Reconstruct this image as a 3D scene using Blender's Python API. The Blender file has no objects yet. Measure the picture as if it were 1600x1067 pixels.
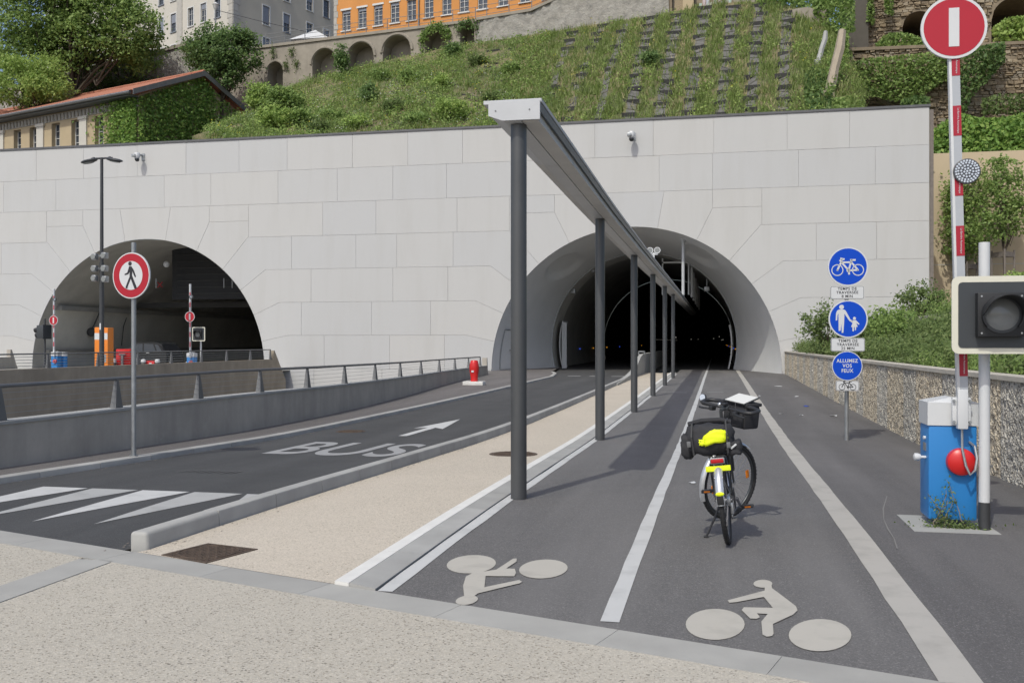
import bpy, bmesh, math, random
import numpy as np
from mathutils import Vector, Matrix
random.seed(7)
RNG = np.random.default_rng(11)
scene = bpy.context.scene
col = scene.collection
R = math.radians

# ---------------------------------------------------------------- camera
# world: X right, Y along the cycle lane into the tunnel, Z up; camera stands at the origin
F, CX, CY, EYE = 1500.0, 800.0, 533.5, 1.6
TH = math.atan(321.5 / F)
CS, SN = math.cos(TH), math.sin(TH)
cam = bpy.data.cameras.new('camera')
cam.sensor_width = 36.0
cam.lens = 36.0 * F / 1600.0
cam.clip_start = 0.05
cam.clip_end = 3000
camo = bpy.data.objects.new('camera', cam)
col.objects.link(camo)
camo.location = (0, 0, EYE)
camo.rotation_euler = (R(90), 0, TH)
scene.camera = camo

# ---------------------------------------------------------------- sky and sun
SUN_EL = R(51.5)
SUN_TRAVEL = Vector((0.283 * math.cos(SUN_EL), 0.959 * math.cos(SUN_EL), -math.sin(SUN_EL)))
world = bpy.data.worlds.new('World')
scene.world = world
world.use_nodes = True
wn = world.node_tree
wn.nodes.clear()
wo = wn.nodes.new('ShaderNodeOutputWorld')
wb = wn.nodes.new('ShaderNodeBackground')
ws = wn.nodes.new('ShaderNodeTexSky')
ws.sky_type = 'NISHITA'
ws.sun_disc = False
ws.sun_elevation = SUN_EL
ws.sun_rotation = math.atan2(-SUN_TRAVEL.x, -SUN_TRAVEL.y)
ws.air_density = 0.9
ws.dust_density = 3.0
ws.ozone_density = 1.0
wb.inputs['Strength'].default_value = 0.15
wn.links.new(ws.outputs[0], wb.inputs['Color'])
wn.links.new(wb.outputs[0], wo.inputs['Surface'])
sl = bpy.data.lights.new('sun', 'SUN')
sl.energy = 2.1
sl.angle = R(0.6)
sl.color = (1.0, 0.995, 0.90)
so = bpy.data.objects.new('sun', sl)
col.objects.link(so)
so.rotation_euler = SUN_TRAVEL.to_track_quat('-Z', 'Y').to_euler()
so.location = (-20, -60, 80)
scene.view_settings.view_transform = 'Standard'
scene.view_settings.look = 'None'
scene.view_settings.exposure = 0.1
scene.view_settings.gamma = 1.0
scene.view_settings.use_curve_mapping = False
scene.cycles.max_bounces = 8
scene.cycles.diffuse_bounces = 4
scene.cycles.transparent_max_bounces = 8

# ---------------------------------------------------------------- measuring helpers
def at(px, py, zc):
    """world point seen at photo pixel (px, py) at depth zc"""
    xc = (px - CX) / F * zc
    return Vector((xc * CS - zc * SN, xc * SN + zc * CS, EYE + (CY - py) / F * zc))
def zc_onY(px, Y): return Y / ((px - CX) / F * SN + CS)
def zc_onX(px, X): return X / ((px - CX) / F * CS - SN)
def onY(px, py, Y): return at(px, py, zc_onY(px, Y))
def onX(px, py, X): return at(px, py, zc_onX(px, X))
_gy = np.array([-60, 8.5, 12, 16.5, 23.5, 30.6, 37.7, 44.5, 52, 400.])
_gz = np.array([0, 0, -.045, -.115, -.13, -.12, -.095, -.075, -.07, -.07])
_fy = np.linspace(-60, 400, 4601)
_fz = np.convolve(np.pad(np.interp(_fy, _gy, _gz), 15, mode='edge'), np.ones(31) / 31, 'valid')
def g(Y): return float(np.interp(Y, _fy, _fz))
def onG(px, py, dz=0.0):
    zc = 10.0
    for _ in range(60):
        p = at(px, py, zc)
        zc = (EYE - g(p.y) - dz) * F / (py - CY)
    return at(px, py, zc)

# ---------------------------------------------------------------- materials
def lin(r, g_, b):
    f = lambda c: (c / 255 / 12.92) if c / 255 <= 0.04045 else ((c / 255 + 0.055) / 1.055) ** 2.4
    return (f(r), f(g_), f(b), 1.0)
def gray(v): return (v, v, v, 1.0)
class NT:
    def __init__(self, name):
        self.m = bpy.data.materials.new(name)
        self.m.use_nodes = True
        self.t = self.m.node_tree
        self.b = self.t.nodes['Principled BSDF']
        self.out = self.t.nodes['Material Output']
        self.pos = None
    def n(self, typ, **kw):
        nd = self.t.nodes.new(typ)
        for k, v in kw.items():
            if hasattr(nd, k): setattr(nd, k, v)
            else: nd.inputs[k.replace('_', ' ')].default_value = v
        return nd
    def l(self, a, b): self.t.links.new(a, b)
    def P(self):
        if self.pos is None: self.pos = self.n('ShaderNodeNewGeometry').outputs['Position']
        return self.pos
    def noise(self, scale, detail=3.0, rough=0.55, stretch=None, out='Fac'):
        nd = self.n('ShaderNodeTexNoise', Scale=scale, Detail=detail, Roughness=rough)
        src = self.P()
        if stretch:
            mp = self.n('ShaderNodeMapping')
            mp.inputs['Scale'].default_value = stretch
            self.l(src, mp.inputs['Vector']); src = mp.outputs[0]
        self.l(src, nd.inputs['Vector'])
        return nd.outputs[out]
    def voro(self, scale, out='Color', feature='F1', rnd=1.0):
        nd = self.n('ShaderNodeTexVoronoi', Scale=scale)
        nd.feature = feature
        nd.inputs['Randomness'].default_value = rnd
        self.l(self.P(), nd.inputs['Vector'])
        return nd.outputs[out]
    def ramp(self, fac, stops):
        nd = self.n('ShaderNodeValToRGB')
        el = nd.color_ramp.elements
        while len(el) < len(stops): el.new(0.5)
        for e, (p, c) in zip(el, stops):
            e.position = p; e.color = c
        self.l(fac, nd.inputs[0])
        return nd.outputs[0]
    def mix(self, fac, a, b, mode='MIX'):
        nd = self.n('ShaderNodeMix', data_type='RGBA', blend_type=mode)
        for sock, v in ((nd.inputs[0], fac), (nd.inputs[6], a), (nd.inputs[7], b)):
            if hasattr(v, 'links') or isinstance(v, bpy.types.NodeSocket): self.l(v, sock)
            else: sock.default_value = v
        return nd.outputs[2]
    def math(self, op, a, b=0.0, clamp=False):
        nd = self.n('ShaderNodeMath', operation=op, use_clamp=clamp)
        for i, v in enumerate((a, b)):
            if isinstance(v, bpy.types.NodeSocket): self.l(v, nd.inputs[i])
            else: nd.inputs[i].default_value = v
        return nd.outputs[0]
    def color(self, c):
        s = self.b.inputs['Base Color']
        if isinstance(c, bpy.types.NodeSocket): self.l(c, s)
        else: s.default_value = c
    def rough(self, r):
        s = self.b.inputs['Roughness']
        if isinstance(r, bpy.types.NodeSocket): self.l(r, s)
        else: s.default_value = r
    def bump(self, h, strength=0.3, dist=0.01):
        nd = self.n('ShaderNodeBump', Strength=strength, Distance=dist)
        self.l(h, nd.inputs['Height']); self.l(nd.outputs[0], self.b.inputs['Normal'])
M = {}
def sc4(c, k): return (min(c[0] * k, 1), min(c[1] * k, 1), min(c[2] * k, 1), 1)
def mat(name, c, rough=0.6, metal=0.0, var=0.12, scale=3.0, fine=60.0, bump=0.0, bdist=0.004, rnd=0.0, spec=0.5, stretch=None):
    """plain surface with mottling, fine grain and optional relief"""
    t = NT(name)
    base = t.ramp(t.noise(scale, 5, 0.6, stretch), [(0.25, sc4(c, 1 - var)), (0.75, sc4(c, 1 + var))])
    if fine:
        base = t.mix(t.math('MULTIPLY', t.noise(fine, 2), var * 1.2), base, sc4(c, 0.5))
    if rnd:
        oi = t.n('ShaderNodeObjectInfo')
        base = t.mix(1.0, base, t.ramp(oi.outputs['Random'], [(0, gray(1 - rnd)), (1, gray(1.0))]), 'MULTIPLY')
    t.color(base)
    t.b.inputs['Metallic'].default_value = metal
    t.b.inputs['Specular IOR Level'].default_value = spec
    t.rough(t.math('ADD', t.math('MULTIPLY', t.noise(scale * 4, 3), 0.2), rough - 0.1))
    if bump: t.bump(t.noise(fine or 40, 4), bump, bdist)
    M[name] = t.m
    return t.m
def flat(name, c, rough=0.5, metal=0.0, emit=None, es=0.0, spec=0.5):
    t = NT(name)
    t.color(t.mix(t.math('MULTIPLY', t.noise(9, 4), 0.25), c, sc4(c, 0.72)))
    t.rough(rough); t.b.inputs['Metallic'].default_value = metal
    t.b.inputs['Specular IOR Level'].default_value = spec
    if emit:
        t.b.inputs['Emission Color'].default_value = emit
        t.b.inputs['Emission Strength'].default_value = es
    M[name] = t.m
    return t.m
def leafmat(name, c1, c2, c3, trans=0.42, hue=None):
    t = NT(name)
    geo = t.n('ShaderNodeNewGeometry')
    c = t.ramp(geo.outputs['Random Per Island'], [(0.0, c1), (0.5, c2), (1.0, c3)])
    c = t.mix(t.math('MULTIPLY', t.noise(0.9, 3), 0.4), c, sc4(c1, 0.9))
    t.color(c); t.rough(0.55)
    t.b.inputs['Specular IOR Level'].default_value = 0.3
    tr = t.n('ShaderNodeBsdfTranslucent')
    t.l(c, tr.inputs['Color'])
    mx = t.n('ShaderNodeMixShader', Fac=trans)
    t.l(t.b.outputs[0], mx.inputs[1]); t.l(tr.outputs[0], mx.inputs[2])
    t.l(mx.outputs[0], t.out.inputs['Surface'])
    M[name] = t.m
    return t.m

# ---------------------------------------------------------------- mesh collecting
class MB:
    def __init__(self): self.v = []; self.f = []
    def add(self, vs, fs):
        o = len(self.v)
        self.v.extend([tuple(p) for p in vs]); self.f.extend([tuple(i + o for i in f) for f in fs]); return self
    def box(self, c, s, rz=0.0, M4=None):
        x, y, z = s[0] / 2, s[1] / 2, s[2] / 2
        ps = [Vector((a * x, b * y, d * z)) for a in (-1, 1) for b in (-1, 1) for d in (-1, 1)]
        if rz:
            m = Matrix.Rotation(rz, 3, 'Z'); ps = [m @ p for p in ps]
        if M4 is not None: ps = [M4.to_3x3() @ p for p in ps]
        ps = [p + Vector(c) for p in ps]
        return self.add(ps, [(0, 1, 3, 2), (4, 6, 7, 5), (0, 4, 5, 1), (2, 3, 7, 6), (0, 2, 6, 4), (1, 5, 7, 3)])
    def box2(self, a, b):
        return self.box([(a[i] + b[i]) / 2 for i in range(3)], [abs(b[i] - a[i]) for i in range(3)])
    def bbox(self, c, s, bev=0.01, M4=None):
        """box with chamfered edges"""
        bm = bmesh.new(); bmesh.ops.create_cube(bm, size=1.0)
        for v in bm.verts: v.co = Vector((v.co.x * s[0], v.co.y * s[1], v.co.z * s[2]))
        bmesh.ops.bevel(bm, geom=bm.edges[:], offset=bev, segments=2, affect='EDGES', profile=0.6)
        for v in bm.verts:
            p = v.co
            if M4 is not None: p = M4.to_3x3() @ p
            v.co = p + Vector(c)
        self.bm(bm); bm.free(); return self
    def bm(self, bm):
        bm.verts.index_update()
        return self.add([v.co for v in bm.verts], [[v.index for v in f.verts] for f in bm.faces])
    def cyl(self, a, b, r, r2=None, n=12, caps=True):
        a, b = Vector(a), Vector(b); r2 = r if r2 is None else r2
        d = (b - a)
        if d.length < 1e-6: return self
        d.normalize()
        u = d.orthogonal().normalized(); w = d.cross(u)
        vs = []
        for i in range(n):
            t = 2 * math.pi * i / n
            e = u * math.cos(t) + w * math.sin(t)
            vs += [a + e * r, b + e * r2]
        fs = [(2 * i, 2 * ((i + 1) % n), 2 * ((i + 1) % n) + 1, 2 * i + 1) for i in range(n)]
        if caps: fs += [tuple(2 * i for i in reversed(range(n))), tuple(2 * i + 1 for i in range(n))]
        return self.add(vs, fs)
    def tube(self, pts, r, n=8, closed=False, caps=True):
        pts = [Vector(p) for p in pts]; k = len(pts)
        rs = r if isinstance(r, (list, tuple)) else [r] * k
        vs = []; u = None
        for i, p in enumerate(pts):
            if closed: d = pts[(i + 1) % k] - pts[i - 1]
            else: d = pts[min(i + 1, k - 1)] - pts[max(i - 1, 0)]
            d.normalize()
            if u is None: u = d.orthogonal().normalized()
            else:
                u = (u - d * u.dot(d))
                u = u.normalized() if u.length > 1e-6 else d.orthogonal().normalized()
            w = d.cross(u)
            for j in range(n):
                t = 2 * math.pi * j / n
                vs.append(p + (u * math.cos(t) + w * math.sin(t)) * rs[i])
        fs = []
        for i in range(k if closed else k - 1):
            a, b = i * n, ((i + 1) % k) * n
            for j in range(n): fs.append((a + j, a + (j + 1) % n, b + (j + 1) % n, b + j))
        if not closed and caps:
            fs += [tuple(reversed(range(n))), tuple((k - 1) * n + j for j in range(n))]
        return self.add(vs, fs)
    def prism(self, poly, O, U, V, N, d):
        """extrude 2D polygon (in U,V from O) along N by d"""
        O, U, V, N = Vector(O), Vector(U), Vector(V), Vector(N)
        n = len(poly)
        a = [O + U * p[0] + V * p[1] for p in poly]
        b = [p + N * d for p in a]
        return self.add(a + b, [tuple(reversed(range(n))), tuple(range(n, 2 * n))] + [(i, (i + 1) % n, n + (i + 1) % n, n + i) for i in range(n)])
    def lathe(self, prof, c=(0, 0, 0), axis=(0, 0, 1), n=24):
        ax = Vector(axis).normalized(); u = ax.orthogonal().normalized(); w = ax.cross(u); c = Vector(c)
        vs = []; k = len(prof)
        for r, h in prof:
            for j in range(n):
                t = 2 * math.pi * j / n
                vs.append(c + ax * h + (u * math.cos(t) + w * math.sin(t)) * max(r, 1e-4))
        fs = [(i * n + j, i * n + (j + 1) % n, (i + 1) * n + (j + 1) % n, (i + 1) * n + j) for i in range(k - 1) for j in range(n)]
        fs += [tuple(reversed(range(n))), tuple((k - 1) * n + j for j in range(n))]
        return self.add(vs, fs)
    def ball(self, c, r, n=12, m=8):
        rr = r if isinstance(r, (tuple, list)) else (r, r, r)
        prof = [(math.sin(math.pi * i / m), -math.cos(math.pi * i / m)) for i in range(m + 1)]
        k = MB().lathe(prof, n=n)
        return self.add([(c[0] + p[0] * rr[0], c[1] + p[1] * rr[1], c[2] + p[2] * rr[2]) for p in k.v], k.f)
    def disc(self, c, r, axis, d=0.003, n=28):
        ax = Vector(axis).normalized()
        return self.cyl(Vector(c), Vector(c) + ax * d, r, n=n)
    def xf(self, m):
        self.v = [tuple(m @ Vector(p)) for p in self.v]; return self

def wloc(o):
    p = Vector((0, 0, 0))
    while o is not None:
        p += o.location; o = o.parent
    return p
def tag(o, label=None, cat=None, group=None, kind=None):
    if label: o['label'] = label
    if cat: o['category'] = cat
    if group: o['group'] = group
    if kind: o['kind'] = kind
    return o
def finish(me, material, smooth):
    me.materials.append(M[material] if isinstance(material, str) else material)
    if smooth:
        me.polygons.foreach_set('use_smooth', np.ones(len(me.polygons), dtype=bool))
        if smooth is not True: me.set_sharp_from_angle(angle=R(smooth))
    me.update()
def obj(name, mb, material, parent=None, smooth=35, local=False, label=None, cat=None, group=None, kind=None, fixn=True):
    vs = np.array(mb.v, dtype=float).reshape(-1, 3)
    loc = Vector((0, 0, 0))
    if parent is not None:
        if not local: vs = vs - np.array(wloc(parent))
    else:
        lo, hi = vs.min(0), vs.max(0)
        loc = Vector(((lo[0] + hi[0]) / 2, (lo[1] + hi[1]) / 2, lo[2])); vs = vs - np.array(loc)
    me = bpy.data.meshes.new(name)
    me.from_pydata(vs.tolist(), [], mb.f)
    if fixn:
        bm = bmesh.new(); bm.from_mesh(me); bmesh.ops.recalc_face_normals(bm, faces=bm.faces[:]); bm.to_mesh(me); bm.free()
    finish(me, material, smooth)
    o = bpy.data.objects.new(name, me); col.objects.link(o)
    o.location = loc
    if parent is not None: o.parent = parent
    return tag(o, label, cat, group, kind)
def thing(name, loc, label, cat, group=None, rot=(0, 0, 0), kind=None):
    o = bpy.data.objects.new(name, None); col.objects.link(o)
    o.empty_display_size = 0.3
    o.location = loc; o.rotation_euler = rot
    return tag(o, label, cat, group, kind)
def copy_tree(o, parent=None):
    c = o.copy(); col.objects.link(c)
    if parent is not None: c.parent = parent
    for ch in list(o.children): copy_tree(ch, c)
    return c
def rawmesh(name, V, Fq, material, parent=None, local=False, smooth=False, **tags):
    """numpy verts (n,3) and equal-sized faces (m,k)"""
    V = np.asarray(V, dtype=np.float64); Fq = np.asarray(Fq, dtype=np.int32)
    loc = np.zeros(3)
    if parent is not None:
        if not local: V = V - np.array(wloc(parent))
    else:
        lo, hi = V.min(0), V.max(0); loc = np.array([(lo[0] + hi[0]) / 2, (lo[1] + hi[1]) / 2, lo[2]]); V = V - loc
    me = bpy.data.meshes.new(name)
    k = Fq.shape[1]
    me.vertices.add(len(V)); me.vertices.foreach_set('co', V.ravel())
    me.loops.add(Fq.size); me.loops.foreach_set('vertex_index', Fq.ravel())
    me.polygons.add(len(Fq)); me.polygons.foreach_set('loop_start', np.arange(0, Fq.size, k, dtype=np.int32))
    me.update(calc_edges=True)
    finish(me, material, smooth)
    o = bpy.data.objects.new(name, me); col.objects.link(o); o.location = loc
    if parent is not None: o.parent = parent
    return tag(o, **tags)

# flat sheet following the ground profile
def sheet_mb(poly, dz=0.0, step=1.2, zf=None):
    bm = bmesh.new()
    bm.faces.new([bm.verts.new((p[0], p[1], 0)) for p in poly])
    bm.normal_update()
    bmesh.ops.triangulate(bm, faces=bm.faces[:])
    y0, y1 = min(p[1] for p in poly), max(p[1] for p in poly)
    y = math.floor(max(y0, 4) / step) * step
    while y < min(y1, 60):
        if y > y0: bmesh.ops.bisect_plane(bm, geom=bm.verts[:] + bm.edges[:] + bm.faces[:], plane_co=(0, y, 0), plane_no=(0, 1, 0))
        y += step
    for f in bm.faces:
        f.normal_update()
        if f.normal.z < 0: f.normal_flip()
    mb = MB(); bm.verts.index_update()
    mb.add([(v.co.x, v.co.y, (zf(v.co.x, v.co.y) if zf else g(v.co.y)) + dz) for v in bm.verts], [[v.index for v in f.verts] for f in bm.faces])
    bm.free(); return mb
def sheet(name, poly, material, dz=0.0, parent=None, step=1.2, zf=None, **kw):
    return obj(name, sheet_mb(poly, dz, step, zf), material, parent, smooth=True, fixn=False, **kw)

def text_mesh(name, body, material, size, O, U, V, parent, depth=0.002, align='CENTER', xs=1.0, bold=0.0, spacing=1.0):
    cu = bpy.data.curves.new('lettering', 'FONT')
    cu.body = body; cu.size = size; cu.align_x = align; cu.align_y = 'CENTER'
    cu.offset = bold; cu.space_character = spacing; cu.space_line = 0.95
    to = bpy.data.objects.new('lettering', cu); col.objects.link(to)
    me = bpy.data.meshes.new_from_object(to)
    bpy.data.objects.remove(to); bpy.data.curves.remove(cu)
    O, U, V = Vector(O), Vector(U).normalized(), Vector(V).normalized(); N = U.cross(V)
    base = wloc(parent) if parent is not None else Vector((0, 0, 0))
    for v in me.vertices:
        v.co = O + U * v.co.x * xs + V * v.co.y + N * depth - base
    me.name = name
    finish(me, material, False)
    o = bpy.data.objects.new(name, me); col.objects.link(o)
    if parent is not None: o.parent = parent
    return o

# leaves
def leaves(name, P, size, material, parent=None, nbias=None, asp=0.55, jitter=0.5, **tags):
    P = np.asarray(P); n = len(P)
    nr = RNG.normal(size=(n, 3))
    if nbias is not None: nr = nr * 0.75 + np.asarray(nbias)
    nr /= np.linalg.norm(nr, axis=1)[:, None] + 1e-9
    a = RNG.normal(size=(n, 3)); u = np.cross(nr, a); u /= np.linalg.norm(u, axis=1)[:, None] + 1e-9
    w = np.cross(nr, u)
    s = size * (1 - jitter / 2 + jitter * RNG.random(n))[:, None]
    V = np.empty((n, 4, 3))
    V[:, 0] = P - u * s * 0.5; V[:, 1] = P + w * s * asp * 0.5 + nr * s * 0.08; V[:, 2] = P + u * s * 0.5; V[:, 3] = P - w * s * asp * 0.5 + nr * s * 0.08
    return rawmesh(name, V.reshape(-1, 3), np.arange(4 * n).reshape(n, 4), material, parent, **tags)
def crown_points(ells, clumps, per, spread, shell=0.55):
    """ells: (center, (rx,ry,rz), weight)"""
    out = []; tot = sum(e[2] for e in ells); cents = []
    for c, r, w in ells:
        k = max(1, int(clumps * w / tot))
        d = RNG.normal(size=(k, 3)); d /= np.linalg.norm(d, axis=1)[:, None]
        rad = (shell + (1 - shell) * RNG.random(k)) ** 1.0
        cc = np.array(c) + d * rad[:, None] * np.array(r)
        cents.append(cc)
    cents = np.concatenate(cents)
    pp = np.repeat(cents, per, axis=0)
    sp = spread * (0.6 + 0.8 * RNG.random(len(cents)))
    pp = pp + RNG.normal(size=pp.shape) * np.repeat(sp, per)[:, None] * np.array([1, 1, 0.55])
    return pp, cents
def tree(name, base, ells, clumps, per, spread, lsize, leafm, label, trunk_r=0.25, cat='tree', group=None, limbs=9, barkm='bark'):
    base = Vector(base)
    root = thing(name, base, label, cat, group)
    pp, cents = crown_points(ells, clumps, per, spread)
    cb = np.mean([e[0] for e in ells], axis=0)
    fork = Vector((base.x * 0.7 + cb[0] * 0.3, base.y * 0.7 + cb[1] * 0.3, base.z + (cb[2] - base.z) * 0.55))
    mb = MB()
    mb.tube([base - Vector((0, 0, .3)), base.lerp(fork, .5) + Vector((.05, -.04, 0)), fork], [trunk_r * 1.2, trunk_r, trunk_r * .75], 8)
    idx = RNG.choice(len(cents), size=min(limbs * 3, len(cents)), replace=False)
    for q, i in enumerate(idx):
        e = Vector(cents[i]); s = fork if q < limbs else base.lerp(fork, .8).lerp(Vector(cents[idx[q % limbs]]), .5)
        mid = s.lerp(e, .5) + Vector((random.uniform(-.2, .2), random.uniform(-.2, .2), .25)) * trunk_r * 2
        mb.tube([s, mid, e], [trunk_r * (.42 if q < limbs else .2), trunk_r * .22, trunk_r * .06], 5)
    obj('trunk', mb, barkm, root)
    leaves('crown', pp, lsize, leafm, root, nbias=(-.15, -.55, .6))
    return root
def shrub(name, base, ells, clumps, per, spread, lsize, leafm, label, cat='shrub', group=None):
    base = Vector(base)
    root = thing(name, base, label, cat, group)
    pp, cents = crown_points(ells, clumps, per, spread, 0.35)
    mb = MB()
    for i in RNG.choice(len(cents), size=min(9, len(cents)), replace=False):
        e = Vector(cents[i]); mb.tube([base, base.lerp(e, .5) + Vector((0, 0, .1)), e], [.03, .02, .008], 5)
    obj('stem', mb, 'bark', root)
    leaves('foliage', pp, lsize, leafm, root, nbias=(-.15, -.55, .6))
    return root
def proj(p):
    xc = p.x * CS + p.y * SN; zc = -p.x * SN + p.y * CS
    return CX + F * xc / zc, CY - F * (p.z - EYE) / zc, zc
# ---------------------------------------------------------------- materials used
def build_materials():
    # exposed-aggregate paving
    def aggregate(name, c, dark, s=85.0):
        t = NT(name)
        vc = t.voro(s, 'Color'); sep = t.n('ShaderNodeSeparateColor'); t.l(vc, sep.inputs[0])
        chips = t.ramp(sep.outputs[0], [(0.0, dark), (0.06, dark), (0.085, sc4(c, .78)), (0.45, sc4(c, .92)), (0.7, c), (1.0, sc4(c, 1.22))])
        tint = t.mix(t.math('MULTIPLY', sep.outputs[1], .28), chips, lin(176, 164, 140))
        c2 = t.mix(t.math('MULTIPLY', t.noise(1.1, 5, .65), .42), tint, sc4(c, .72))
        c3 = t.mix(t.ramp(t.noise(.35, 4, .6), [(.45, gray(0)), (.75, gray(.35))]), c2, sc4(c, 1.1))
        t.color(c3); t.rough(.82)
        t.bump(t.voro(s, 'Distance'), .35, .004)
        M[name] = t.m
    aggregate('aggregate', (.465, .432, .372, 1), (.12, .108, .092, 1), 105)
    aggregate('aggregate_island', (.545, .485, .405, 1), (.2, .17, .13, 1), 110)
    # asphalt
    def asphalt(name, c, patch=.25, tint=None):
        t = NT(name)
        vc = t.voro(140, 'Color'); sep = t.n('ShaderNodeSeparateColor'); t.l(vc, sep.inputs[0])
        grain = t.ramp(sep.outputs[0], [(0, sc4(c, .62)), (.7, sc4(c, 1.0)), (.93, sc4(c, 1.35)), (1, sc4(c, 2.2))])
        big = t.mix(t.math('MULTIPLY', t.noise(.8, 6, .65), patch * 2), grain, sc4(c, .68))
        streak = t.ramp(t.noise(.9, 4, .6, (1.6, .12, 1)), [(.40, gray(0)), (.72, gray(.6))])
        c3 = t.mix(streak, big, sc4(tint or c, 1.38))
        c3 = t.mix(t.ramp(t.noise(.33, 5, .7), [(.5, gray(0)), (.7, gray(.4))]), c3, sc4(c, .72))
        spots = t.ramp(t.voro(3.1, 'Distance'), [(.0, gray(.75)), (.035, gray(.75)), (.05, gray(0))])
        c4 = t.mix(t.math('MULTIPLY', spots, t.ramp(t.noise(2.2, 2), [(.6, gray(0)), (.66, gray(1))])), c3, sc4(c, .45))
        t.color(c4); t.rough(t.math('ADD', t.math('MULTIPLY', t.noise(1.5, 3), .2), .68))
        t.bump(t.voro(140, 'Distance'), .3, .003)
        M[name] = t.m
    asphalt('asphalt_lane', (.134, .129, .126, 1), .3)
    asphalt('asphalt_side', (.118, .113, .112, 1), .4)
    asphalt('asphalt_bus', (.056, .056, .056, 1), .35)
    asphalt('asphalt_pavement', (.138, .127, .122, 1), .3)
    # road paint worn through to the chippings
    def paint(name, c, wear=.5):
        t = NT(name)
        w = t.ramp(t.noise(55, 6, .75), [(wear, gray(0)), (wear + .12, gray(.7))])
        w2 = t.ramp(t.noise(3.2, 4, .6), [(.5, gray(0)), (.72, gray(.38))])
        base = t.mix(t.math('MULTIPLY', t.noise(6, 4), .35), c, sc4(c, .78))
        t.color(t.mix(t.math('MAXIMUM', w, w2), base, sc4(c, .5))); t.rough(.6)
        t.bump(t.voro(140, 'Distance'), .25, .003)
        M[name] = t.m
    paint('paint_white', (.53, .53, .52, 1), .64)
    paint('paint_grey', (.46, .435, .385, 1), .64)
    paint('paint_dull', (.40, .40, .39, 1), .58)
    paint('paint_bus', (.33, .33, .33, 1), .55)
    paint('paint_edge', (.42, .40, .365, 1), .62)
    # stones
    mat('kerb_stone', (.385, .38, .362, 1), .8, var=.16, scale=2.2, fine=130, bump=.25, rnd=.15)
    mat('kerb_side', (.33, .32, .285, 1), .85, var=.3, scale=3, fine=110, bump=.3, rnd=.15)
    mat('band_stone', (.365, .357, .333, 1), .75, var=.12, scale=2.5, fine=170, bump=.2, rnd=.12)
    mat('coping_beige', (.50, .46, .39, 1), .8, var=.12, scale=3, fine=120, bump=.2, rnd=.1)
    flat('faint_paint', (.10, .10, .10, 1), .9)
    mat('white_stone', (.66, .65, .62, 1), .75, var=.1, scale=4, fine=140, bump=.2)
    # facade panels
    t = NT('facade_stone')
    oi = t.n('ShaderNodeObjectInfo')
    c0 = t.ramp(oi.outputs['Random'], [(0, (.480, .482, .485, 1)), (.35, (.493, .492, .488, 1)), (.7, (.508, .500, .486, 1)), (1, (.498, .497, .494, 1))])
    c1 = t.mix(t.math('MULTIPLY', t.noise(.4, 6, .66), .30), c0, (.44, .435, .42, 1))
    c2 = t.mix(t.ramp(t.noise(1.3, 4, .6, (1, 1, .14)), [(.48, gray(0)), (.78, gray(.30))]), c1, (.40, .39, .365, 1))
    c2 = t.mix(t.ramp(t.noise(6, 3, .7), [(.66, gray(0)), (.72, gray(.12))]), c2, (.40, .385, .35, 1))
    t.color(t.mix(t.math('MULTIPLY', t.noise(26, 3), .1), c2, (.42, .42, .42, 1))); t.rough(.7)
    t.bump(t.noise(30, 4), .08, .004); M['facade_stone'] = t.m
    mat('facade_joint', (.48, .465, .44, 1), .9)
    mat('metal_trim', (.12, .12, .125, 1), .5, .3)
    mat('reveal_paint', (.70, .70, .69, 1), .6, var=.06, scale=.7, fine=40)
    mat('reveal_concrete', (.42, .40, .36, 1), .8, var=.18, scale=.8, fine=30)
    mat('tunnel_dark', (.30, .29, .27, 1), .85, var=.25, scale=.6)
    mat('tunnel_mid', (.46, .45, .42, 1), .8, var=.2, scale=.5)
    mat('tunnel_shade_black', (.07, .07, .07, 1), .9, var=.25, scale=.6)  # near-black: the shade deep inside the bores is put into this colour
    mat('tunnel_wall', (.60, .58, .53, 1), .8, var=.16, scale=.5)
    # board-marked concrete
    def concrete(name, c, streak=.5):
        t = NT(name)
        base = t.ramp(t.noise(1.1, 6, .65), [(.25, sc4(c, .8)), (.75, sc4(c, 1.18))])
        st = t.ramp(t.noise(1.6, 5, .65, (1, 1, .1)), [(.42, gray(0)), (.75, gray(streak))])
        b2 = t.mix(st, base, sc4(c, .62))
        b3 = t.mix(t.ramp(t.noise(2.6, 5, .7), [(.55, gray(0)), (.8, gray(.35))]), b2, sc4(c, 1.3))
        t.color(t.mix(t.math('MULTIPLY', t.noise(60, 3), .22), b3, sc4(c, .55))); t.rough(.85)
        t.bump(t.noise(35, 5), .25, .005); M[name] = t.m
    concrete('concrete_wall', (.43, .395, .345, 1), .65)
    concrete('concrete_brown', (.37, .315, .24, 1), .6)
    concrete('concrete_cap', (.36, .36, .345, 1), .2)
    # coarse exposed stone of the right hand wall
    def rubble(name, a, b, dk):
        t = NT(name)
        vc = t.voro(34, 'Color'); sep = t.n('ShaderNodeSeparateColor'); t.l(vc, sep.inputs[0])
        c = t.ramp(sep.outputs[0], [(0, dk), (.16, dk), (.24, a), (.6, sc4(a, 1.15)), (1, b)])
        c = t.mix(t.math('MULTIPLY', t.noise(5, 4), .3), c, sc4(a, .6))
        t.color(c); t.rough(.85)
        h = t.math('ADD', t.voro(34, 'Distance'), t.math('MULTIPLY', t.noise(14, 5, .7), 1.2))
        t.bump(h, 1.0, .035); M[name] = t.m
    rubble('rubble_beige', (.56, .48, .36, 1), (.72, .64, .51, 1), (.23, .185, .135, 1))
    rubble('rubble_grey', (.50, .465, .40, 1), (.68, .645, .57, 1), (.21, .19, .165, 1))
    # metals and paints
    mat('column_paint', (.085, .088, .092, 1), .42, .35, var=.08, scale=2)
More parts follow.
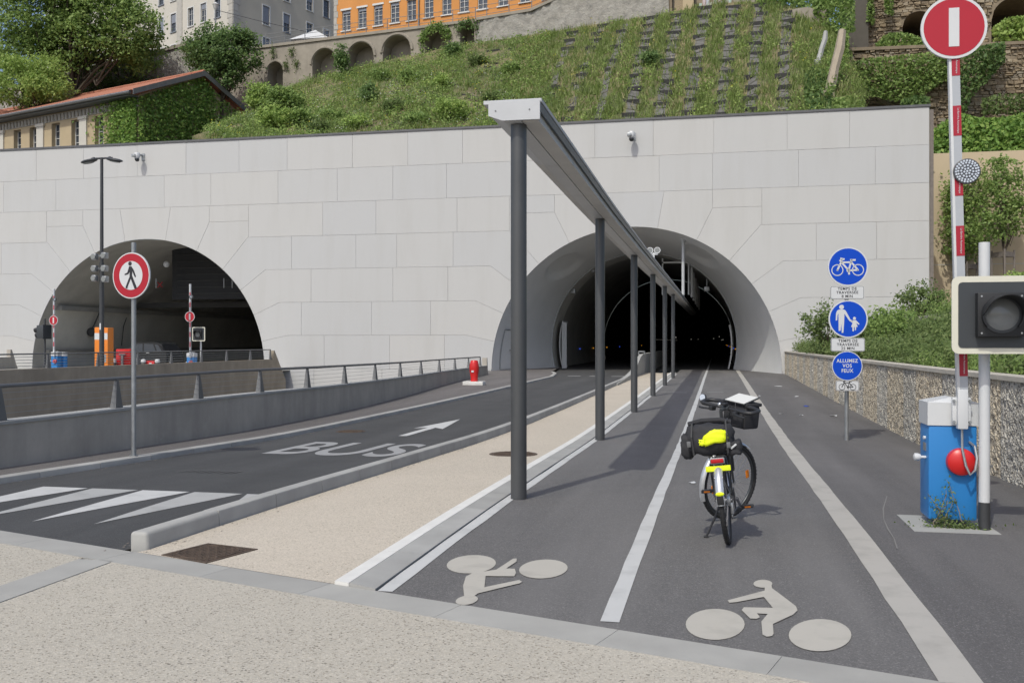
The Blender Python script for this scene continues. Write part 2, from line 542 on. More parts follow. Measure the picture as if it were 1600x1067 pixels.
    mat('canopy_metal', (.47, .48, .495, 1), .45, .1, var=.06)
    mat('canopy_soffit', (.50, .49, .47, 1), .6, var=.12, scale=1.5)
    mat('rail_metal', (.17, .172, .175, 1), .5, .5, var=.1)
    mat('galvanised', (.36, .375, .385, 1), .42, .7, var=.15, scale=8)
    mat('lamp_paint', (.06, .062, .066, 1), .45, .3)
    flat('white_paint', (.60, .61, .62, 1), .35)
    flat('cream_paint', (.66, .64, .54, 1), .45)
    flat('sign_white', (.60, .61, .62, 1), .4)
    flat('sign_blue', (.002, .062, .50, 1), .45, spec=.25)
    mat('bulkhead_dark', (.03, .031, .034, 1), .85)
    flat('sign_red', (.40, .008, .022, 1), .4)
    flat('arm_sheet', (.40, .42, .45, 1), .4)
    flat('barrier_red', (.36, .010, .028, 1), .45)
    flat('barrier_blue', (.022, .20, .52, 1), .45)
    flat('ink_black', (.02, .02, .025, 1), .5)
    flat('signal_dark', (.045, .05, .056, 1), .4)
    flat('signal_black', (.016, .017, .019, 1), .5)
    flat('red_plastic', (.58, .018, .018, 1), .35)
    flat('orange_plastic', (.72, .21, .02, 1), .45)
    flat('lens_grey', (.22, .23, .23, 1), .12, 0.0)
    flat('lamp_cell', (.55, .60, .68, 1), .2)
    flat('lamp_body', (.06, .065, .075, 1), .4)
    flat('rubber', (.022, .022, .023, 1), .75)
    flat('black_plastic', (.025, .025, .027, 1), .5)
    flat('alloy', (.55, .56, .57, 1), .3, .9)
    flat('silver_fender', (.60, .61, .63, 1), .3, .6)
    flat('bike_frame', (.07, .075, .08, 1), .35, .4)
    mat('bag_cloth', (.030, .030, .034, 1), .85, var=.25, scale=14, fine=220, bump=.35)
    flat('neon_yellow', (.80, .90, .01, 1), .6, emit=None)
    flat('map_paper', (.66, .66, .63, 1), .4)
    flat('reflector_red', (.45, .01, .015, 1), .2)
    flat('reflector_amber', (.80, .22, .01, 1), .25)
    mat('rust_iron', (.105, .075, .055, 1), .75, .3, var=.35, scale=9, fine=90, bump=.5)
    flat('car_paint', (.03, .032, .036, 1), .2, .3)
    flat('glass_dark', (.02, .024, .028, 1), .08, spec=.8)
    flat('glass_window', (.055, .065, .08, 1), .1, spec=.8)
    mat('bark', (.09, .07, .05, 1), .9, var=.3, scale=6, fine=40, bump=.5, bdist=.02)
    mat('bark_pale', (.22, .18, .14, 1), .9, var=.3, scale=6, fine=40)
    mat('stake_wood', (.19, .165, .145, 1), .85, var=.2, scale=6, fine=40)
    # buildings
    mat('render_orange', (.60, .265, .075, 1), .85, var=.1, scale=.6, fine=15)
    mat('render_white', (.56, .53, .47, 1), .85, var=.07, scale=.5, fine=15)
    mat('render_cream', (.50, .46, .38, 1), .85, var=.08, scale=.5, fine=15)
    mat('render_ochre', (.45, .36, .23, 1), .85, var=.1, scale=.8, fine=15)
    mat('retaining_beige', (.52, .42, .285, 1), .85, var=.07, scale=.5, fine=20)
    mat('frame_white', (.62, .62, .60, 1), .5, var=.05)
    mat('shutter_blue', (.22, .24, .28, 1), .6)
    mat('quoin', (.46, .44, .40, 1), .85, rnd=.15)
    concrete('arcade_stone', (.32, .285, .235, 1), .55)
    t = NT('rough_wall')
    c = t.ramp(t.voro(2.2, 'Distance'), [(0, (.34, .32, .285, 1)), (.5, (.27, .25, .22, 1)), (.8, (.15, .14, .125, 1))])
    c = t.mix(t.math('MULTIPLY', t.noise(1.1, 7, .75), 1.0), c, (.40, .385, .35, 1))
    t.color(c); t.rough(.9); t.bump(t.noise(3, 6, .7), .9, .15); M['rough_wall'] = t.m
    t = NT('old_stone')
    geo = t.n('ShaderNodeNewGeometry')
    c = t.ramp(geo.outputs['Random Per Island'], [(0, (.16, .12, .08, 1)), (.3, (.28, .21, .135, 1)), (.65, (.36, .28, .18, 1)), (.85, (.30, .26, .21, 1)), (1, (.44, .37, .26, 1))])
    c = t.mix(t.math('MULTIPLY', t.noise(1.3, 5, .65), .55), c, (.22, .185, .13, 1))
    t.color(c); t.rough(.92); t.bump(t.noise(9, 5, .7), .8, .06); M['old_stone'] = t.m
    mat('old_mortar', (.25, .20, .14, 1), .95, var=.25, scale=2, fine=12)
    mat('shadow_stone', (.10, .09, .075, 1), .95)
    mat('roof_tile', (.40, .165, .105, 1), .85, var=.28, scale=2.0, fine=25)
    mat('zinc', (.20, .205, .21, 1), .5, .5)
    mat('soil', (.11, .085, .055, 1), .95, var=.35, scale=3, fine=30)
    mat('geo_mat', (.145, .14, .13, 1), .95, var=.35, scale=3, fine=25)
    mat('board_black', (.035, .034, .033, 1), .8, rnd=.4)
    t = NT('hill_earth')
    c = t.ramp(t.noise(.55, 6, .68), [(.28, (.07, .085, .03, 1)), (.45, (.12, .13, .055, 1)), (.56, (.25, .19, .12, 1)), (.72, (.11, .125, .045, 1))])
    t.color(t.mix(t.math('MULTIPLY', t.noise(6, 5, .7), .6), c, (.09, .115, .035, 1))); t.rough(.95)
    t.bump(t.noise(4, 6, .7), .8, .15); M['hill_earth'] = t.m
    # foliage
    leafmat('leaf_light', (0.229, 0.347, 0.083, 1), (0.324, 0.446, 0.118, 1), (0.459, 0.557, 0.168, 1))
    leafmat('leaf_mid', (0.163, 0.256, 0.074, 1), (0.239, 0.347, 0.095, 1), (0.353, 0.456, 0.139, 1))
    leafmat('leaf_dark', (0.103, 0.179, 0.062, 1), (0.157, 0.246, 0.079, 1), (0.229, 0.324, 0.099, 1))
    leafmat('leaf_ivy', (0.149, 0.268, 0.062, 1), (0.229, 0.377, 0.083, 1), (0.379, 0.513, 0.126, 1))
    leafmat('leaf_olive', (0.113, 0.168, 0.053, 1), (0.162, 0.230, 0.074, 1), (0.243, 0.302, 0.110, 1))
    leafmat('grass_blade', (0.151, 0.213, 0.053, 1), (0.254, 0.330, 0.095, 1), (0.378, 0.442, 0.179, 1), .4)
    leafmat('grass_dry', (0.406, 0.374, 0.190, 1), (0.496, 0.436, 0.234, 1), (0.602, 0.530, 0.308, 1), .4)
    leafmat('flower_yellow', (.55, .50, .03, 1), (.65, .58, .05, 1), (.7, .65, .1, 1), .2)
    leafmat('flower_white', (.5, .52, .45, 1), (.6, .62, .55, 1), (.65, .66, .6, 1), .2)
build_materials()
# ================================================================ GROUND
YF = 51.4                                   # facade plane
XT = -4.46                                  # axis of the right hand tunnel
XL = -33.4                                  # axis of the left hand tunnel
def bandY(X): return 5.82 - 0.316 * (X + 2.08)      # far edge of the stone band across the lane ends
def lerp_poly(pts, Y): return float(np.interp(Y, [p[1] for p in pts], [p[0] for p in pts]))

obj('ground', MB().add([(-600, -300, -3), (600, -300, -3), (600, 900, -3), (-600, 900, -3)], [(0, 1, 2, 3)]), 'soil', kind='structure', label='earth under the paved square and streets', fixn=False)

KERB_R = [(-4.27, 6.62), (-4.16, 8.8), (-4.05, 11.3), (-3.93, 15), (-3.84, 19.3), (-3.83, 26), (-3.80, 44), (-3.75, 50)]
KERB_L = [(-8.35, 5.0), (-8.02, 8.6), (-7.72, 11.5), (-7.48, 15), (-7.45, 20), (-7.42, 32), (-7.45, 44), (-7.95, 48), (-8.5, 50.5)]
WALL_N = [(-9.1, 2.0), (-8.75, 8.0), (-8.60, 11), (-8.5, 16), (-8.6, 20), (-8.9, 24), (-9.35, 28.5), (-9.9, 33), (-10.5, 39), (-11.05, 45.8)]
def dense(pts, step=.9):
    out = []
    y = pts[0][1]
    while y < pts[-1][1]:
        out.append((lerp_poly(pts, y), y)); y += step
    return out + [pts[-1]]

w = 0.30
# square in the foreground
XS = [-40, -8.3, 4.2]
_pl = sheet_mb([(-4.30, -40), (14, -40), (14, bandY(14) - w), (-4.30, bandY(-4.3) - w)]); _p2 = sheet_mb([(-40, -40), (-4.6, -40), (-4.6, bandY(-4.6) - w), (-9.3, bandY(-9.2) - w), (-40, bandY(-9.2) - w)])
obj('plaza', _pl.add(_p2.v, _p2.f), 'aggregate', smooth=True, fixn=False, kind='structure', label='pale exposed aggregate paving of the square in front')
# stone bands, block by block
band = thing('stone_band', (-1, 5.5, 0), None, None, kind='structure')
band['label'] = 'flush grey granite band across the ends of the lanes'
x = -9.0; i = 0
L0 = math.hypot(1, .316)
while x < 9:
    ln = 0.98 if i % 3 else 0.86
    x2 = x + ln
    p = [(x + .0015, bandY(x + .0015) - .002), (x2 - .0015, bandY(x2 - .0015) - .002), (x2 - .0015 - .09, bandY(x2 - .0015) - w + .002), (x + .0015 - .09, bandY(x + .0015) - w + .002)]
    obj('band_block', MB().add([(a, b, .003) for a, b in p] + [(a, b, -.1) for a, b in p], [(0, 1, 2, 3), (0, 4, 5, 1), (1, 5, 6, 2), (2, 6, 7, 3), (3, 7, 4, 0)]), 'band_stone', band, smooth=False)
    x = x2; i += 1
obj('joint_bed', MB().add([(-9.2, bandY(-9.2), -.006), (9.2, bandY(9.2), -.006), (9.1, bandY(9.2) - w, -.006), (-9.3, bandY(-9.2) - w, -.006)], [(0, 1, 2, 3)]), 'kerb_side', band, smooth=False)
y = bandY(-4.45) - w - .03; i = 0
while y > -6:
    obj('band_block', MB().box2((-4.594, y, -.1), (-4.306, y - .985, .003)), 'band_stone', band, smooth=False)
    y -= .99

# lanes
sheet('bike_lane', [(-2.14, bandY(-2.14)), (1.12, bandY(1.12)), (1.12, YF + 7), (-2.14, YF + 7)], 'asphalt_lane', 0, kind='structure', label='dark asphalt two-way cycle lane running into the tunnel')
sheet('pavement', [(1.12, bandY(1.12)), (9, bandY(9)), (9, 5), (3.4, 8), (3.4, YF + .6), (1.12, YF + 7)], 'asphalt_side', 0, kind='structure', label='asphalt footway between cycle lane and stone wall')
isl_l = dense([(p[0] + .0, p[1]) for p in KERB_R])
sheet('island_path', [(-2.47, bandY(-2.47))] + [(-2.47, YF)] + [(-3.8, YF)] + [(a, b) for a, b in reversed(isl_l)] + [(-4.3, bandY(-4.3))], 'aggregate_island', 0.004, kind='structure', label='beige aggregate strip between bus lane and cycle lane')
bl = dense(KERB_L); br = dense([(p[0] - .17, p[1]) for p in KERB_R])
sheet('bus_lane', [(-8.35, 5.0), (-8.6, bandY(-8.6)), (-4.47, bandY(-4.47))] + br + [(-3.9, YF + 7), (-9.5, YF + 7)] + list(reversed(bl))[:-1], 'asphalt_bus', 0, kind='structure', label='worn asphalt bus lane rising towards the tunnel')
sheet('left_pavement', [(p[0] - .2, p[1]) for p in dense([(-8.7, 2.0)] + KERB_L)] + [(-9.5, YF + 7), (-13, YF + 7), (-13, YF - .6), (-11.3, 46.5)] + list(reversed(dense(WALL_N))), 'asphalt_pavement', .062, kind='structure', label='raised asphalt pavement along the concrete parapet')
obj('tunnel_floor', MB().add([(XT - 6.2, YF + 6.9, -.075), (XT + 6.2, YF + 6.9, -.075), (XT + 6.2, 260, -.075), (XT - 6.2, 260, -.075)], [(0, 1, 2, 3)]), 'asphalt_bus', kind='structure', fixn=False, label='dark road inside the right hand tunnel')
obj('sunken_road', MB().add([(-24.2, -10, -1.7), (-8.8, -10, -1.7), (-8.8, 40, -1.7), (-10.8, YF + .3, -1.7), (-24.2, YF + .3, -1.7)], [(0, 1, 2, 3, 4)]), 'asphalt_pavement', kind='structure', fixn=False, label='sunken access road between the two parapets')
obj('tunnel_road', MB().add([(-60, -10, -.05), (-24.1, -10, -.05), (-24.1, 160, -.05), (-60, 160, -.05)], [(0, 1, 2, 3)]), 'concrete_cap', kind='structure', fixn=False, label='road leading into the left hand tunnel')  # unseen surface kept pale to bounce light into the left tunnel

# kerbs, stone by stone
def kerb(name, pts, wid, hgt, side, mtop, label, face=True):
    root = thing(name, (pts[0][0], pts[0][1], 0), label, None, kind='structure')
    y = pts[0][1]; i = 0; first = True
    while y < pts[-1][1] - .2:
        y2 = min(y + 1.0, pts[-1][1])
        a = Vector((lerp_poly(pts, y + .004), y + .004)); b = Vector((lerp_poly(pts, y2 - .004), y2 - .004))
        h0 = hgt * (min(1, (i + .55) * 1.2) if False else 1)
        bm = bmesh.new()
        za, zb = g(y), g(y2)
        vv = []
        for (q, zz) in ((a, za), (b, zb)):
            for dx, top in ((0, 0), (side * wid, 0), (side * wid, 1), (0, 1)):
                vv.append(bm.verts.new((q.x + dx - (side * .02 if top and dx == 0 else 0) * -1, q.y, zz + (h0 if top else -.2))))
        for f in ((0, 1, 2, 3), (7, 6, 5, 4), (0, 4, 5, 1), (1, 5, 6, 2), (2, 6, 7, 3), (3, 7, 4, 0)):
            bm.faces.new([vv[k] for k in f])
        bmesh.ops.recalc_face_normals(bm, faces=bm.faces[:])
        es = [e for e in bm.edges if all(v.co.z > -.1 for v in e.verts) or (first and abs(e.verts[0].co.y - e.verts[1].co.y) < .01 and abs(e.verts[0].co.z - e.verts[1].co.z) > .1)]
        if first:
            es = [e for e in es if abs(e.verts[0].co.y - e.verts[1].co.y) > .3 or max(e.verts[0].co.y, e.verts[1].co.y) < y + .1]
            bmesh.ops.bevel(bm, geom=es, offset=.03, segments=3, affect='EDGES', profile=.5)
        else:
            es = [e for e in es if abs(e.verts[0].co.y - e.verts[1].co.y) > .3]
            bmesh.ops.bevel(bm, geom=es, offset=.016, segments=2, affect='EDGES', profile=.5)
        obj('kerb_block', MB().bm(bm), mtop, root, smooth=40); bm.free()
        y = y2; i += 1; first = False
    return root
kerb('island_kerb', KERB_R, .17, .135, -1, 'kerb_stone', 'upright concrete kerb between bus lane and beige strip')
kerb('pavement_kerb', KERB_L, .2, .072, -1, 'kerb_stone', 'grey stone kerb along the left edge of the bus lane')
# flush kerb by the cycle lane: white stone strip, grey stones, joint
fl = thing('flush_kerb', (-2.3, bandY(-2.3), 0), 'low grey kerb with pale stone edge beside the cycle lane', None, kind='structure')
y = bandY(-2.3) - .02
first = True
while y < YF:
    y2 = y + (1.0)
    ya0 = bandY(-2.47) if first else y; ya1 = bandY(-2.14) if first else y
    def blk(x0, x1, z0, z1, yl, yr):
        q = [(x0, yl), (x1, yr), (x1, y2 - .006), (x0, y2 - .006)]
        zz = [z0, z1, z1, z0]
        top = [(a[0], a[1], g(a[1]) + b) for a, b in zip(q, zz)]
        return MB().add(top + [(a[0], a[1], g(a[1]) - .1) for a in q], [(0, 1, 2, 3), (0, 4, 5, 1), (1, 5, 6, 2), (2, 6, 7, 3), (3, 7, 4, 0)])
    yy = (lambda xx: bandY(xx) if first else y)
    obj('edge_block', blk(-2.47, -2.357, .024, .026, yy(-2.47), yy(-2.357)), 'white_stone', fl, smooth=False)
    obj('kerb_block', blk(-2.353, -2.150, .026, .014, yy(-2.353), yy(-2.15)), 'kerb_stone', fl, smooth=False)
    y = y2; first = False

# ---------------------------------------------------------------- painted markings
PZ = .004
def paint(name, polys, m, label, dz=PZ, step=1.2):
    mb = MB()
    for i, p in enumerate(polys):
        k = sheet_mb(p, dz + .0008 * i, step); mb.add(k.v, k.f)
    return obj(name, mb, m, smooth=False, fixn=False, label=label, cat='road marking')
def wob(x, y0, y1, amp=.006, step=.5):
    out = []; y = y0
    while y < y1: out.append((x + random.uniform(-amp, amp), y)); y += step
    out.append((x, y1)); return out
def line(x0, x1, y0, y1): return wob(x0, y0, y1) + list(reversed(wob(x1, y0, y1)))
paint('lane_line', [line(-.655, -.545, onG(955, 972).y, 100)], 'paint_white', 'white centre line dividing the cycle lane')
paint('edge_line', [line(1.02, 1.22, bandY(1.1) + .01, 58)], 'paint_edge', 'wide greyish line on the right edge of the cycle lane')
paint('kerb_line', [line(-2.138, -2.035, bandY(-2.1) + .01, 50)], 'paint_white', 'white line along the column foot kerb')
def ell(cx, cy, rx, ry, n=30, rot=0.0): return [(cx + rx * math.cos(t) * math.cos(rot) - ry * math.sin(t) * math.sin(rot), cy + rx * math.cos(t) * math.sin(rot) + ry * math.sin(t) * math.cos(rot)) for t in [2 * math.pi * i / n for i in range(n)]]
def crop(p): return [tuple(onG(640 + a / 2.105, 840 + b / 2.105).xy) for a, b in p]
pic = [ell(1005, 286, 97, 51), ell(1350, 322, 103, 53), ell(1162, 153, 31, 13),
       [(1046, 208), (1052, 216), (1075, 214), (1165, 197), (1195, 233), (1100, 231), (1092, 240), (1120, 268), (1142, 269), (1152, 264), (1143, 251), (1178, 253), (1157, 278), (1161, 321), (1174, 328), (1192, 326), (1197, 318), (1195, 286), (1262, 255), (1276, 241), (1270, 227), (1215, 185), (1192, 168), (1190, 158), (1168, 160), (1168, 176)]]
paint('cyclist_symbol', [crop(p) for p in pic], 'paint_grey', 'painted cyclist symbol right way up in the outbound half lane', step=9)
pic = [ell(203, 88, 81, 30, rot=-.06), ell(440, 104, 80, 31, rot=-.06), ell(188, 207, 37, 15, rot=-.15),
       [(180, 198), (176, 160), (185, 130), (205, 119), (285, 107), (340, 71), (352, 70), (352, 80), (318, 103), (346, 104), (350, 118), (344, 129), (250, 128), (246, 165), (360, 141), (370, 147), (362, 152), (225, 185), (210, 196)]]
paint('cyclist_symbol', [crop(p) for p in pic], 'paint_grey', 'painted cyclist symbol upside down beside the kerb line', step=9)
# shark teeth
for k, (lab) in enumerate(('first', 'second', 'third', 'fourth', 'fifth')):
    x0 = -7.32 + k * .615; x1 = x0 + .56
    if k == 4: x1 = -4.32
    tip = (x0 + .13, 7.45 + .0 * k)
    if k == 4: tip = (-4.47, 8.0); x1 = -4.33
    paint('tooth_marking', [[(x0, 9.33), tip, (x1, 9.33)]], 'paint_dull' if k in (1, 3, 4) else 'paint_white', f'white triangle tooth painted on bus lane, {lab} from the left')
# BUS letters and arrow
def gtext(name, body, x0, x1, y0, y1, m, label):
    cu = bpy.data.curves.new('lettering', 'FONT'); cu.body = body; cu.size = 1; cu.offset = 0.012
    to = bpy.data.objects.new('lettering', cu); col.objects.link(to); me = bpy.data.meshes.new_from_object(to)
    bpy.data.objects.remove(to); bpy.data.curves.remove(cu)
    vs = np.array([v.co[:] for v in me.vertices]); lo, hi = vs.min(0), vs.max(0)
    mb = MB(); pts = []
    for v in vs:
        X = x0 + (v[0] - lo[0]) / (hi[0] - lo[0]) * (x1 - x0); Y = y0 + (v[1] - lo[1]) / (hi[1] - lo[1]) * (y1 - y0)
        pts.append((X, Y, g(Y) + PZ))
    mb.add(pts, [tuple(p.vertices) for p in me.polygons])
    return obj(name, mb, m, smooth=False, fixn=False, label=label, cat='road marking')
yb0, yb1 = onG(450, 710).y, onG(560, 691.7).y
gtext('bus_lettering', 'BUS', onG(406, 709).x, onG(622, 710).x, yb0, yb1, 'paint_bus', 'worn BUS lettering painted on the bus lane')
ya, yh, yt = onG(621, 681).y, onG(668, 668).y, onG(717, 655).y
paint('lane_arrow', [[(-5.66, ya), (-5.50, ya), (-5.50, yh), (-5.28, yh - .25), (-5.58, yt), (-5.88, yh - .25), (-5.66, yh)]], 'paint_white', 'white straight-on arrow painted on the bus lane')
for k in range(3):
    xx = -7.1 + k * 1.05
    paint('dash_marking', [[(xx, 45.8), (xx + .62, 45.8), (xx + .62, 46.3), (xx, 46.3)]], 'paint_bus', f'short white dash across bus lane before tunnel, {("left","middle","right")[k]} one')
# worn patch of old lettering
paint('worn_marking', [[(-6.6 + .1 * i, 10.8 + .04 * (i % 3)), (-6.57 + .1 * i, 10.8 + .04 * (i % 3)), (-6.53 + .1 * i, 11.05), (-6.56 + .1 * i, 11.08)] for i in range(8)], 'faint_paint', 'faint remains of old paint on the bus lane')
# distant cyclist marks and transverse line
paint('cross_line', [[(-1.9, 33.0), (-1.0, 32.6), (-1.0, 32.72), (-1.9, 33.12)]], 'paint_bus', 'thin pale mark across the inbound half lane')
paint('cross_line', [[(-.35, 33.0), (.2, 33.0), (.2, 33.12), (-.35, 33.12)]], 'paint_bus', 'small pale mark right of the centre line')

# ---------------------------------------------------------------- covers and litter
def cover_rect():
    a, b, c, d = onG(252, 868), onG(325, 850), onG(403, 859), onG(322, 881)
    q = [a, d, c, b]; cx, cy = sum(p.x for p in q) / 4, sum(p.y for p in q) / 4
    root = thing('drain_cover', (cx, cy, .004), 'rusty iron cover set in the beige strip near the kerb end', 'cover')
    obj('frame', MB().add([(p.x, p.y, .010) for p in q] + [(p.x, p.y, -.05) for p in q], [(0, 1, 2, 3), (0, 4, 5, 1), (1, 5, 6, 2), (2, 6, 7, 3), (3, 7, 4, 0)]), 'rust_iron', root, smooth=False)
    mb = MB(); n = 11
    for i in range(n):
        for j in range(n):
            u, v = (i + .5) / n * .9 + .05, (j + .5) / n * .9 + .05
            p = (a * (1 - u) + b * u) * (1 - v) + (d * (1 - u) + c * u) * v
            mb.box((p.x, p.y, .011), (.03, .03, .006), rz=.78 if (i + j) % 2 else 0)
    obj('tread_plate', mb, 'rust_iron', root, smooth=False)
    mb = MB().tube([(cx + .22 * math.cos(t), cy + .22 * math.sin(t), .012) for t in np.linspace(0, 6.283, 28)[:-1]], .006, 5, closed=True)
    obj('ring', mb, 'rust_iron', root)
cover_rect()
def cover_round(px, py, r, lab, dz=.004):
    p = onG(px, py, dz); z = g(p.y) + dz
    root = thing('manhole_cover', (p.x, p.y, z), lab, 'cover')
    obj('lid', MB().cyl((p.x, p.y, z - .02), (p.x, p.y, z + .005), r, n=28), 'rust_iron', root)
    mb = MB()
    for k in range(7): mb.box((p.x, p.y - r * .75 + k * r * .25, z + .007), (1.6 * r * math.sqrt(max(.05, 1 - (-.75 + k * .25) ** 2)), .025, .006))
    obj('tread_bars', mb, 'rust_iron', root)
cover_round(802, 709.5, .36, 'round iron cover on beige strip behind the nearest column')
cover_round(548, 674, .28, 'small round cover at the foot of the left kerb', 0.0)
cover_round(722, 562 + 26, .3, 'round cover in the left pavement near the facade', .062)
LIT = [(1216, 604, 'white', .10), (1245, 620, 'white', .05), (1260, 635, 'blue', .06), (1220, 647, 'white', .04), (1187, 619, 'white', .03), (1082, 755, 'white', .03), (1252, 649, 'white', .04), (1302, 650, 'white', .06), (1135, 675, 'white', .03)]
for k, (px, py, c, s) in enumerate(LIT):
    p = onG(px, py); z = g(p.y) + .003
    pts = [(p.x + s * 1.6 * math.cos(t) * (.6 + .5 * random.random()), p.y + s * math.sin(t) * (1.2 + random.random()), z + random.uniform(.0, .02)) for t in np.linspace(0, 6.283, 8)[:-1]]
    mb = MB().add(pts + [(a, b, d + .004) for a, b, d in pts], [tuple(range(7)), tuple(range(7, 14))] + [(i, (i + 1) % 7, 7 + (i + 1) % 7, 7 + i) for i in range(7)])
    words = ['larger white scrap nearest the tunnel on the right footway', 'white scrap left of the blue one', 'small blue scrap on the footway', 'white crumb below the blue scrap beside the edge line', 'tiny white crumb next to the wide edge line', 'white crumb left of the bicycle on the lane', 'white crumb further right below the blue scrap', 'white scrap left of the blue sign post', 'tiny white crumb beyond the bicycle']
    obj('paper_scrap', mb, 'sign_white' if c == 'white' else 'sign_blue', smooth=False, label=words[k], cat='litter', group='scraps of litter')

# pale scrape on the footway by the barrier, grit lying along the kerbs
def ribbon(pts, wd):
    q = [onG(a, b) for a, b in pts]; L_, R_ = [], []
    for i, p_ in enumerate(q):
        d = (q[min(i + 1, len(q) - 1)] - q[max(i - 1, 0)]).normalized(); n_ = Vector((-d.y, d.x, 0)) * wd * random.uniform(.5, 1.2)
        L_.append((p_ + n_).xy[:]); R_.append((p_ - n_).xy[:])
    return [[L_[i], R_[i], R_[i + 1], L_[i + 1]] for i in range(len(q) - 1)]
flat('scrape', (.20, .195, .19, 1), .9)
paint('scrape_mark', ribbon([(1386, 775), (1380, 795), (1381, 812), (1388, 828), (1397, 842), (1402, 858)], .006), 'scrape', 'thin pale curved scrape on the footway left of the barrier')
gr = MB(); rr_ = random.Random(5)
for n_, fx in ((240, lambda y_: lerp_poly(KERB_R, y_) + abs(rr_.gauss(0, .05))), (260, lambda y_: lerp_poly(KERB_L, y_) + .02 + abs(rr_.gauss(0, .09))), (200, lambda y_: 3.28 - abs(rr_.gauss(0, .12))), (120, lambda y_: lerp_poly(KERB_R, y_) - .18 - abs(rr_.gauss(0, .07)))):
    for _ in range(n_):
        y_ = 6.5 + 38 * rr_.random() ** 1.6; x_ = fx(y_); s_ = rr_.uniform(.006, .02)
        z_ = g(y_) + .006; a_ = rr_.random() * 3
        gr.add([(x_ - s_ * math.cos(a_), y_ - s_ * math.sin(a_), z_), (x_ + s_ * .6, y_ - s_ * .5, z_), (x_ + s_ * math.cos(a_), y_ + s_ * math.sin(a_), z_ + s_ * .4)], [(0, 1, 2)])
obj('kerb_grit', gr, 'stake_wood', smooth=False, fixn=False, kind='stuff', label='grit and dry leaf crumbs lying along the kerbs')
# ================================================================ TUNNEL PORTAL
RA = 7.7
ZK = [13.35 - 1.9 * k for k in range(9)]      # course joints
BEND = {3: 49.0, 4: 36.5, 5: 24.0, 6: 12.0}   # angle at which each course joint meets the arch
def arcpts(cx, a0, a1, n=8): return [(cx + RA * math.cos(R(a0 + (a1 - a0) * i / n)), RA * math.sin(R(a0 + (a1 - a0) * i / n))) for i in range(n + 1)]
def bx(k): return ZK[k] / math.tan(R(BEND[k]))
polys = []
def rowfill(k, x0, x1, avg=3.5, off=0.0):
    n = max(1, round((x1 - x0) / avg)); xs = [x0]
    for i in range(1, n): xs.append(x0 + (x1 - x0) * (i + off * (.5 if i < n else 0) + random.uniform(-.14, .14)) / n)
    xs.append(x1)
    for a, b in zip(xs[:-1], xs[1:]): polys.append([(a, ZK[k + 1]), (b, ZK[k + 1]), (b, ZK[k]), (a, ZK[k])])
XR, XLE = 10.36, -58.0
rowfill(0, XLE, XR, 3.4); rowfill(1, XLE, XR, 3.6, .3)
JX = {2: (6.7, 6.7), 3: (9.4, 9.9), 4: (10.6, 10.2), 5: (10.0, 11.2), 6: (11.4, 10.4)}
for cx in (XT, XL):
    for s in (1, -1):
        def mir(p): return [(cx + s * (q[0]), q[1]) for q in p]
        A = lambda a0, a1: [(q[0] - 0, q[1]) for q in arcpts(0, a0, a1)]
        polys.append(mir([(4.2, 8.6), (6.7, 8.6), (6.7, 9.55), (4.2, 9.55)]))
        polys.append(mir(A(49, 64) + [(4.2, 8.6), (6.7, 8.6), (6.7, ZK[3]), (bx(3), ZK[3])]))
        polys.append(mir(A(64, 80) + [(9.55 / math.tan(R(80)), 9.55), (4.2, 9.55), (4.2, 8.6)]))
        for k in (3, 4, 5, 6):
            j = JX[k][0 if s == 1 else 1]
            hi = BEND[k]; lo = BEND.get(k + 1, 0.37)
            bl_ = bx(k + 1) if k + 1 in BEND else RA
            polys.append(mir(A(lo, hi) + [(bx(k), ZK[k]), (j, ZK[k]), (j, ZK[k + 1])] + ([(bl_, ZK[k + 1])] if k + 1 in BEND else [])))
    polys.append([(cx + q[0], q[1]) for q in arcpts(0, 80, 100)] + [(cx - 9.55 / math.tan(R(80)), 9.55), (cx + 9.55 / math.tan(R(80)), 9.55)])
for k in (2, 3, 4, 5, 6):
    jr, jl = JX[k]
    if XT + jr < XR - .5: rowfill(k, XT + jr, XR, 3.6)
    rowfill(k, XL + jr, XT - jl, 3.7, .2)
    rowfill(k, XLE, XL - jl, 3.7)
polys.append([(XT + 7.72, ZK[7]), (XR, ZK[7]), (XR, ZK[8]), (XT + 7.72, ZK[8])])
rowfill(7, XL + 7.72, XT - 7.72, 3.6); rowfill(7, XLE, XL - 7.72, 3.6)
def inset(p, d):
    n = len(p); area = sum(p[i][0] * p[(i + 1) % n][1] - p[(i + 1) % n][0] * p[i][1] for i in range(n))
    if area < 0: p = p[::-1]
    out = []
    for i in range(n):
        a, b, c = Vector(p[i - 1]), Vector(p[i]), Vector(p[(i + 1) % n])
        e1, e2 = (b - a).normalized(), (c - b).normalized()
        n1, n2 = Vector((-e1.y, e1.x)), Vector((-e2.y, e2.x))
        m = (n1 + n2)
        m = m / max(m.dot(n1), .25)
        out.append(tuple(b + m * d))
    return out
portal = thing('tunnel_portal', (-15, YF, -1.8), 'long pale stone portal wall with two round tunnel mouths', 'tunnel portal')
back = MB()
for p in polys:
    q = inset(p, .0045)
    sh = random.uniform(-.004, .004)
    top = inset(q, .006)
    n = len(q)
    vs = [(a, YF + .006 + sh, b) for a, b in q] + [(a, YF + sh, b) for a, b in top] + [(a, YF + .06, b) for a, b in q]
    fs = [tuple(range(n, 2 * n))] + [(i, (i + 1) % n, n + (i + 1) % n, n + i) for i in range(n)] + [(i, 2 * n + i, 2 * n + (i + 1) % n, (i + 1) % n) for i in range(n)]
    obj('stone_panel', MB().add(vs, fs), 'facade_stone', portal, smooth=False)
    back.add([(a, YF + .03, b) for a, b in inset(p, 0)], [tuple(range(n))])
obj('backing_wall', back, 'facade_joint', portal, smooth=False)
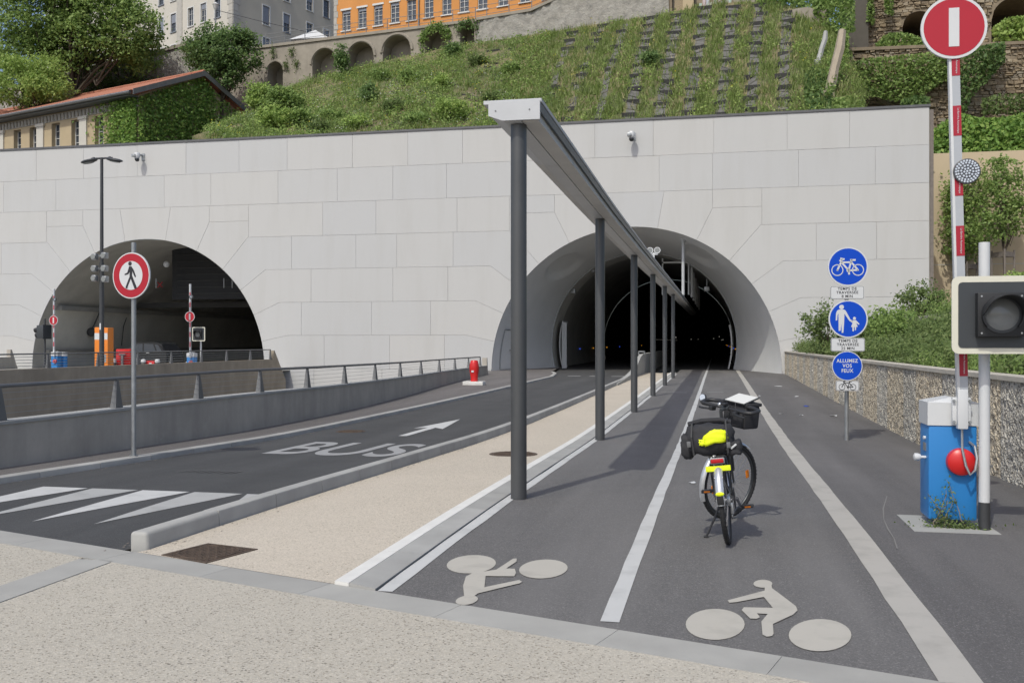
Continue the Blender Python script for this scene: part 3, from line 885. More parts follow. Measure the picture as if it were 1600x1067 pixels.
obj('coping', MB().box2((XLE, YF - .05, 13.352), (XR + .06, YF + 1.2, 13.47)), 'metal_trim', portal)
obj('end_return', MB().box2((XR - .3, YF + .06, -1.8), (XR + .03, YF + 7, 13.34)), 'reveal_concrete', portal)
obj('end_trim', MB().box2((XR + .035, YF - .02, -1.0), (XR + .2, YF + .5, 13.2)), 'stake_wood', portal)
# lip round the mouths
def ring(cx, z0, r, y, t=.05, mm='metal_trim', name='arch_lip', a0=-15, a1=195, par=None):
    mb = MB().tube([(cx + r * math.cos(R(a)), y, z0 + r * math.sin(R(a))) for a in np.linspace(a0, a1, 80)], t, 6)
    return obj(name, mb, mm, par or portal)
# flared reveal of the right hand mouth
CI, RI, YI = 1.4, 5.6, 58.6
def flare(n=72, m=6, a0=-22, a1=202):
    V, Fc = [], []
    dents = [(128.0, .47), (59.0, .47)]
    for j in range(m * 8 + 1):
        t = j / (m * 8)
        for i in range(n * 2 + 1):
            a = R(a0 + (a1 - a0) * i / (2 * n))
            r = RA * (1 - t) + RI * t; c = CI * t
            ad = math.degrees(a)
            d = 0.0
            for da, dt in dents:
                q = ((ad - da) / 9.5) ** 2 + ((t - dt) / .27) ** 2
                if q < 1: d = max(d, .42 * min(1, (1 - q) * 2.2) * (1 - .5 * (t - dt + .27) / .54))
            r += d
            V.append((XT + r * math.cos(a), YF + .02 + (YI - YF) * t, c + r * math.sin(a)))
    w_ = 2 * n + 1
    for j in range(m * 8):
        for i in range(2 * n): Fc.append((j * w_ + i, j * w_ + i + 1, (j + 1) * w_ + i + 1, (j + 1) * w_ + i))
    return V, Fc
V_, F_ = flare()
rawmesh('flared_reveal', V_, F_, 'reveal_paint', portal, smooth=True)
# door in the left cheek
def flare_pt(ang, t, off=0.0):
    r = RA * (1 - t) + RI * t - off
    return Vector((XT + r * math.cos(R(ang)), YF + (YI - YF) * t, CI * t + r * math.sin(R(ang))))
dmb = MB(); zt = 2.25
def cheek(t, z, off):
    r = RA * (1 - t) + RI * t; c = CI * t
    return Vector((XT - math.sqrt(max(r * r - (z - c) ** 2, .01)) + off, YF + (YI - YF) * t, z))
gv = [cheek(t, z, .05) for z in np.linspace(.05, zt, 7) for t in (.12, .3)]
dmb.add(gv, [(2 * i, 2 * i + 1, 2 * i + 3, 2 * i + 2) for i in range(6)])
dr = obj('service_door', dmb, 'reveal_paint', portal)
obj('handle', MB().cyl(cheek(.27, 1.1, .05), cheek(.27, 1.1, .14), .03).cyl(cheek(.27, 1.1, .13), cheek(.23, 1.1, .13), .02), 'lamp_paint', dr)
fr = MB()
for t in (.115, .305): fr.tube([cheek(t, z, .05) for z in np.linspace(.05, zt, 7)], .03, 5)
fr.tube([cheek(t, zt, .05) for t in np.linspace(.115, .305, 4)], .03, 5)
obj('door_frame', fr, 'galvanised', dr)
# right tunnel tube
def tubeV(cx, c, r, y0, y1, a0=-24, a1=204, n=64):
    V, Fc = [], []
    for y in (y0, y1):
        for i in range(n + 1):
            a = R(a0 + (a1 - a0) * i / n); V.append((cx + r * math.cos(a), y, c + r * math.sin(a)))
    for i in range(n): Fc.append((i, i + 1, n + 2 + i, n + 1 + i))
    return V, Fc
tun = thing('tunnel_bore', (XT, YI, -.1), 'dark round bore of the right hand tunnel with small lights', 'tunnel')
tv = MB()
ys = [YI, YI + 3.2]
V1, F1 = tubeV(XT, CI, RI, YI, YI + 3.2); rawmesh('entry_ring', V1, F1, 'tunnel_wall', tun, smooth=True)
V1, F1 = tubeV(XT, CI, RI + .25, YI + 3.2, YI + 30); rawmesh('lining', V1, F1, 'tunnel_mid', tun, smooth=True)
V1, F1 = tubeV(XT, CI, RI + .24, YI + 30, 250); rawmesh('lining', V1, F1, 'tunnel_shade_black', tun, smooth=True)  # rear lining coloured darker than the front, standing in for fading daylight
ring(XT, CI, RI - .02, YI + .02, .035, 'galvanised', 'rim_trim', par=tun)
obj('end_wall', MB().box2((XT - 7, 249, -2), (XT + 7, 249.4, 8.5)), 'tunnel_shade_black', tun)
# cladding leaves standing just inside on both sides
def leafpanel(side, y0, y1, z1, mm):
    mb = MB()
    zs = np.linspace(-.05, z1, 8)
    pts = []
    for z in zs:
        xx = math.sqrt(RI ** 2 - (z - CI) ** 2) - .35
        for y in (y0, y1): pts.append((XT + side * xx, y, z))
    for z in zs:
        xx = math.sqrt(RI ** 2 - (z - CI) ** 2) - .28
        for y in (y0, y1): pts.append((XT + side * xx, y, z))
    f = []
    for i in range(7):
        f += [(2 * i, 2 * i + 1, 2 * i + 3, 2 * i + 2), (16 + 2 * i, 16 + 2 * i + 2, 16 + 2 * i + 3, 16 + 2 * i + 1), (2 * i, 2 * i + 2, 16 + 2 * i + 2, 16 + 2 * i), (2 * i + 1, 16 + 2 * i + 1, 16 + 2 * i + 3, 2 * i + 3)]
    f += [(14, 15, 31, 30)]
    return obj('gate_leaf', mb.add(pts, f), mm, tun)
leafpanel(-1, YI + 1.2, YI + 3.1, 2.9, 'reveal_paint')
leafpanel(1, YI + .5, YI + 3.0, 2.6, 'reveal_paint')
obj('gate_edge', MB().box((XT - 4.98, YI + 1.15, 1.35), (.3, .08, 2.9)), 'white_paint', tun)
# central divider wall in the tunnel mouth
prof = [(37.0, -.02), (39, .02), (42, .10), (44.5, .24), (46.5, .48), (48.3, .80), (50, .95), (120, .95), (120, -.3), (37.0, -.3)]
div = thing('divider_wall', (-3.6, 46, -.1), 'low concrete wall curving up between the two lanes at the tunnel mouth', 'low wall')
obj('wall', MB().prism(prof, (-3.965, 0, 0), (0, 1, 0), (0, 0, 1), (1, 0, 0), .19), 'concrete_cap', div)
obj('bracket', MB().box((-3.87, 50.3, 1.08), (.34, .5, .05)).box((-4.02, 50.3, 1.0), (.04, .5, .16)).box((-3.72, 50.3, 1.0), (.04, .5, .16)), 'galvanised', div)
# marker lights
for nm, colr in (('amber', (1, .42, .03, 1)), ('cobalt', (.05, .12, 1, 1)), ('pale', (1, .95, .85, 1))):
    flat('glow_' + nm, sc4(colr, .6), .4, emit=colr, es=.7 if nm != 'pale' else .35)
k = 0
for side, z in ((-1, 1.05), (1, 1.05)):
    for y in (64, 72, 80, 90, 102, 116, 132, 150):
        xx = math.sqrt((RI + .25) ** 2 - (z - CI) ** 2) - .12
        c = ('amber', 'cobalt', 'amber')[k % 3]; k += 1
        obj('marker_light', MB().box((XT + side * xx, y, z), (.07, .07, .07)), 'glow_' + c, tun, smooth=False)
for i in range(26):
    y = 150 + i * 3.6
    for side in (-1, 1): obj('marker_light', MB().box((XT + side * 5.3, y, 1.9), (.05, .1, .04)), 'glow_pale', tun, smooth=False)
for (px, py, Y) in ((1056, 527, 120), (1080, 530, 150), (1091, 530, 180), (1115, 529, 150), (1124, 526, 130)):
    p = onY(px, py, Y); obj('marker_light', MB().box(p, (.09, .1, .09)), 'glow_pale', tun, smooth=False)
# projector under the crown and on the cheeks
def lampbox(p, name='bracket_lamp', s=1.0):
    mb = MB().cyl((p[0], p[1], p[2] + .35 * s), (p[0], p[1], p[2]), .03 * s).bbox((p[0], p[1] - .08 * s, p[2] - .08 * s), (.22 * s, .3 * s, .2 * s), .03)
    return obj(name, mb, 'galvanised', tun)
lampbox(onY(1104.5, 449, YI + 1), s=1.4)
lampbox(onY(896, 452, YI + 1), s=1.5); lampbox(onY(927, 421, YI + 1), s=1.0)
# ventilator hangers: plates and ducts hung over the cycle side
hang = thing('hanging_duct', (-1.9, 53, 4.0), 'row of pale hanger plates carrying the cable tray into the tunnel', 'duct')
for i, Y in enumerate((59.5, 64.5, 70, 76, 83)):
    zt = CI + math.sqrt(RI ** 2 - (-1.55 - XT) ** 2) - .05
    obj('hanger_plate', MB().box2((-1.62, Y, 4.3), (-1.5, Y + 1.6, zt)), 'canopy_metal', hang)
obj('hanger_post', MB().cyl((-1.83, 52.6, 4.1), (-1.83, 52.6, 7.25), .085, n=12), 'canopy_metal', hang)
obj('post_head', MB().cyl((-1.83, 52.6, 7.0), (-1.83, 52.6, 7.35), .16, .2, n=12), 'canopy_metal', hang)
obj('sign_frame', MB().box2((-3.3, YI - .1, 4.4), (-3.22, YI, 6.6)).box2((-1.75, YI - .1, 4.4), (-1.67, YI, 6.3)).box2((-3.3, YI - .1, 6.3), (-1.7, YI, 6.4)), 'galvanised', hang)

# ---------------------------------------------------------------- left tunnel
tl = thing('left_tunnel', (XL, YF, -.1), 'dark vaulted left hand tunnel with pale lower wall and bulkhead', 'tunnel')
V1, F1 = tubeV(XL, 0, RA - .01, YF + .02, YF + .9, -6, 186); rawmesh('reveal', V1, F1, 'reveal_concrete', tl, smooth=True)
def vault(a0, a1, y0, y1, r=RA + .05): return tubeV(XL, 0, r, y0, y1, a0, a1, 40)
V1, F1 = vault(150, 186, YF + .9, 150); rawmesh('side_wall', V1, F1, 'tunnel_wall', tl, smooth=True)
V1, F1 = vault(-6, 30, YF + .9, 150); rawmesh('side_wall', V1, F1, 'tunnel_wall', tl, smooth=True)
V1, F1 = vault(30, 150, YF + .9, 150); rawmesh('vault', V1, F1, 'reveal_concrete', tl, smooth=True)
obj('end_wall', MB().box2((XL - 8, 149, -1), (XL + 8, 149.3, 8)), 'tunnel_shade_black', tl)
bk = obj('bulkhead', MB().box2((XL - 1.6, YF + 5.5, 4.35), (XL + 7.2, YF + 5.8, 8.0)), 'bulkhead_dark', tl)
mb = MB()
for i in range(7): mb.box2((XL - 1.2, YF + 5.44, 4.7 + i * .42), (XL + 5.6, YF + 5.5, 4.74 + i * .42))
obj('louvre', mb, 'tunnel_shade_black', bk)
obj('beam', MB().box2((XL - 7.5, YF + 9, 3.95), (XL + 7.5, YF + 9.5, 4.3)), 'tunnel_shade_black', tl)
obj('cornice', MB().box2((XL - 6.85, YF + 1, 3.55), (XL - 6.4, 120, 3.8)), 'tunnel_dark', tl)
obj('dado_rail', MB().box2((XL - 7.55, YF + 1, .95), (XL - 7.35, 120, 1.1)), 'tunnel_dark', tl)
x_ = onY(250, 445, YF + 5.38)
obj('lane_cross', MB().box(x_, (.5, .04, .05), M4=Matrix.Rotation(R(45), 4, 'Y')).box(x_, (.5, .05, .05), M4=Matrix.Rotation(R(-45), 4, 'Y')), 'sign_red', bk)
for px in (244, 350, 363):
    p = onY(px, 450, YF + 3.5); q = onY(px, 435, YF + 3.5)
    obj('hanger_rod', MB().cyl(p, q, .035), 'galvanised', tl)
obj('globe_lamp', MB().ball(onY(260, 413, YF + 3.5), .2), 'sign_white', tl)
obj('hanger_cable', MB().tube([onY(145, 512, YF + 5), onY(155, 490, YF + 5), onY(162, 466, YF + 5)], .05, 6).ball(onY(143, 519, YF + 5), .3), 'tunnel_shade_black', tl)
obj('wall_cable', MB().tube([onX(190, 540, XL - 7.2), onX(193, 510, XL - 7.15), onX(204, 478, XL - 6.9)], .03, 5), 'tunnel_shade_black', tl)
# drawing: small surveyor mark is left to the stone; cameras on the facade
def wall_camera(px, py, lab, s=1.0):
    p = onY(px, py, YF)
    root = thing('wall_camera', (p.x, YF, p.z), lab, 'camera')
    obj('bracket', MB().box((p.x + .08, YF - .02, p.z), (.22, .04, .42)).box((p.x + .02, YF - .22, p.z + .08), (.09, .42, .09)), 'galvanised', root)
    obj('housing', MB().lathe([(.02, .18), (.14, .17), (.17, .08), (.18, -.04), (.15, -.14), (.06, -.24), (.01, -.25)], (p.x, YF - .5, p.z), (0, 0, 1), 16), 'white_paint', root)
    obj('dome', MB().ball((p.x, YF - .5, p.z - .22), .14), 'glass_dark', root)
    obj('lens_box', MB().bbox((p.x - .1, YF - .62, p.z - .02), (.22, .3, .18), .03), 'galvanised', root)
wall_camera(222, 246, 'surveillance camera on the facade above the left tunnel')
wall_camera(988, 214, 'surveillance camera on the facade above the right tunnel')
# ================================================================ CANOPY ON COLUMNS
can = thing('lighting_canopy', (-2.0, 9.66, 0), 'long narrow metal canopy on a row of dark columns', 'canopy')
YC = [9.66 + 6.965 * i for i in range(6)]
SOF = 3.83
for Y in YC:
    z0 = g(Y) + .012
    obj('column', MB().cyl((-2.0, Y, z0 - .1), (-2.0, Y, g(Y) + SOF + .01), .0825, n=28), 'column_paint', can, smooth=35)
yl = [9.51] + [10 + i * 1.0 for i in range(72)]
def sweep(name, prof, mm, par=can, ys=yl):
    mb = MB(); n = len(prof); V = []
    for y in ys: V += [(p[0], y, g(min(y, 52)) + SOF + p[1]) for p in prof]
    f = []
    for j in range(len(ys) - 1):
        for i in range(n): f.append((j * n + i, j * n + (i + 1) % n, (j + 1) * n + (i + 1) % n, (j + 1) * n + i))
    f += [tuple(reversed(range(n))), tuple((len(ys) - 1) * n + i for i in range(n))]
    return obj(name, mb.add(V, f), mm, par, smooth=False)
sweep('box_beam', [(-1.775, .02), (-2.13, .02), (-2.255, .066), (-2.255, .19), (-1.775, .19)], 'canopy_soffit')
sweep('top_plate', [(-1.735, .195), (-2.335, .195), (-2.335, .232), (-1.735, .232)], 'canopy_metal')
sweep('drip_edge', [(-1.744, .10), (-1.765, .10), (-1.765, .192), (-1.744, .192)], 'rail_metal')
obj('end_cap', MB().prism([(-1.745, 0), (-2.13, 0), (-2.275, .055), (-2.275, .193), (-1.745, .193)], (0, 9.47, SOF), (1, 0, 0), (0, 0, 1), (0, 1, 0), .036), 'canopy_metal', can, smooth=False)
mb = MB()
for a in (-2.2, -1.85): mb.disc((a, 9.47, SOF + .1), .009, (0, -1, 0), .004, 8)
obj('rivet', mb, 'rail_metal', can)
y = 9.52; i = 0
while y < 58:
    y2 = y + 2.32
    zz = lambda q: g(min(q, 52)) + SOF
    def pan(x0, x1, dz0, dz1, yy, yz): return MB().add([(x0, yy, zz(yy) + dz0), (x1, yy, zz(yy) + dz0), (x1, yz, zz(yz) + dz0), (x0, yz, zz(yz) + dz0), (x0, yy, zz(yy) + dz1), (x1, yy, zz(yy) + dz1), (x1, yz, zz(yz) + dz1), (x0, yz, zz(yz) + dz1)], [(0, 1, 2, 3), (4, 5, 6, 7), (0, 1, 5, 4), (1, 2, 6, 5), (2, 3, 7, 6), (3, 0, 4, 7)])
    obj('soffit_panel', pan(-1.93, -1.76, .004, .018, y + .006, y2 - .006), 'canopy_soffit', can, smooth=False)
    obj('soffit_panel', pan(-2.115, -1.945, .006, .018, y + .006, y2 - .006), 'canopy_metal', can, smooth=False)
    a = Vector((-2.125, 0, .024)); b = Vector((-2.25, 0, .070))
    obj('soffit_panel', MB().add([(a.x, y + .006, zz(y) + a.z - .006), (b.x, y + .006, zz(y) + b.z - .006), (b.x, y2 - .006, zz(y2) + b.z - .006), (a.x, y2 - .006, zz(y2) + a.z - .006)], [(0, 1, 2, 3)]), 'canopy_soffit' if i % 3 else 'canopy_metal', can, smooth=False)
    y = y2; i += 1
# twin projector sitting on the canopy
p = onX(1021.5, 400, -1.86)
tw = thing('twin_projector', (p.x, p.y, g(p.y) + SOF + .232), 'pair of round white projectors on top of the canopy', 'floodlight')
zb = g(p.y) + SOF + .232
obj('post', MB().cyl((p.x, p.y, zb), (p.x, p.y, zb + .30), .03).box((p.x, p.y, zb + .015), (.16, .16, .03)).box((p.x, p.y, zb + .26), (.24, .06, .06)), 'white_paint', tw)
for s in (-1, 1):
    h = obj('projector', MB().lathe([(.02, .16), (.06, .14), (.09, 0), (.095, -.03), (.075, -.03), (.07, .0), (.01, .02)], (p.x + s * .105, p.y - .02, zb + .36), (0, 1, -.05), 16), 'white_paint', tw)
    obj('lens', MB().disc((p.x + s * .105, p.y - .035, zb + .36), .07, (0, -1, 0), .01, 16), 'lens_grey', h)

# ================================================================ PARAPETS WITH RAILINGS
def poly_hit(px, poly):
    a = (px - CX) / F; d = Vector((a * CS - SN, a * SN + CS))
    for p, q in zip(poly[:-1], poly[1:]):
        p, q = Vector(p), Vector(q); e = q - p
        den = d.x * e.y - d.y * e.x
        if abs(den) < 1e-9: continue
        t = (p.x * e.y - p.y * e.x) / den; s = (p.x * d.y - p.y * d.x) / den
        if t > 0 and -1e-6 <= s <= 1 + 1e-6: return p + e * s
    return None
def parapet(name, line, ztop, thick, posts_px, rail_h, label, mm, coping, extra_posts=(), zbot=-2.0, wires=4, end_slope=True, post_w=.17, pieces=None):
    root = thing(name, (line[0][0], line[0][1], zbot), label, 'parapet')
    dl = dense(line, 1.0)
    n = len(dl)
    def strip(x0, x1, z0, z1, nm, m_, z0abs=None):
        V = []
        for (x, y) in dl:
            zt = ztop(y)
            za = z0abs if z0abs is not None else zt + z0
            V += [(x + x0, y, za), (x + x1, y, za), (x + x1, y, zt + z1), (x + x0, y, zt + z1)]
        f = [(j * 4 + i, j * 4 + (i + 1) % 4, (j + 1) * 4 + (i + 1) % 4, (j + 1) * 4 + i) for j in range(n - 1) for i in range(4)]
        f += [(3, 2, 1, 0), tuple((n - 1) * 4 + i for i in range(4))]
        return obj(nm, MB().add(V, f), m_, root)
    strip(-thick, 0, 0, -.03 if coping else 0, 'wall', mm, zbot)
    if coping: strip(-thick - .02, .02, -.027, .012, 'coping', 'concrete_cap')
    pts = [poly_hit(px, line) for px in posts_px]
    pts = [p for p in pts if p is not None] + [Vector(q) for q in extra_posts]
    pts.sort(key=lambda p: p.y)
    for p in pts:
        zt = ztop(p.y) + (.012 if coping else 0)
        xx = p.x - thick * .45
        wv = post_w / 2
        obj('post', MB().add([(xx - .05, p.y - wv, zt), (xx + .05, p.y - wv, zt), (xx + .05, p.y + wv, zt), (xx - .05, p.y + wv, zt), (xx - .02, p.y - .02, zt + rail_h), (xx + .02, p.y - .02, zt + rail_h), (xx + .02, p.y + .02, zt + rail_h), (xx - .02, p.y + .02, zt + rail_h)], [(3, 2, 1, 0), (4, 5, 6, 7), (0, 1, 5, 4), (1, 2, 6, 5), (2, 3, 7, 6), (3, 0, 4, 7)]), 'rail_metal', root, smooth=False)
    path = [(x - thick * .45, y, ztop(y) + (.012 if coping else 0) + rail_h) for x, y in dl if y <= pts[-1].y] + [(pts[-1].x - thick * .45, pts[-1].y, ztop(pts[-1].y) + rail_h + (.012 if coping else 0))]
    obj('handrail', MB().tube(path, .027, 8), 'rail_metal', root)
    for w_ in range(wires):
        hh = rail_h * (w_ + 1) / (wires + 1)
        obj('cable', MB().tube([(a, b, c - rail_h + hh) for a, b, c in path], .0035 if coping else .012, 4), 'galvanised', root)
    if end_slope:
        x, y = dl[-1]; zt = ztop(y)
        obj('end_plate', MB().prism([(y - .02, zt + rail_h * .9), (y + .1, zt + rail_h * .9), (y + end_slope, zt - 1.2), (y + end_slope, zbot), (y - .02, zbot)], (x - thick, 0, 0), (0, 1, 0), (0, 0, 1), (1, 0, 0), thick * .9), mm, root, smooth=False)
    return root
zN = lambda y: float(np.interp(y, [2, 10, 16, 30, 46], [.60, .60, .62, .50, .41]))
parapet('concrete_parapet', WALL_N, zN, .26, [11, 193, 320, 415, 488, 545.5, 592.5, 631, 663, 691, 715, 736, 754], .43, 'near grey concrete parapet with cable railing beside the bus lane', 'concrete_wall', True, extra_posts=[(-8.85, 6.9)], end_slope=.35)
parapet('concrete_parapet', [(-24, 16), (-24, 49.2)], lambda y: .62, .3, [80, 158, 220, 272, 319, 358, 395, 426], .53, 'brown stained concrete parapet with railing in front of the left tunnel', 'concrete_brown', False, extra_posts=[(-24, 22.5), (-24, 26.0)], end_slope=1.5)
parapet('concrete_parapet', [(-41.6, 30), (-41.6, 50.2)], lambda y: .66, .3, [44], .5, 'far left concrete parapet ending beside the left tunnel mouth', 'concrete_wall', False, extra_posts=[(-41.6, 44), (-41.6, 38)], end_slope=.8, wires=1)

# ================================================================ SIGNS
class Pl:
    """drawing plane: O, U right, V up, N towards the viewer"""
    def __init__(s, O, rz=0.0, sc=1.0):
        s.O = Vector(O); m = Matrix.Rotation(rz, 3, 'Z'); s.U = m @ Vector((1, 0, 0)); s.V = Vector((0, 0, 1)); s.N = s.U.cross(s.V); s.sc = sc
    def poly(s, mb, pts, d0, d=.002): return mb.prism([(a * s.sc, b * s.sc) for a, b in pts], s.O + s.N * d0, s.U, s.V, s.N, d)
    def circ(s, mb, c, r, d0, d=.002, n=32): return s.poly(mb, [(c[0] + r * math.cos(t), c[1] + r * math.sin(t)) for t in np.linspace(0, 2 * math.pi, n + 1)[:-1]], d0, d)
    def ring(s, mb, c, r0, r1, d0, d=.002, n=32):
        ts = np.linspace(0, 2 * math.pi, n + 1)
        for a, b in zip(ts[:-1], ts[1:]): s.poly(mb, [(c[0] + r * math.cos(t), c[1] + r * math.sin(t)) for r, t in ((r0, a), (r1, a), (r1, b), (r0, b))], d0, d)
    def stroke(s, mb, pts, w, d0, d=.002):
        for p, q in zip(pts[:-1], pts[1:]):
            p, q = Vector(p), Vector(q); e = (q - p).normalized(); n = Vector((-e.y, e.x)) * w / 2; ee = e * w * .3
            s.poly(mb, [p - n - ee, q - n + ee, q + n + ee, p + n - ee], d0, d)
    def rrect(s, mb, w, h, r, d0, d=.002, c=(0, 0)):
        pts = []
        for cx, cy, a in ((w / 2 - r, h / 2 - r, 0), (-w / 2 + r, h / 2 - r, 90), (-w / 2 + r, -h / 2 + r, 180), (w / 2 - r, -h / 2 + r, 270)):
            pts += [(c[0] + cx + r * math.cos(R(a + t)), c[1] + cy + r * math.sin(R(a + t))) for t in (0, 30, 60, 90)]
        return s.poly(mb, pts, d0, d)
def disc_sign(pl, r, face, parent, rim='sign_white', rimw=.07, back='galvanised'):
    mb = MB(); pl.circ(mb, (0, 0), r, -.02, .022, 44)
    s = obj('sign_disc', mb, rim, parent, smooth=40)
    mb = MB(); pl.circ(mb, (0, 0), r * (1 - rimw), .002, .002, 44); obj('sign_face', mb, face, s, smooth=False)
    return s
def bike_symbol(pl, mb, k, w, d0):
    T = lambda pts: [((x - 373) / 125 * k, -(y - 187) / 125 * k + .0) for x, y in pts]
    for c in ((305, 187), (438, 187)):
        cc = T([c])[0]; pl.ring(mb, cc, 33 / 125 * k, 39 / 125 * k, d0)
        pl.circ(mb, cc, 6 / 125 * k, d0, n=10)
    for q in ([(305, 187), (333, 128)], [(333, 135), (395, 135)], [(398, 118), (378, 187)], [(336, 140), (375, 185)], [(395, 135), (438, 187)], [(378, 190), (438, 187)], [(322, 125), (330, 118), (348, 113)], [(391, 120), (420, 120)], [(378, 187), (381, 214)], [(327, 110), (338, 112)]):
        pl.stroke(mb, T(q), w * k, d0)
    pl.circ(mb, T([(377, 190)])[0], 13 / 125 * k, d0, n=14)
b = onG(1323, 688)
ZS = at(0, 0, 1).z
sp = thing('cycle_sign_post', (b.x, b.y, g(b.y)), 'grey post with three round blue signs and white plates', 'sign')
zc_s = 16.55
def sgn(px, py): return at(px, py, zc_s) - Vector((0, .06, 0))
obj('pole', MB().cyl((b.x, b.y, g(b.y) - .05), (b.x, b.y, at(1323, 400, zc_s).z), .036, n=14), 'galvanised', sp)
P1 = sgn(1324, 417); pl = Pl(P1, R(4)); s = disc_sign(pl, .335, 'sign_blue', sp)
mb = MB(); bike_symbol(Pl(P1 - Vector((0, 0, .06)), R(4)), mb, .32, .095, .0045); obj('cycle_symbol', mb, 'sign_white', s, smooth=False)
P2 = sgn(1324.5, 498.5); pl = Pl(P2, R(4)); s = disc_sign(pl, .325, 'sign_blue', sp)
mb = MB(); k = .325 / 130
T = lambda pts: [((x - 377) * k, -(y - 528) * k) for x, y in pts]
pl.circ(mb, T([(333, 446)])[0], 16 * k, .0045, n=18)
pl.poly(mb, T([(318, 463), (348, 463), (360, 470), (392, 532), (408, 540), (404, 547), (386, 543), (352, 492), (351, 540), (345, 622), (334, 624), (332, 560), (326, 610), (314, 610), (313, 545), (312, 490), (306, 505), (304, 538), (294, 538), (296, 490), (303, 470)]), .0045)
pl.circ(mb, T([(418, 524)])[0], 10 * k, .0045, n=14)
pl.poly(mb, T([(408, 536), (428, 536), (452, 562), (447, 568), (430, 556), (440, 582), (430, 583), (428, 605), (420, 606), (420, 584), (415, 584), (414, 612), (405, 612), (405, 584), (396, 582), (406, 556), (392, 546), (396, 540)]), .0045)
obj('walker_symbol', mb, 'sign_white', s, smooth=False)
P3 = sgn(1323, 571.5); pl = Pl(P3, R(4)); s = disc_sign(pl, .252, 'sign_blue', sp, rimw=.05)
for i, tx in enumerate(('ALLUMEZ', 'VOS', 'FEUX')):
    text_mesh('lettering', tx, 'sign_white', .085, P3 + Vector((0, 0, .085 - i * .085)), pl.U, pl.V, s, .0055, xs=.9, bold=.002, spacing=1.1)
def plate(px, py, w, h, lines, size):
    P = sgn(px, py); pl = Pl(P, R(4)); mb = MB(); pl.rrect(mb, w, h, .03, -.02, .022)
    s = obj('text_plate', mb, 'sign_white', sp)
    mb = MB(); pl.rrect(mb, w - .012, h - .012, .026, .0021, .001); obj('plate_border', mb, 'ink_black', s)
    mb = MB(); pl.rrect(mb, w - .024, h - .024, .022, .0032, .001); obj('plate_face', mb, 'sign_white', s)
    for i, tx in enumerate(lines):
        text_mesh('lettering', tx, 'ink_black', size, P + Vector((0, 0, (len(lines) - 1) / 2 * size * .98 - i * size * .98)), pl.U, pl.V, s, .0055, xs=1.0, spacing=1.12, bold=.0012)
    return P, pl, s
plate(1323, 457.5, .56, .225, ('TEMPS DE', 'TRAVERSÉE', '8 MIN'), .066)
plate(1324, 538.5, .56, .23, ('TEMPS DE', 'TRAVERSÉE', '25 MIN'), .066)
P, pl, s = plate(1323.5, 602.5, .385, .175, (), .07)
mb = MB(); bike_symbol(Pl(P - Vector((0, 0, .02)), R(4)), mb, .17, .07, .0055); obj('cycle_symbol', mb, 'ink_black', s, smooth=False)

# no-pedestrians sign on the left pavement
b = onG(209, 713.5, .062)
ps = thing('no_walking_sign', (b.x, b.y, g(b.y) + .062), 'round red-ringed no pedestrians sign on a tall grey post', 'sign')
zcp = (Vector((b.x, b.y)) @ Vector((-SN, CS)))
def sg2(px, py): return at(px, py, zcp)
obj('pole', MB().cyl((b.x, b.y, g(b.y) + .05), (b.x, b.y, sg2(207, 379).z), .033, n=14), 'galvanised', ps)
obj('foot_collar', MB().cyl((b.x, b.y, g(b.y) + .06), (b.x, b.y, g(b.y) + .085), .06, n=14), 'galvanised', ps)
Pp = Vector((b.x, b.y - .06, sg2(205, 431).z)); pl = Pl(Pp, R(-8))
s = disc_sign(pl, .315, 'sign_red', ps, rimw=.05)
mb = MB(); pl.circ(mb, (0, 0), .197, .0045, .002, 40); f2 = obj('sign_field', mb, 'sign_white', s)
mb = MB(); k = .315 / 128
T = lambda pts: [((x - 508) * k, -(y - 866) * k) for x, y in pts]
pl.circ(mb, T([(503, 800)])[0], 12 * k, .007, n=16)
pl.poly(mb, T([(497, 815), (512, 815), (530, 838), (544, 872), (538, 878), (528, 862), (519, 842), (517, 866), (548, 930), (550, 938), (534, 940), (508, 884), (484, 934), (490, 938), (472, 936), (474, 926), (500, 872), (500, 845), (492, 858), (466, 864), (466, 856), (484, 850)]), .007)
obj('walker_symbol', mb, 'ink_black', s, smooth=False)

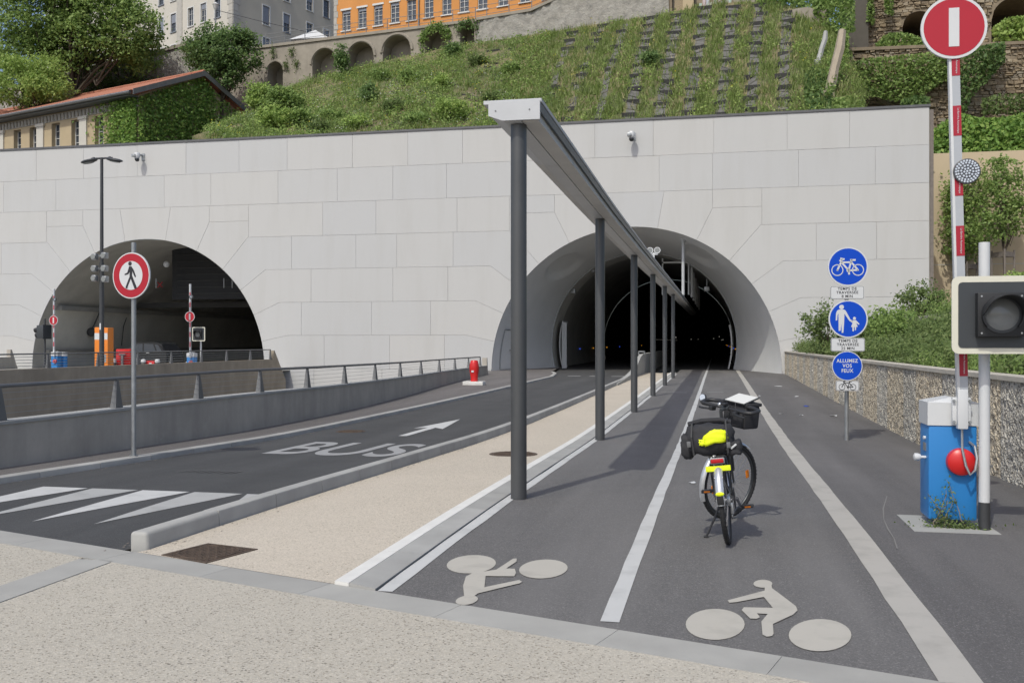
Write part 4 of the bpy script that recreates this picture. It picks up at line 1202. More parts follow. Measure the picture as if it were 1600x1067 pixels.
# ================================================================ BARRIERS AND SIGNALS
def barrier(loc, label, sign_z, arm_top, tilt=-.024, sc=1.0, full=True, bands=True, lamp_z=3.03):
    x, y, z = loc
    root = thing('lift_barrier', loc, label, 'barrier')
    W, D = .395, .36
    bod = MB().bbox((x, y, z + .44), (W, D, .82), .02)
    cab = obj('cabinet', bod, 'barrier_blue', root)
    cap = MB()
    zc_ = z + .85
    hw, hd = W / 2 + .008, D / 2 + .008
    cap.add([(x - hw, y - hd, zc_), (x + hw, y - hd, zc_), (x + hw, y + hd, zc_), (x - hw, y + hd, zc_), (x - hw, y - hd, zc_ + .2), (x + hw, y - hd, zc_ + .2), (x + hw, y + hd, zc_ + .2), (x - hw, y + hd, zc_ + .2), (x, y - hd + .06, zc_ + .245), (x, y + hd - .06, zc_ + .245)],
            [(3, 2, 1, 0), (0, 1, 5, 4), (1, 2, 6, 5), (2, 3, 7, 6), (3, 0, 4, 7), (4, 5, 8), (5, 6, 9, 8), (6, 7, 9), (7, 4, 8, 9)])
    obj('cap', cap, 'white_paint', root, smooth=False)
    ya = y - D / 2 - .085
    xa = x + .055
    hou = MB().bbox((xa, ya + .03, z + .98), (.15, .05, .24), .01).bbox((xa, ya, z + 1.0), (.085, .085, .34), .012)
    arm_h = obj('arm_clamp', hou, 'white_paint', root)
    mb = MB()
    for sx in (-.065, .065):
        for sz in (.89, 1.07): mb.disc((xa + sx, ya, z + sz), .012, (0, -1, 0), .02, 8)
    obj('bolt', mb, 'galvanised', arm_h)
    zb = z + 1.12
    arm = MB()
    up = Vector((tilt, 0, 1)).normalized()
    L = (z + arm_top - zb) / up.z
    rt = Matrix.Rotation(math.asin(tilt / math.hypot(1, tilt)), 4, 'Y')
    arm.bbox(Vector((xa, ya, zb)) + up * L / 2, (.088, .07, L), .008, rt)
    ar = obj('arm', arm, 'white_paint', root)
    obj('arm_facing', MB().box(Vector((xa + .010, ya - .0358, zb)) + up * L / 2, (.064, .002, L - .02), M4=rt), 'arm_sheet', ar, smooth=False)
    # reflective bands
    k = 0; zz = zb + .06
    pitch = .257 * 2
    z0 = z + arm_top - .27 if not full else None
    hgts = []
    h = sign_z % pitch if full else .3
    base = (1.6 - 8.3 / F * (587 - CY)) if full else zb + .25
    h = base
    while h + .257 < z + arm_top:
        hgts.append(h); h += pitch
    for h in hgts:
        c = Vector((xa, ya, zb)) + up * ((h + .1285 - zb) / up.z) - Vector((-.010, .0375, 0))
        bb = MB().box(c, (.066, .003, .257), M4=rt)
        bo = obj('red_band', bb, 'barrier_red', ar, smooth=False)
        if full: text_mesh('lettering', 'La Barrière Automatique', 'sign_white', .0215, c - Vector((-.008, .003, 0)), (0, 0, -1), (1, 0, 0), ar, .0)
    # sign on the arm
    c = Vector((xa, ya - .05, z + sign_z)) + Vector((tilt * (z + sign_z - zb), 0, 0))
    pl = Pl(c, R(2)); s = disc_sign(pl, .268, 'sign_red', ar, rimw=.085)
    mb = MB(); pl.poly(mb, [(-.042, -.165), (.042, -.165), (.042, .165), (-.042, .165)], .0045); obj('sign_bar', mb, 'sign_white', s, smooth=False)
    # round flasher
    c = Vector((xa + .075 + tilt * 2, ya - .055, z + lamp_z))
    lb = obj('flasher', MB().lathe([(.02, .07), (.095, .06), (.108, .03), (.108, -.006), (.098, -.01), (.01, -.008)], c, (0, 1, 0), 28), 'lamp_body', ar)
    mb = MB()
    for rr, n in ((0, 1), (.024, 6), (.048, 12), (.072, 18), (.09, 24))[: (5 if full else 3)]:
        for i in range(n):
            t = 2 * math.pi * i / n + rr * 9
            mb.disc((c.x + rr * math.cos(t), c.y - .0085, c.z + rr * math.sin(t)), .0092, (0, -1, 0), .004, 6)
    obj('light_cell', mb, 'lamp_cell', lb)
    # bell and cable
    bell = obj('bell', MB().lathe([(.118, .09), (.118, .05), (.113, .03), (.09, .012), (.04, .0), (.002, -.003)], (x + .06, y - D / 2 - .092, z + .54), (0, 1, 0), 28), 'red_plastic', root)
    obj('bell_bracket', MB().cyl((x + .06, y - D / 2 - .02, z + .54), (x + .06, y - D / 2 + .01, z + .54), .04).disc((x + .075, y - D / 2 - .09, z + .55), .008, (0, -1, 0), .012, 8), 'galvanised', root)
    yc = y - D / 2 - .075
    obj('cable', MB().tube([(xa, ya, z + .84), (xa, ya - .01, z + .66), (xa + .02, yc - .06, z + .52), (xa + .05, yc - .07, z + .445), (xa + .095, yc - .05, z + .48), (xa + .115, yc - .03, z + .58), (xa + .105, yc + .0, z + .68), (xa + .08, yc + .075, z + .71)], .011, 8), 'galvanised', root)
    obj('lock_knob', MB().cyl((x - W / 2, y - .08, z + .56), (x - W / 2 - .05, y - .08, z + .56), .013).lathe([(.025, 0), (.034, .02), (.034, .05), (.015, .06)], (x - W / 2 - .045, y - .08, z + .56), (-1, 0, 0), 12).cyl((x - W / 2, y - .06, z + .73), (x - W / 2 - .02, y - .06, z + .73), .016), 'white_paint', root)
    obj('data_plate', MB().box((x - W / 2 - .002, y - .03, z + .65), (.004, .12, .07)), 'galvanised', root)
    return root
def signal(loc, label, pole_h, box_c, W=.72, H=.645, rz=0.0, dark_back=False, full=True):
    x, y, z = loc
    root = thing('barrier_signal', loc, label, 'traffic signal')
    obj('pole', MB().cyl((x, y, z + .24), (x, y, z + pole_h), .045, n=20), 'white_paint', root)
    obj('pole_foot', MB().cyl((x, y, z - .05), (x, y, z + .24), .047, n=20), 'lamp_paint', root)
    pl = Pl(box_c, rz)
    mb = MB(); pl.rrect(mb, W, H, .055, -.012, .014); bd = obj('border_board', mb, 'cream_paint', root)
    mb = MB(); pl.rrect(mb, W - .10, H - .10, .03, .002, .006); obj('board', mb, 'signal_dark', bd)
    S = H * .56
    mb = MB(); m4 = Matrix.Rotation(rz, 4, 'Z'); mb.bbox(pl.O + pl.N * .05, (S, .09, S), .008, m4)
    hs = obj('housing', mb, 'signal_black', root)
    # visor: open hood round the lens
    r = S * .43; V = []; n = 28
    for i in range(n + 1):
        t = R(-40) + (R(220) - R(-40)) * i / n
        dl_ = .10 + .16 * max(0, math.sin(t)) ** .6 if math.sin(t) > 0 else .06
        for rr, dd in ((r, .09), (r * 1.02, .09 + dl_), (r * .97, .09 + dl_), (r * .95, .09)):
            V.append(pl.O + pl.U * rr * math.cos(t) + pl.V * rr * math.sin(t) + pl.N * dd)
    f = [(4 * i + j, 4 * i + (j + 1) % 4, 4 * i + 4 + (j + 1) % 4, 4 * i + 4 + j) for i in range(n) for j in range(4)]
    obj('visor', MB().add(V, f), 'signal_black', hs)
    obj('bezel', MB().lathe([(r * .99, 0), (r * .99, .012), (r * .9, .014)], pl.O + pl.N * .094, pl.N, 30), 'signal_dark', hs)
    obj('lens', MB().lathe([(r * .9, 0), (r * .8, .012), (r * .5, .026), (.001, .034)], pl.O + pl.N * .1, pl.N, 30), 'lens_grey', hs)
    mb = MB()
    for sx, sz in ((-1, 1), (1, 1), (-1, -1), (1, -1)): mb.disc(pl.O + pl.U * sx * S * .42 + pl.V * sz * S * .42 + pl.N * .094, .008, pl.N, .004, 8)
    obj('screw', mb, 'alloy', hs)
    obj('clamp', MB().box((x, y - .03, box_c[2] + H * .3), (.13, .1, .05)).box((x, y - .03, box_c[2] - H * .3), (.13, .1, .05)), 'galvanised', root)
    return root
# near barrier, right foreground
bl0 = onG(1481, 817)
ZB = g(bl0.y)
c0 = Vector((bl0.x, bl0.y, ZB + .03))
q = [onG(1401, 805), onG(1429, 830), onG(1565, 835)]
q.append(q[0] + q[2] - q[1])
obj('barrier_plinth', MB().add([(p.x, p.y, ZB + .006) for p in (q[0], q[1], q[2], q[3])] + [(p.x, p.y, ZB - .1) for p in (q[0], q[1], q[2], q[3])], [(0, 1, 2, 3), (0, 4, 5, 1), (1, 5, 6, 2), (2, 6, 7, 3), (3, 7, 4, 0)]), 'concrete_cap', label='pale concrete slab under the nearest barrier', cat='plinth')
zcb = 8.2
barrier(c0, 'nearest white-topped blue barrier with raised striped arm and no-entry sign', 4.265, 4.95)
xs = at(1538, 700, zcb)
sig = signal((xs.x, xs.y, ZB), 'large square signal on a white pole beside the nearest barrier', at(1538, 379, zcb).z - ZB, at(1560, 492, 7.95))
obj('side_bracket', MB().box2((c0.x + .21, xs.y - .02, ZB + .22), (xs.x - .0, xs.y + .02, ZB + .60)), 'white_paint', sig)
obj('bracket_screw', MB().disc((c0.x + .28, xs.y - .02, ZB + .55), .012, (0, -1, 0), .008, 8).disc((c0.x + .28, xs.y - .02, ZB + .26), .012, (0, -1, 0), .008, 8), 'rail_metal', sig)
# weed at the plinth
wd = thing('weed', (c0.x - .02, c0.y - .24, ZB), 'straggly green weed growing at the foot of the blue barrier', 'plant')
stm = MB(); pts = []
for i in range(7):
    bx_ = c0.x - .12 + random.uniform(-.1, .22); e = Vector((c0.x - .1 + random.uniform(-.15, .1), c0.y - .26, ZB + random.uniform(.2, .7) * (1.15 if i == 0 else .5)))
    s0 = Vector((bx_, c0.y - .25, ZB + .01)); path = [s0.lerp(e, t) + Vector((random.uniform(-.015, .015), random.uniform(-.01, .01), 0)) for t in np.linspace(0, 1, 7)]
    stm.tube(path, [.006, .005, .005, .004, .003, .003, .002], 4)
    for p in path[1:]:
        for _ in range(5): pts.append(p + Vector((random.gauss(0, .022), random.gauss(0, .015), random.gauss(0, .02))))
obj('stem', stm, 'bark_pale', wd)
for _ in range(420): pts.append(Vector((c0.x + random.gauss(.03, .15), c0.y - .25 + random.gauss(0, .03), ZB + abs(random.gauss(0, .035)))))
leaves('foliage', np.array([tuple(p) for p in pts]), .028, 'leaf_olive', wd, nbias=(0, -.2, .4))

# far barriers by the left tunnel
pb = at(300, 560, 50.0); loc = (pb.x, pb.y, -.05)
barrier(loc, 'far blue barrier with raised arm near the middle of the left tunnel mouth', 2.93, 4.62, tilt=.0, full=False, lamp_z=3.95)
ps_ = at(314, 560, 50.6); signal((ps_.x, ps_.y, -.05), 'small square signal on a white pole before the left tunnel', at(314, 512, 50.6).z + .05, at(310.3, 522, 50.2), W=.74, H=.74)
pb = at(88, 560, 54.0)
barrier((pb.x, pb.y, -.05), 'far blue barrier with raised arm at the left edge of the left tunnel', 2.83, 4.6, tilt=.0, full=False, lamp_z=4.0)
pc = at(98, 560, 54.5)
cb2 = thing('barrier_cabinet', (pc.x + .1, pc.y, -.05), 'small blue cabinet with white top beside the leftmost barrier', 'cabinet')
obj('body', MB().cyl((pc.x + .1, pc.y, -.05), (pc.x + .1, pc.y, .75), .17, n=20), 'barrier_blue', cb2)
obj('cap', MB().cyl((pc.x + .1, pc.y, .75), (pc.x + .1, pc.y, 1.0), .175, n=20), 'white_paint', cb2)
# side-on signal far left
pv = at(70, 520, 54)
sv = thing('barrier_signal', (pv.x, pv.y, -.05), 'black signal seen from the side at the far left', 'traffic signal')
obj('pole', MB().cyl((pv.x, pv.y, -.05), (pv.x, pv.y, at(70, 498, 54).z), .055), 'lamp_paint', sv)
obj('housing', MB().bbox((pv.x - .12, pv.y, pv.z + .05), (.45, .5, .75), .04).bbox((pv.x + .14, pv.y, pv.z + .05), (.05, .7, .8), .01), 'signal_dark', sv)
obj('visor', MB().cyl((pv.x - .3, pv.y, pv.z + .2), (pv.x - .62, pv.y, pv.z + .13), .14).cyl((pv.x - .3, pv.y, pv.z - .1), (pv.x - .55, pv.y, pv.z - .15), .14), 'signal_black', sv)

# ================================================================ STREET LAMP, CABINETS, CAR
pl0 = at(159, 560, 45.0)
lm = thing('street_lamp', (pl0.x, pl0.y, -.05), 'tall dark street lamp with two flat heads before the left tunnel', 'street lamp')
zt = at(159, 247, 45).z
obj('pole', MB().cyl((pl0.x, pl0.y, -.05), (pl0.x, pl0.y, 5.3), .115, .105, 16).cyl((pl0.x, pl0.y, 5.3), (pl0.x, pl0.y, zt), .085, .07, 16), 'lamp_paint', lm)
obj('cross_arm', MB().cyl((pl0.x - .55, pl0.y, zt - .02), (pl0.x + .55, pl0.y, zt - .02), .045), 'lamp_paint', lm)
for s in (-1, 1):
    hd = MB().ball((pl0.x + s * .68, pl0.y, zt - .09), (.44, .22, .085), 16, 8)
    m4 = Matrix.Translation(Vector((pl0.x + s * .45, pl0.y, zt - .03))) @ Matrix.Rotation(s * R(9), 4, 'Y') @ Matrix.Translation(-Vector((pl0.x + s * .45, pl0.y, zt - .03)))
    hh = obj('lamp_head', hd.xf(m4), 'lamp_paint', lm)
    obj('lamp_glass', MB().ball((pl0.x + s * .72, pl0.y, zt - .17), (.28, .16, .03), 14, 6).xf(m4), 'lens_grey', hh)
    obj('joint', MB().ball((pl0.x + s * .42, pl0.y, zt - .03), .09), 'lamp_paint', hh)
for i, (dx, dz) in enumerate(((-.25, 5.55), (-.25, 5.0), (-.25, 4.55), (.27, 5.6), (.27, 5.0), (.3, 4.5))):
    fl_ = obj('floodlight', MB().bbox((pl0.x + dx, pl0.y - .15, dz), (.24, .26, .3), .05), 'galvanised', lm)
    obj('lens', MB().disc((pl0.x + dx, pl0.y - .3, dz), .12, (0, -1, 0), .02, 14), 'lens_grey', fl_)
obj('floodlight_arm', MB().box((pl0.x, pl0.y - .05, 5.0), (.7, .08, .1)).box((pl0.x, pl0.y - .05, 5.6), (.7, .08, .08)), 'galvanised', lm)
obj('number_tag', MB().box((pl0.x - .0, pl0.y - .116, 2.3), (.07, .01, .3)), 'sign_white', lm)

po = at(163, 560, 49.0)
oc = thing('orange_cabinet', (po.x, po.y, -.05), 'tall orange cabinet with white stripe behind the street lamp', 'cabinet')
for s, wd_ in ((-.22, .34), (.17, .4)):
    zt_ = 2.32 if s < 0 else 2.30
    obj('body', MB().bbox((po.x + s, po.y, zt_ / 2), (wd_, .5, zt_), .03), 'orange_plastic', oc)
    obj('stripe', MB().box((po.x + s, po.y - .252, 1.86), (wd_ - .02, .006, .33)), 'sign_white', oc)
obj('vent', MB().box((po.x + .2, po.y - .253, .75), (.16, .006, .4)), 'galvanised', oc)
pr = at(196, 560, 50.5)
rb = thing('red_road_block', (pr.x, pr.y, -.05), 'red plastic road block with grey stand left of the parked car', 'road block')
zt_ = at(196, 546, 50.5).z
obj('body', MB().bbox((pr.x, pr.y, zt_ / 2), (.85, .45, zt_ + .05), .06), 'red_plastic', rb)
mb = MB()
for k in range(3): mb.box((pr.x, pr.y - .226, .35 + k * .3), (.8, .02, .03))
obj('groove', mb, 'barrier_red', rb)
obj('stand', MB().box((pr.x, pr.y - .27, .45), (.12, .06, .9)).box((pr.x, pr.y - .27, .92), (.36, .06, .08)), 'galvanised', rb)
pr = at(237, 566, 50.5)
rb = thing('red_cone_block', (pr.x, pr.y, -.05), 'low red warning block in front of the parked car', 'road block')
obj('body', MB().bbox((pr.x, pr.y, .28), (.55, .4, .62), .08), 'red_plastic', rb)
obj('panel', MB().box((pr.x + .05, pr.y - .204, .42), (.16, .01, .12)), 'sign_white', rb)
for k, px in enumerate((178, 214, 224, 246)):
    p = at(px, 568, 50.2)
    q = thing('white_bollard', (p.x, p.y, -.05), ('short white bollard beside the orange cabinet', 'short white bollard right of the red road block', 'short white bollard left of the low red block', 'short white bollard right of the low red block')[k], 'bollard')
    obj('post', MB().cyl((p.x, p.y, -.05), (p.x, p.y, .52), .12, n=14), 'lamp_paint', q); obj('cap', MB().lathe([(.125, .5), (.13, .6), (.1, .68), (.01, .7)], (p.x, p.y, 0), n=14), 'white_paint', q)
# parked car (side view, facing left)
pcx = at(262, 560, 54.5)
carx, cary = pcx.x, pcx.y
car = thing('parked_car', (carx - 2.1, cary, -.05), 'dark parked car half hidden behind the railing in the left tunnel mouth', 'car')
prof = [(0, .35), (.02, .8), (-.12, 1.0), (-.45, 1.5), (-.8, 1.62), (-2.1, 1.6), (-2.75, 1.12), (-3.7, .98), (-4.15, .8), (-4.2, .4), (-3.9, .3), (-.3, .3)]
def carbody(w_, yoff, pr_):
    return MB().prism([(carx + a, b) for a, b in pr_], (0, cary + yoff, -.05), (1, 0, 0), (0, 0, 1), (0, 1, 0), w_)
bm = bmesh.new(); k = carbody(1.72, 0, prof)
vs_ = [bm.verts.new(v) for v in k.v]
for f in k.f: bm.faces.new([vs_[i] for i in f])
bmesh.ops.bevel(bm, geom=[e for e in bm.edges if abs(e.verts[0].co.y - e.verts[1].co.y) < .01], offset=.09, segments=2, affect='EDGES')
obj('body', MB().bm(bm), 'car_paint', car); bm.free()
obj('side_window', carbody(.012, -.008, [(-.75, 1.08), (-.92, 1.5), (-1.5, 1.52), (-1.5, 1.08)]), 'glass_window', car)
obj('side_window', carbody(.012, -.008, [(-1.58, 1.08), (-1.58, 1.52), (-2.05, 1.5), (-2.55, 1.1)]), 'glass_window', car)
obj('rear_quarter_window', carbody(.012, -.008, [(-.38, 1.1), (-.6, 1.45), (-.83, 1.5), (-.66, 1.08)]), 'glass_window', car)
for wx in (-.85, -3.4):
    wh = obj('wheel', MB().lathe([(.1, -.02), (.3, -.03), (.34, 0), (.34, .2), (.3, .22)], (carx + wx, cary - .01, .29), (0, 1, 0), 22), 'rubber', car)
    obj('rim', MB().lathe([(.04, -.04), (.2, -.035), (.22, -.03)], (carx + wx, cary - .01, .29), (0, 1, 0), 18), 'alloy', wh)
obj('door_handle', carbody(.03, -.03, [(-1.15, .98), (-1.15, 1.02), (-1.35, 1.02), (-1.35, .98)]), 'alloy', car)
None and obj('tail_lamp', MB().box((carx - .03, cary + .1, .9), (.1, .25, .18)), 'reflector_red', car)
# red hydrant-like bollard on its concrete foot
p = onG(741, 601.5, .062)
hy = thing('red_hydrant', (p.x, p.y, g(p.y) + .062), 'red waisted hydrant on a white concrete block on the left pavement', 'hydrant')
z0 = g(p.y) + .062
obj('foot', MB().bbox((p.x, p.y, z0 + .07), (.78, .5, .14), .015), 'white_stone', hy)
obj('body', MB().lathe([(.14, .14), (.14, .2), (.13, .24), (.17, .5), (.185, .64), (.17, .78), (.14, .9), (.12, .93), (.01, .94)], (p.x, p.y, z0), n=20), 'red_plastic', hy)
obj('label_plate', MB().box((p.x - .02, p.y - .178, z0 + .52), (.10, .02, .07)), 'sign_white', hy)
# ================================================================ BICYCLE (local: x forward, y left, z up, origin at rear tyre contact)
bp = onG(1139, 849)
HEAD = R(90 - 3.5); LEAN = R(-6.5)
bike = thing('bicycle', (bp.x, bp.y, g(bp.y)), 'loaded touring bicycle standing on its side stand in the cycle lane', 'bicycle', rot=(LEAN, 0, HEAD))
BM = Matrix.Translation(Vector((bp.x, bp.y, g(bp.y)))) @ Matrix.Rotation(HEAD, 4, 'Z') @ Matrix.Rotation(LEAN, 4, 'X')
RW = .345
def bo(name, mb, m, par=None, smooth=40, **k): return obj(name, mb, m, par or bike, smooth=smooth, local=True, **k)
AX = Vector((1.06, 0, RW)); top = Vector((.86, 0, 1.0)); low = Vector((.985, 0, .62))
ST = Matrix.Translation(top) @ Matrix.Rotation(R(-42), 4, (low - top).normalized() * -1) @ Matrix.Translation(-top)
def wheel(c, T, nm):
    tyre = [(c[0] + (RW - .019) * math.cos(t), 0, c[2] + (RW - .019) * math.sin(t)) for t in np.linspace(0, 2 * math.pi, 49)[:-1]]
    rt = MB().tube(tyre, .021, 10, closed=True).xf(T)
    w = bo(nm, rt, 'rubber')
    rim = MB().tube([(c[0] + (RW - .045) * math.cos(t), 0, c[2] + (RW - .045) * math.sin(t)) for t in np.linspace(0, 2 * math.pi, 49)[:-1]], .0125, 8, closed=True).xf(T)
    bo('rim', rim, 'bike_frame', w)
    tr = MB()
    for k in range(60):
        t = 2 * math.pi * k / 60
        for s in (-1, 1):
            a = Vector((c[0] + (RW - .001) * math.cos(t), s * .006, c[2] + (RW - .001) * math.sin(t))); b = Vector((c[0] + (RW - .006) * math.cos(t + .03), s * .019, c[2] + (RW - .006) * math.sin(t + .03)))
            tr.cyl(a, b, .004, n=4)
    bo('tread', tr.xf(T), 'rubber', w)
    sp = MB()
    for k in range(32):
        t = 2 * math.pi * k / 32; t2 = t + (.5 if k % 2 else -.5)
        s = 1 if (k // 2) % 2 else -1
        sp.cyl((c[0] + .022 * math.cos(t2), s * .03, c[2] + .022 * math.sin(t2)), (c[0] + (RW - .05) * math.cos(t), 0, c[2] + (RW - .05) * math.sin(t)), .0013, n=4, caps=False)
    bo('spokes', sp.xf(T), 'alloy', w)
    bo('hub', MB().cyl((c[0], -.05, c[2]), (c[0], .05, c[2]), .022, n=14).cyl((c[0], -.065, c[2]), (c[0], .065, c[2]), .008).xf(T), 'alloy', w)
    return w
I4 = Matrix.Identity(4)
wheel((0, 0, RW), I4, 'rear_wheel')
fw = wheel(tuple(AX), ST, 'front_wheel')
for t in (.25, math.pi + .25): bo('spoke_reflector', MB().bbox((AX.x + .22 * math.cos(t), -.012, AX.z + .22 * math.sin(t)), (.035, .012, .075), .005, Matrix.Rotation(-t, 4, 'Y')).xf(ST), 'reflector_amber', fw)
BB = Vector((.45, 0, .285)); SC = Vector((.30, 0, .78)); HT = Vector((.895, 0, .86)); HB = Vector((.945, 0, .71))
fr = MB().cyl(BB, SC, .017).cyl(SC + Vector((.01, 0, -.06)), HT, .017).cyl(BB, HB, .02).cyl(HB, HT, .021)
for s in (-1, 1):
    fr.tube([BB + Vector((-.03, s * .03, 0)), Vector((.2, s * .045, .305)), Vector((0, s * .065, RW))], .010, 8)
    fr.tube([SC + Vector((.01, s * .02, -.05)), Vector((.12, s * .05, .52)), Vector((0, s * .065, RW))], .008, 8)
fr.cyl(BB + Vector((0, -.04, 0)), BB + Vector((0, .04, 0)), .024)
bo('frame', fr, 'bike_frame')
bo('seat_post', MB().cyl(SC, Vector((.265, 0, .93)), .0135), 'alloy')
sd = MB(); prof = [(.12, .075, .95), (.16, .085, .955), (.24, .07, .95), (.30, .035, .945), (.40, .02, .945), (.42, .012, .94)]
V = []
for x_, w_, z_ in prof: V += [(x_, -w_, z_ - .03), (x_, -w_ * .7, z_ + .005), (x_, 0, z_ + .012), (x_, w_ * .7, z_ + .005), (x_, w_, z_ - .03)]
f = [(5 * j + i, 5 * j + (i + 1) % 5, 5 * j + 5 + (i + 1) % 5, 5 * j + 5 + i) for j in range(5) for i in range(5)] + [(4, 3, 2, 1, 0), (25, 26, 27, 28, 29)]
bo('saddle', sd.add(V, f), 'black_plastic')
fk = MB()
for s in (-1, 1): fk.tube([HB + Vector((.005, s * .01, -.0)), Vector((.97, s * .048, .66)), Vector((1.0, s * .05, .52)), Vector((1.06, s * .052, RW))], [.014, .014, .012, .009], 8)
fk.cyl(HB + Vector((0, 0, .01)), HB + Vector((.01, 0, -.06)), .024)
bo('fork', fk.xf(ST), 'bike_frame')
bo('stem', MB().cyl(HT, top, .015).cyl(top, top + Vector((.06, 0, .02)), .016).cyl(top + Vector((.06, -.04, .02)), top + Vector((.06, .04, .02)), .022).xf(ST), 'bike_frame')
bc = top + Vector((.06, 0, .02))
for s in (-1, 1):
    loop = [(0, .0, 0), (0, .10, 0), (-.01, .19, 0), (-.02, .25, .0), (.0, .29, .005), (.06, .305, .015), (.11, .28, .02), (.135, .2, .025), (.13, .10, .03)]
    pts = [bc + Vector((a, s * b_, c_)) for a, b_, c_ in loop]
    bo('handlebar', MB().tube(pts, [.013, .013, .018, .018, .018, .018, .018, .018, .017], 10).xf(ST), 'black_plastic')
    bo('brake_lever', MB().tube([bc + Vector((-.01, s * .15, -.02)), bc + Vector((-.05, s * .16, -.03)), bc + Vector((-.06, s * .23, -.035)), bc + Vector((-.05, s * .27, -.035))], .009, 6).bbox(bc + Vector((-.02, s * .14, -.025)), (.06, .04, .04), .01).xf(ST), 'black_plastic')
    bo('brake_cable', MB().tube([bc + Vector((-.02, s * .13, -.03)), bc + Vector((.05, s * .06, .06)), bc + Vector((.08, s * .02, .0)), Vector((.95, s * .01, .75))], .004, 5).xf(ST), 'black_plastic')
mr = bc + Vector((.05, .335, .035))
mm = bo('mirror', MB().lathe([(.01, .018), (.034, .014), (.036, 0), (.034, -.004)], mr, (1, .1, -.1), 18).cyl(mr, bc + Vector((.06, .30, .015)), .006).xf(ST), 'black_plastic')
bo('mirror_glass', MB().disc(mr + Vector((-.004, 0, 0)), .031, (-1, -.1, .1), .002, 18).xf(ST), 'lamp_cell', mm)
bo('bell', MB().ball(bc + Vector((-.015, .06, .02)), .022).xf(ST), 'alloy')
bo('computer', MB().bbox(bc + Vector((-.02, 0, .035)), (.05, .05, .022), .008).xf(ST), 'black_plastic')
# mudguards
def guard(c, a0, a1, r, T, nm, m, wid=.055):
    V = []; ts = np.linspace(R(a0), R(a1), 26)
    for t in ts:
        for y_, dr in ((-wid / 2, -.016), (-wid / 2 * .6, -.002), (0, .003), (wid / 2 * .6, -.002), (wid / 2, -.016)):
            V.append((c[0] + (r + dr) * math.cos(t), y_, c[2] + (r + dr) * math.sin(t)))
    n = len(ts)
    V2 = [(v[0] * 1, v[1], v[2] - .0015) for v in V]
    f = [(5 * j + i, 5 * j + i + 1, 5 * j + 6 + i, 5 * j + 5 + i) for j in range(n - 1) for i in range(4)]
    return bo(nm, MB().add(V, f).xf(T), m, smooth=True)
guard((0, 0, RW), 60, 178, RW + .02, I4, 'rear_mudguard', 'silver_fender', .062)
guard(tuple(AX), 55, 205, RW + .02, ST, 'front_mudguard', 'silver_fender', .062)
bo('mudguard_stay', MB().cyl((0, -.07, RW), (-.30, -.03, RW + .22), .0025, n=5).cyl((0, .07, RW), (-.30, .03, RW + .22), .0025, n=5), 'alloy')
# rack
rk = MB()
for s in (-1, 1):
    rk.tube([(.0, s * .07, RW + .03), (-.03, s * .075, .62), (-.05, s * .065, .715), (.28, s * .055, .725)], .0055, 6)
    rk.tube([(.0, s * .07, RW + .03), (.10, s * .07, .6), (.16, s * .06, .72)], .005, 6)
    rk.tube([(-.05, s * .065, .715), (-.20, s * .062, .712)], .0055, 6)
for x_ in (-.2, -.08, .05, .18, .28): rk.tube([(x_, -.062, .716), (x_, .062, .716)], .005, 6)
bo('luggage_rack', rk, 'black_plastic')
rl = bo('rear_lamp', MB().bbox((-.225, 0, .685), (.03, .115, .05), .012), 'galvanised')
bo('lamp_lens', MB().bbox((-.241, 0, .685), (.012, .098, .032), .008), 'reflector_red', rl)
bo('reflective_band', MB().bbox((-.222, 0, .625), (.006, .19, .042), .002), 'neon_yellow')
bo('mudguard_reflector', MB().ball((-.352, 0, .445), (.008, .033, .017), 14, 8), 'neon_yellow')
bo('mudguard_flap', MB().bbox((-.372, 0, .40), (.006, .052, .07), .002, Matrix.Rotation(R(-8), 4, 'Y')), 'rubber')
# drivetrain
cr = MB().lathe([(.02, -.004), (.085, -.004), (.092, 0), (.085, .004), (.02, .004)], BB + Vector((0, -.055, 0)), (0, 1, 0), 30)
bo('chainring', cr, 'black_plastic')
ca = Vector((.165 * math.cos(R(-35)), 0, .165 * math.sin(R(-35))))
for s, sg in ((-1, -1), (1, 1)):
    d = ca * sg * -1
    p0 = BB + Vector((0, s * .075, 0)); p1 = p0 + d + Vector((0, s * .015, 0))
    bo('crank', MB().tube([p0, p1], [.014, .010], 8), 'alloy')
    pd = bo('pedal', MB().bbox(p1 + Vector((0, s * .06, 0)), (.075, .095, .024), .006).cyl(p1, p1 + Vector((0, s * .1, 0)), .006), 'black_plastic')
    bo('pedal_reflector', MB().box(p1 + Vector((-.039, s * .06, 0)), (.004, .05, .014)), 'reflector_amber', pd)
ch = MB().tube([BB + Vector((0, -.055, .088)), (0, -.045, RW + .045), (-.045, -.045, RW), (.0, -.045, RW - .045), (.02, -.045, RW - .12), (.06, -.045, RW - .14), BB + Vector((0, -.055, -.088)), BB + Vector((.088, -.055, 0))], .0055, 5, closed=True)
bo('chain', ch, 'rail_metal')
bo('cassette', MB().lathe([(.055, -.012), (.05, 0), (.035, .015)], (0, -.04, RW), (0, 1, 0), 20), 'alloy')
bo('derailleur', MB().bbox((.02, -.055, RW - .07), (.03, .02, .09), .008).lathe([(.024, -.004), (.024, .004)], (.05, -.05, RW - .135), (0, 1, 0), 12), 'alloy')
bo('kickstand', MB().tube([(.30, .05, .29), (.26, .09, .2), (.21, .185, .035)], [.011, .010, .009], 8).bbox((.208, .192, .028), (.05, .035, .014), .004), 'black_plastic')
bo('lock', MB().tube([(.24, -.09, .55), (.24, -.09, .82), (.20, -.10, .86), (.16, -.09, .82), (.16, -.09, .55)], .008, 6), 'black_plastic')
bo('water_bottle', MB().lathe([(.03, 0), (.036, .02), (.036, .13), (.02, .16), (.012, .19)], Vector((.55, -.0, .36)), Vector((.6, 0, .5)), 14), 'alloy')

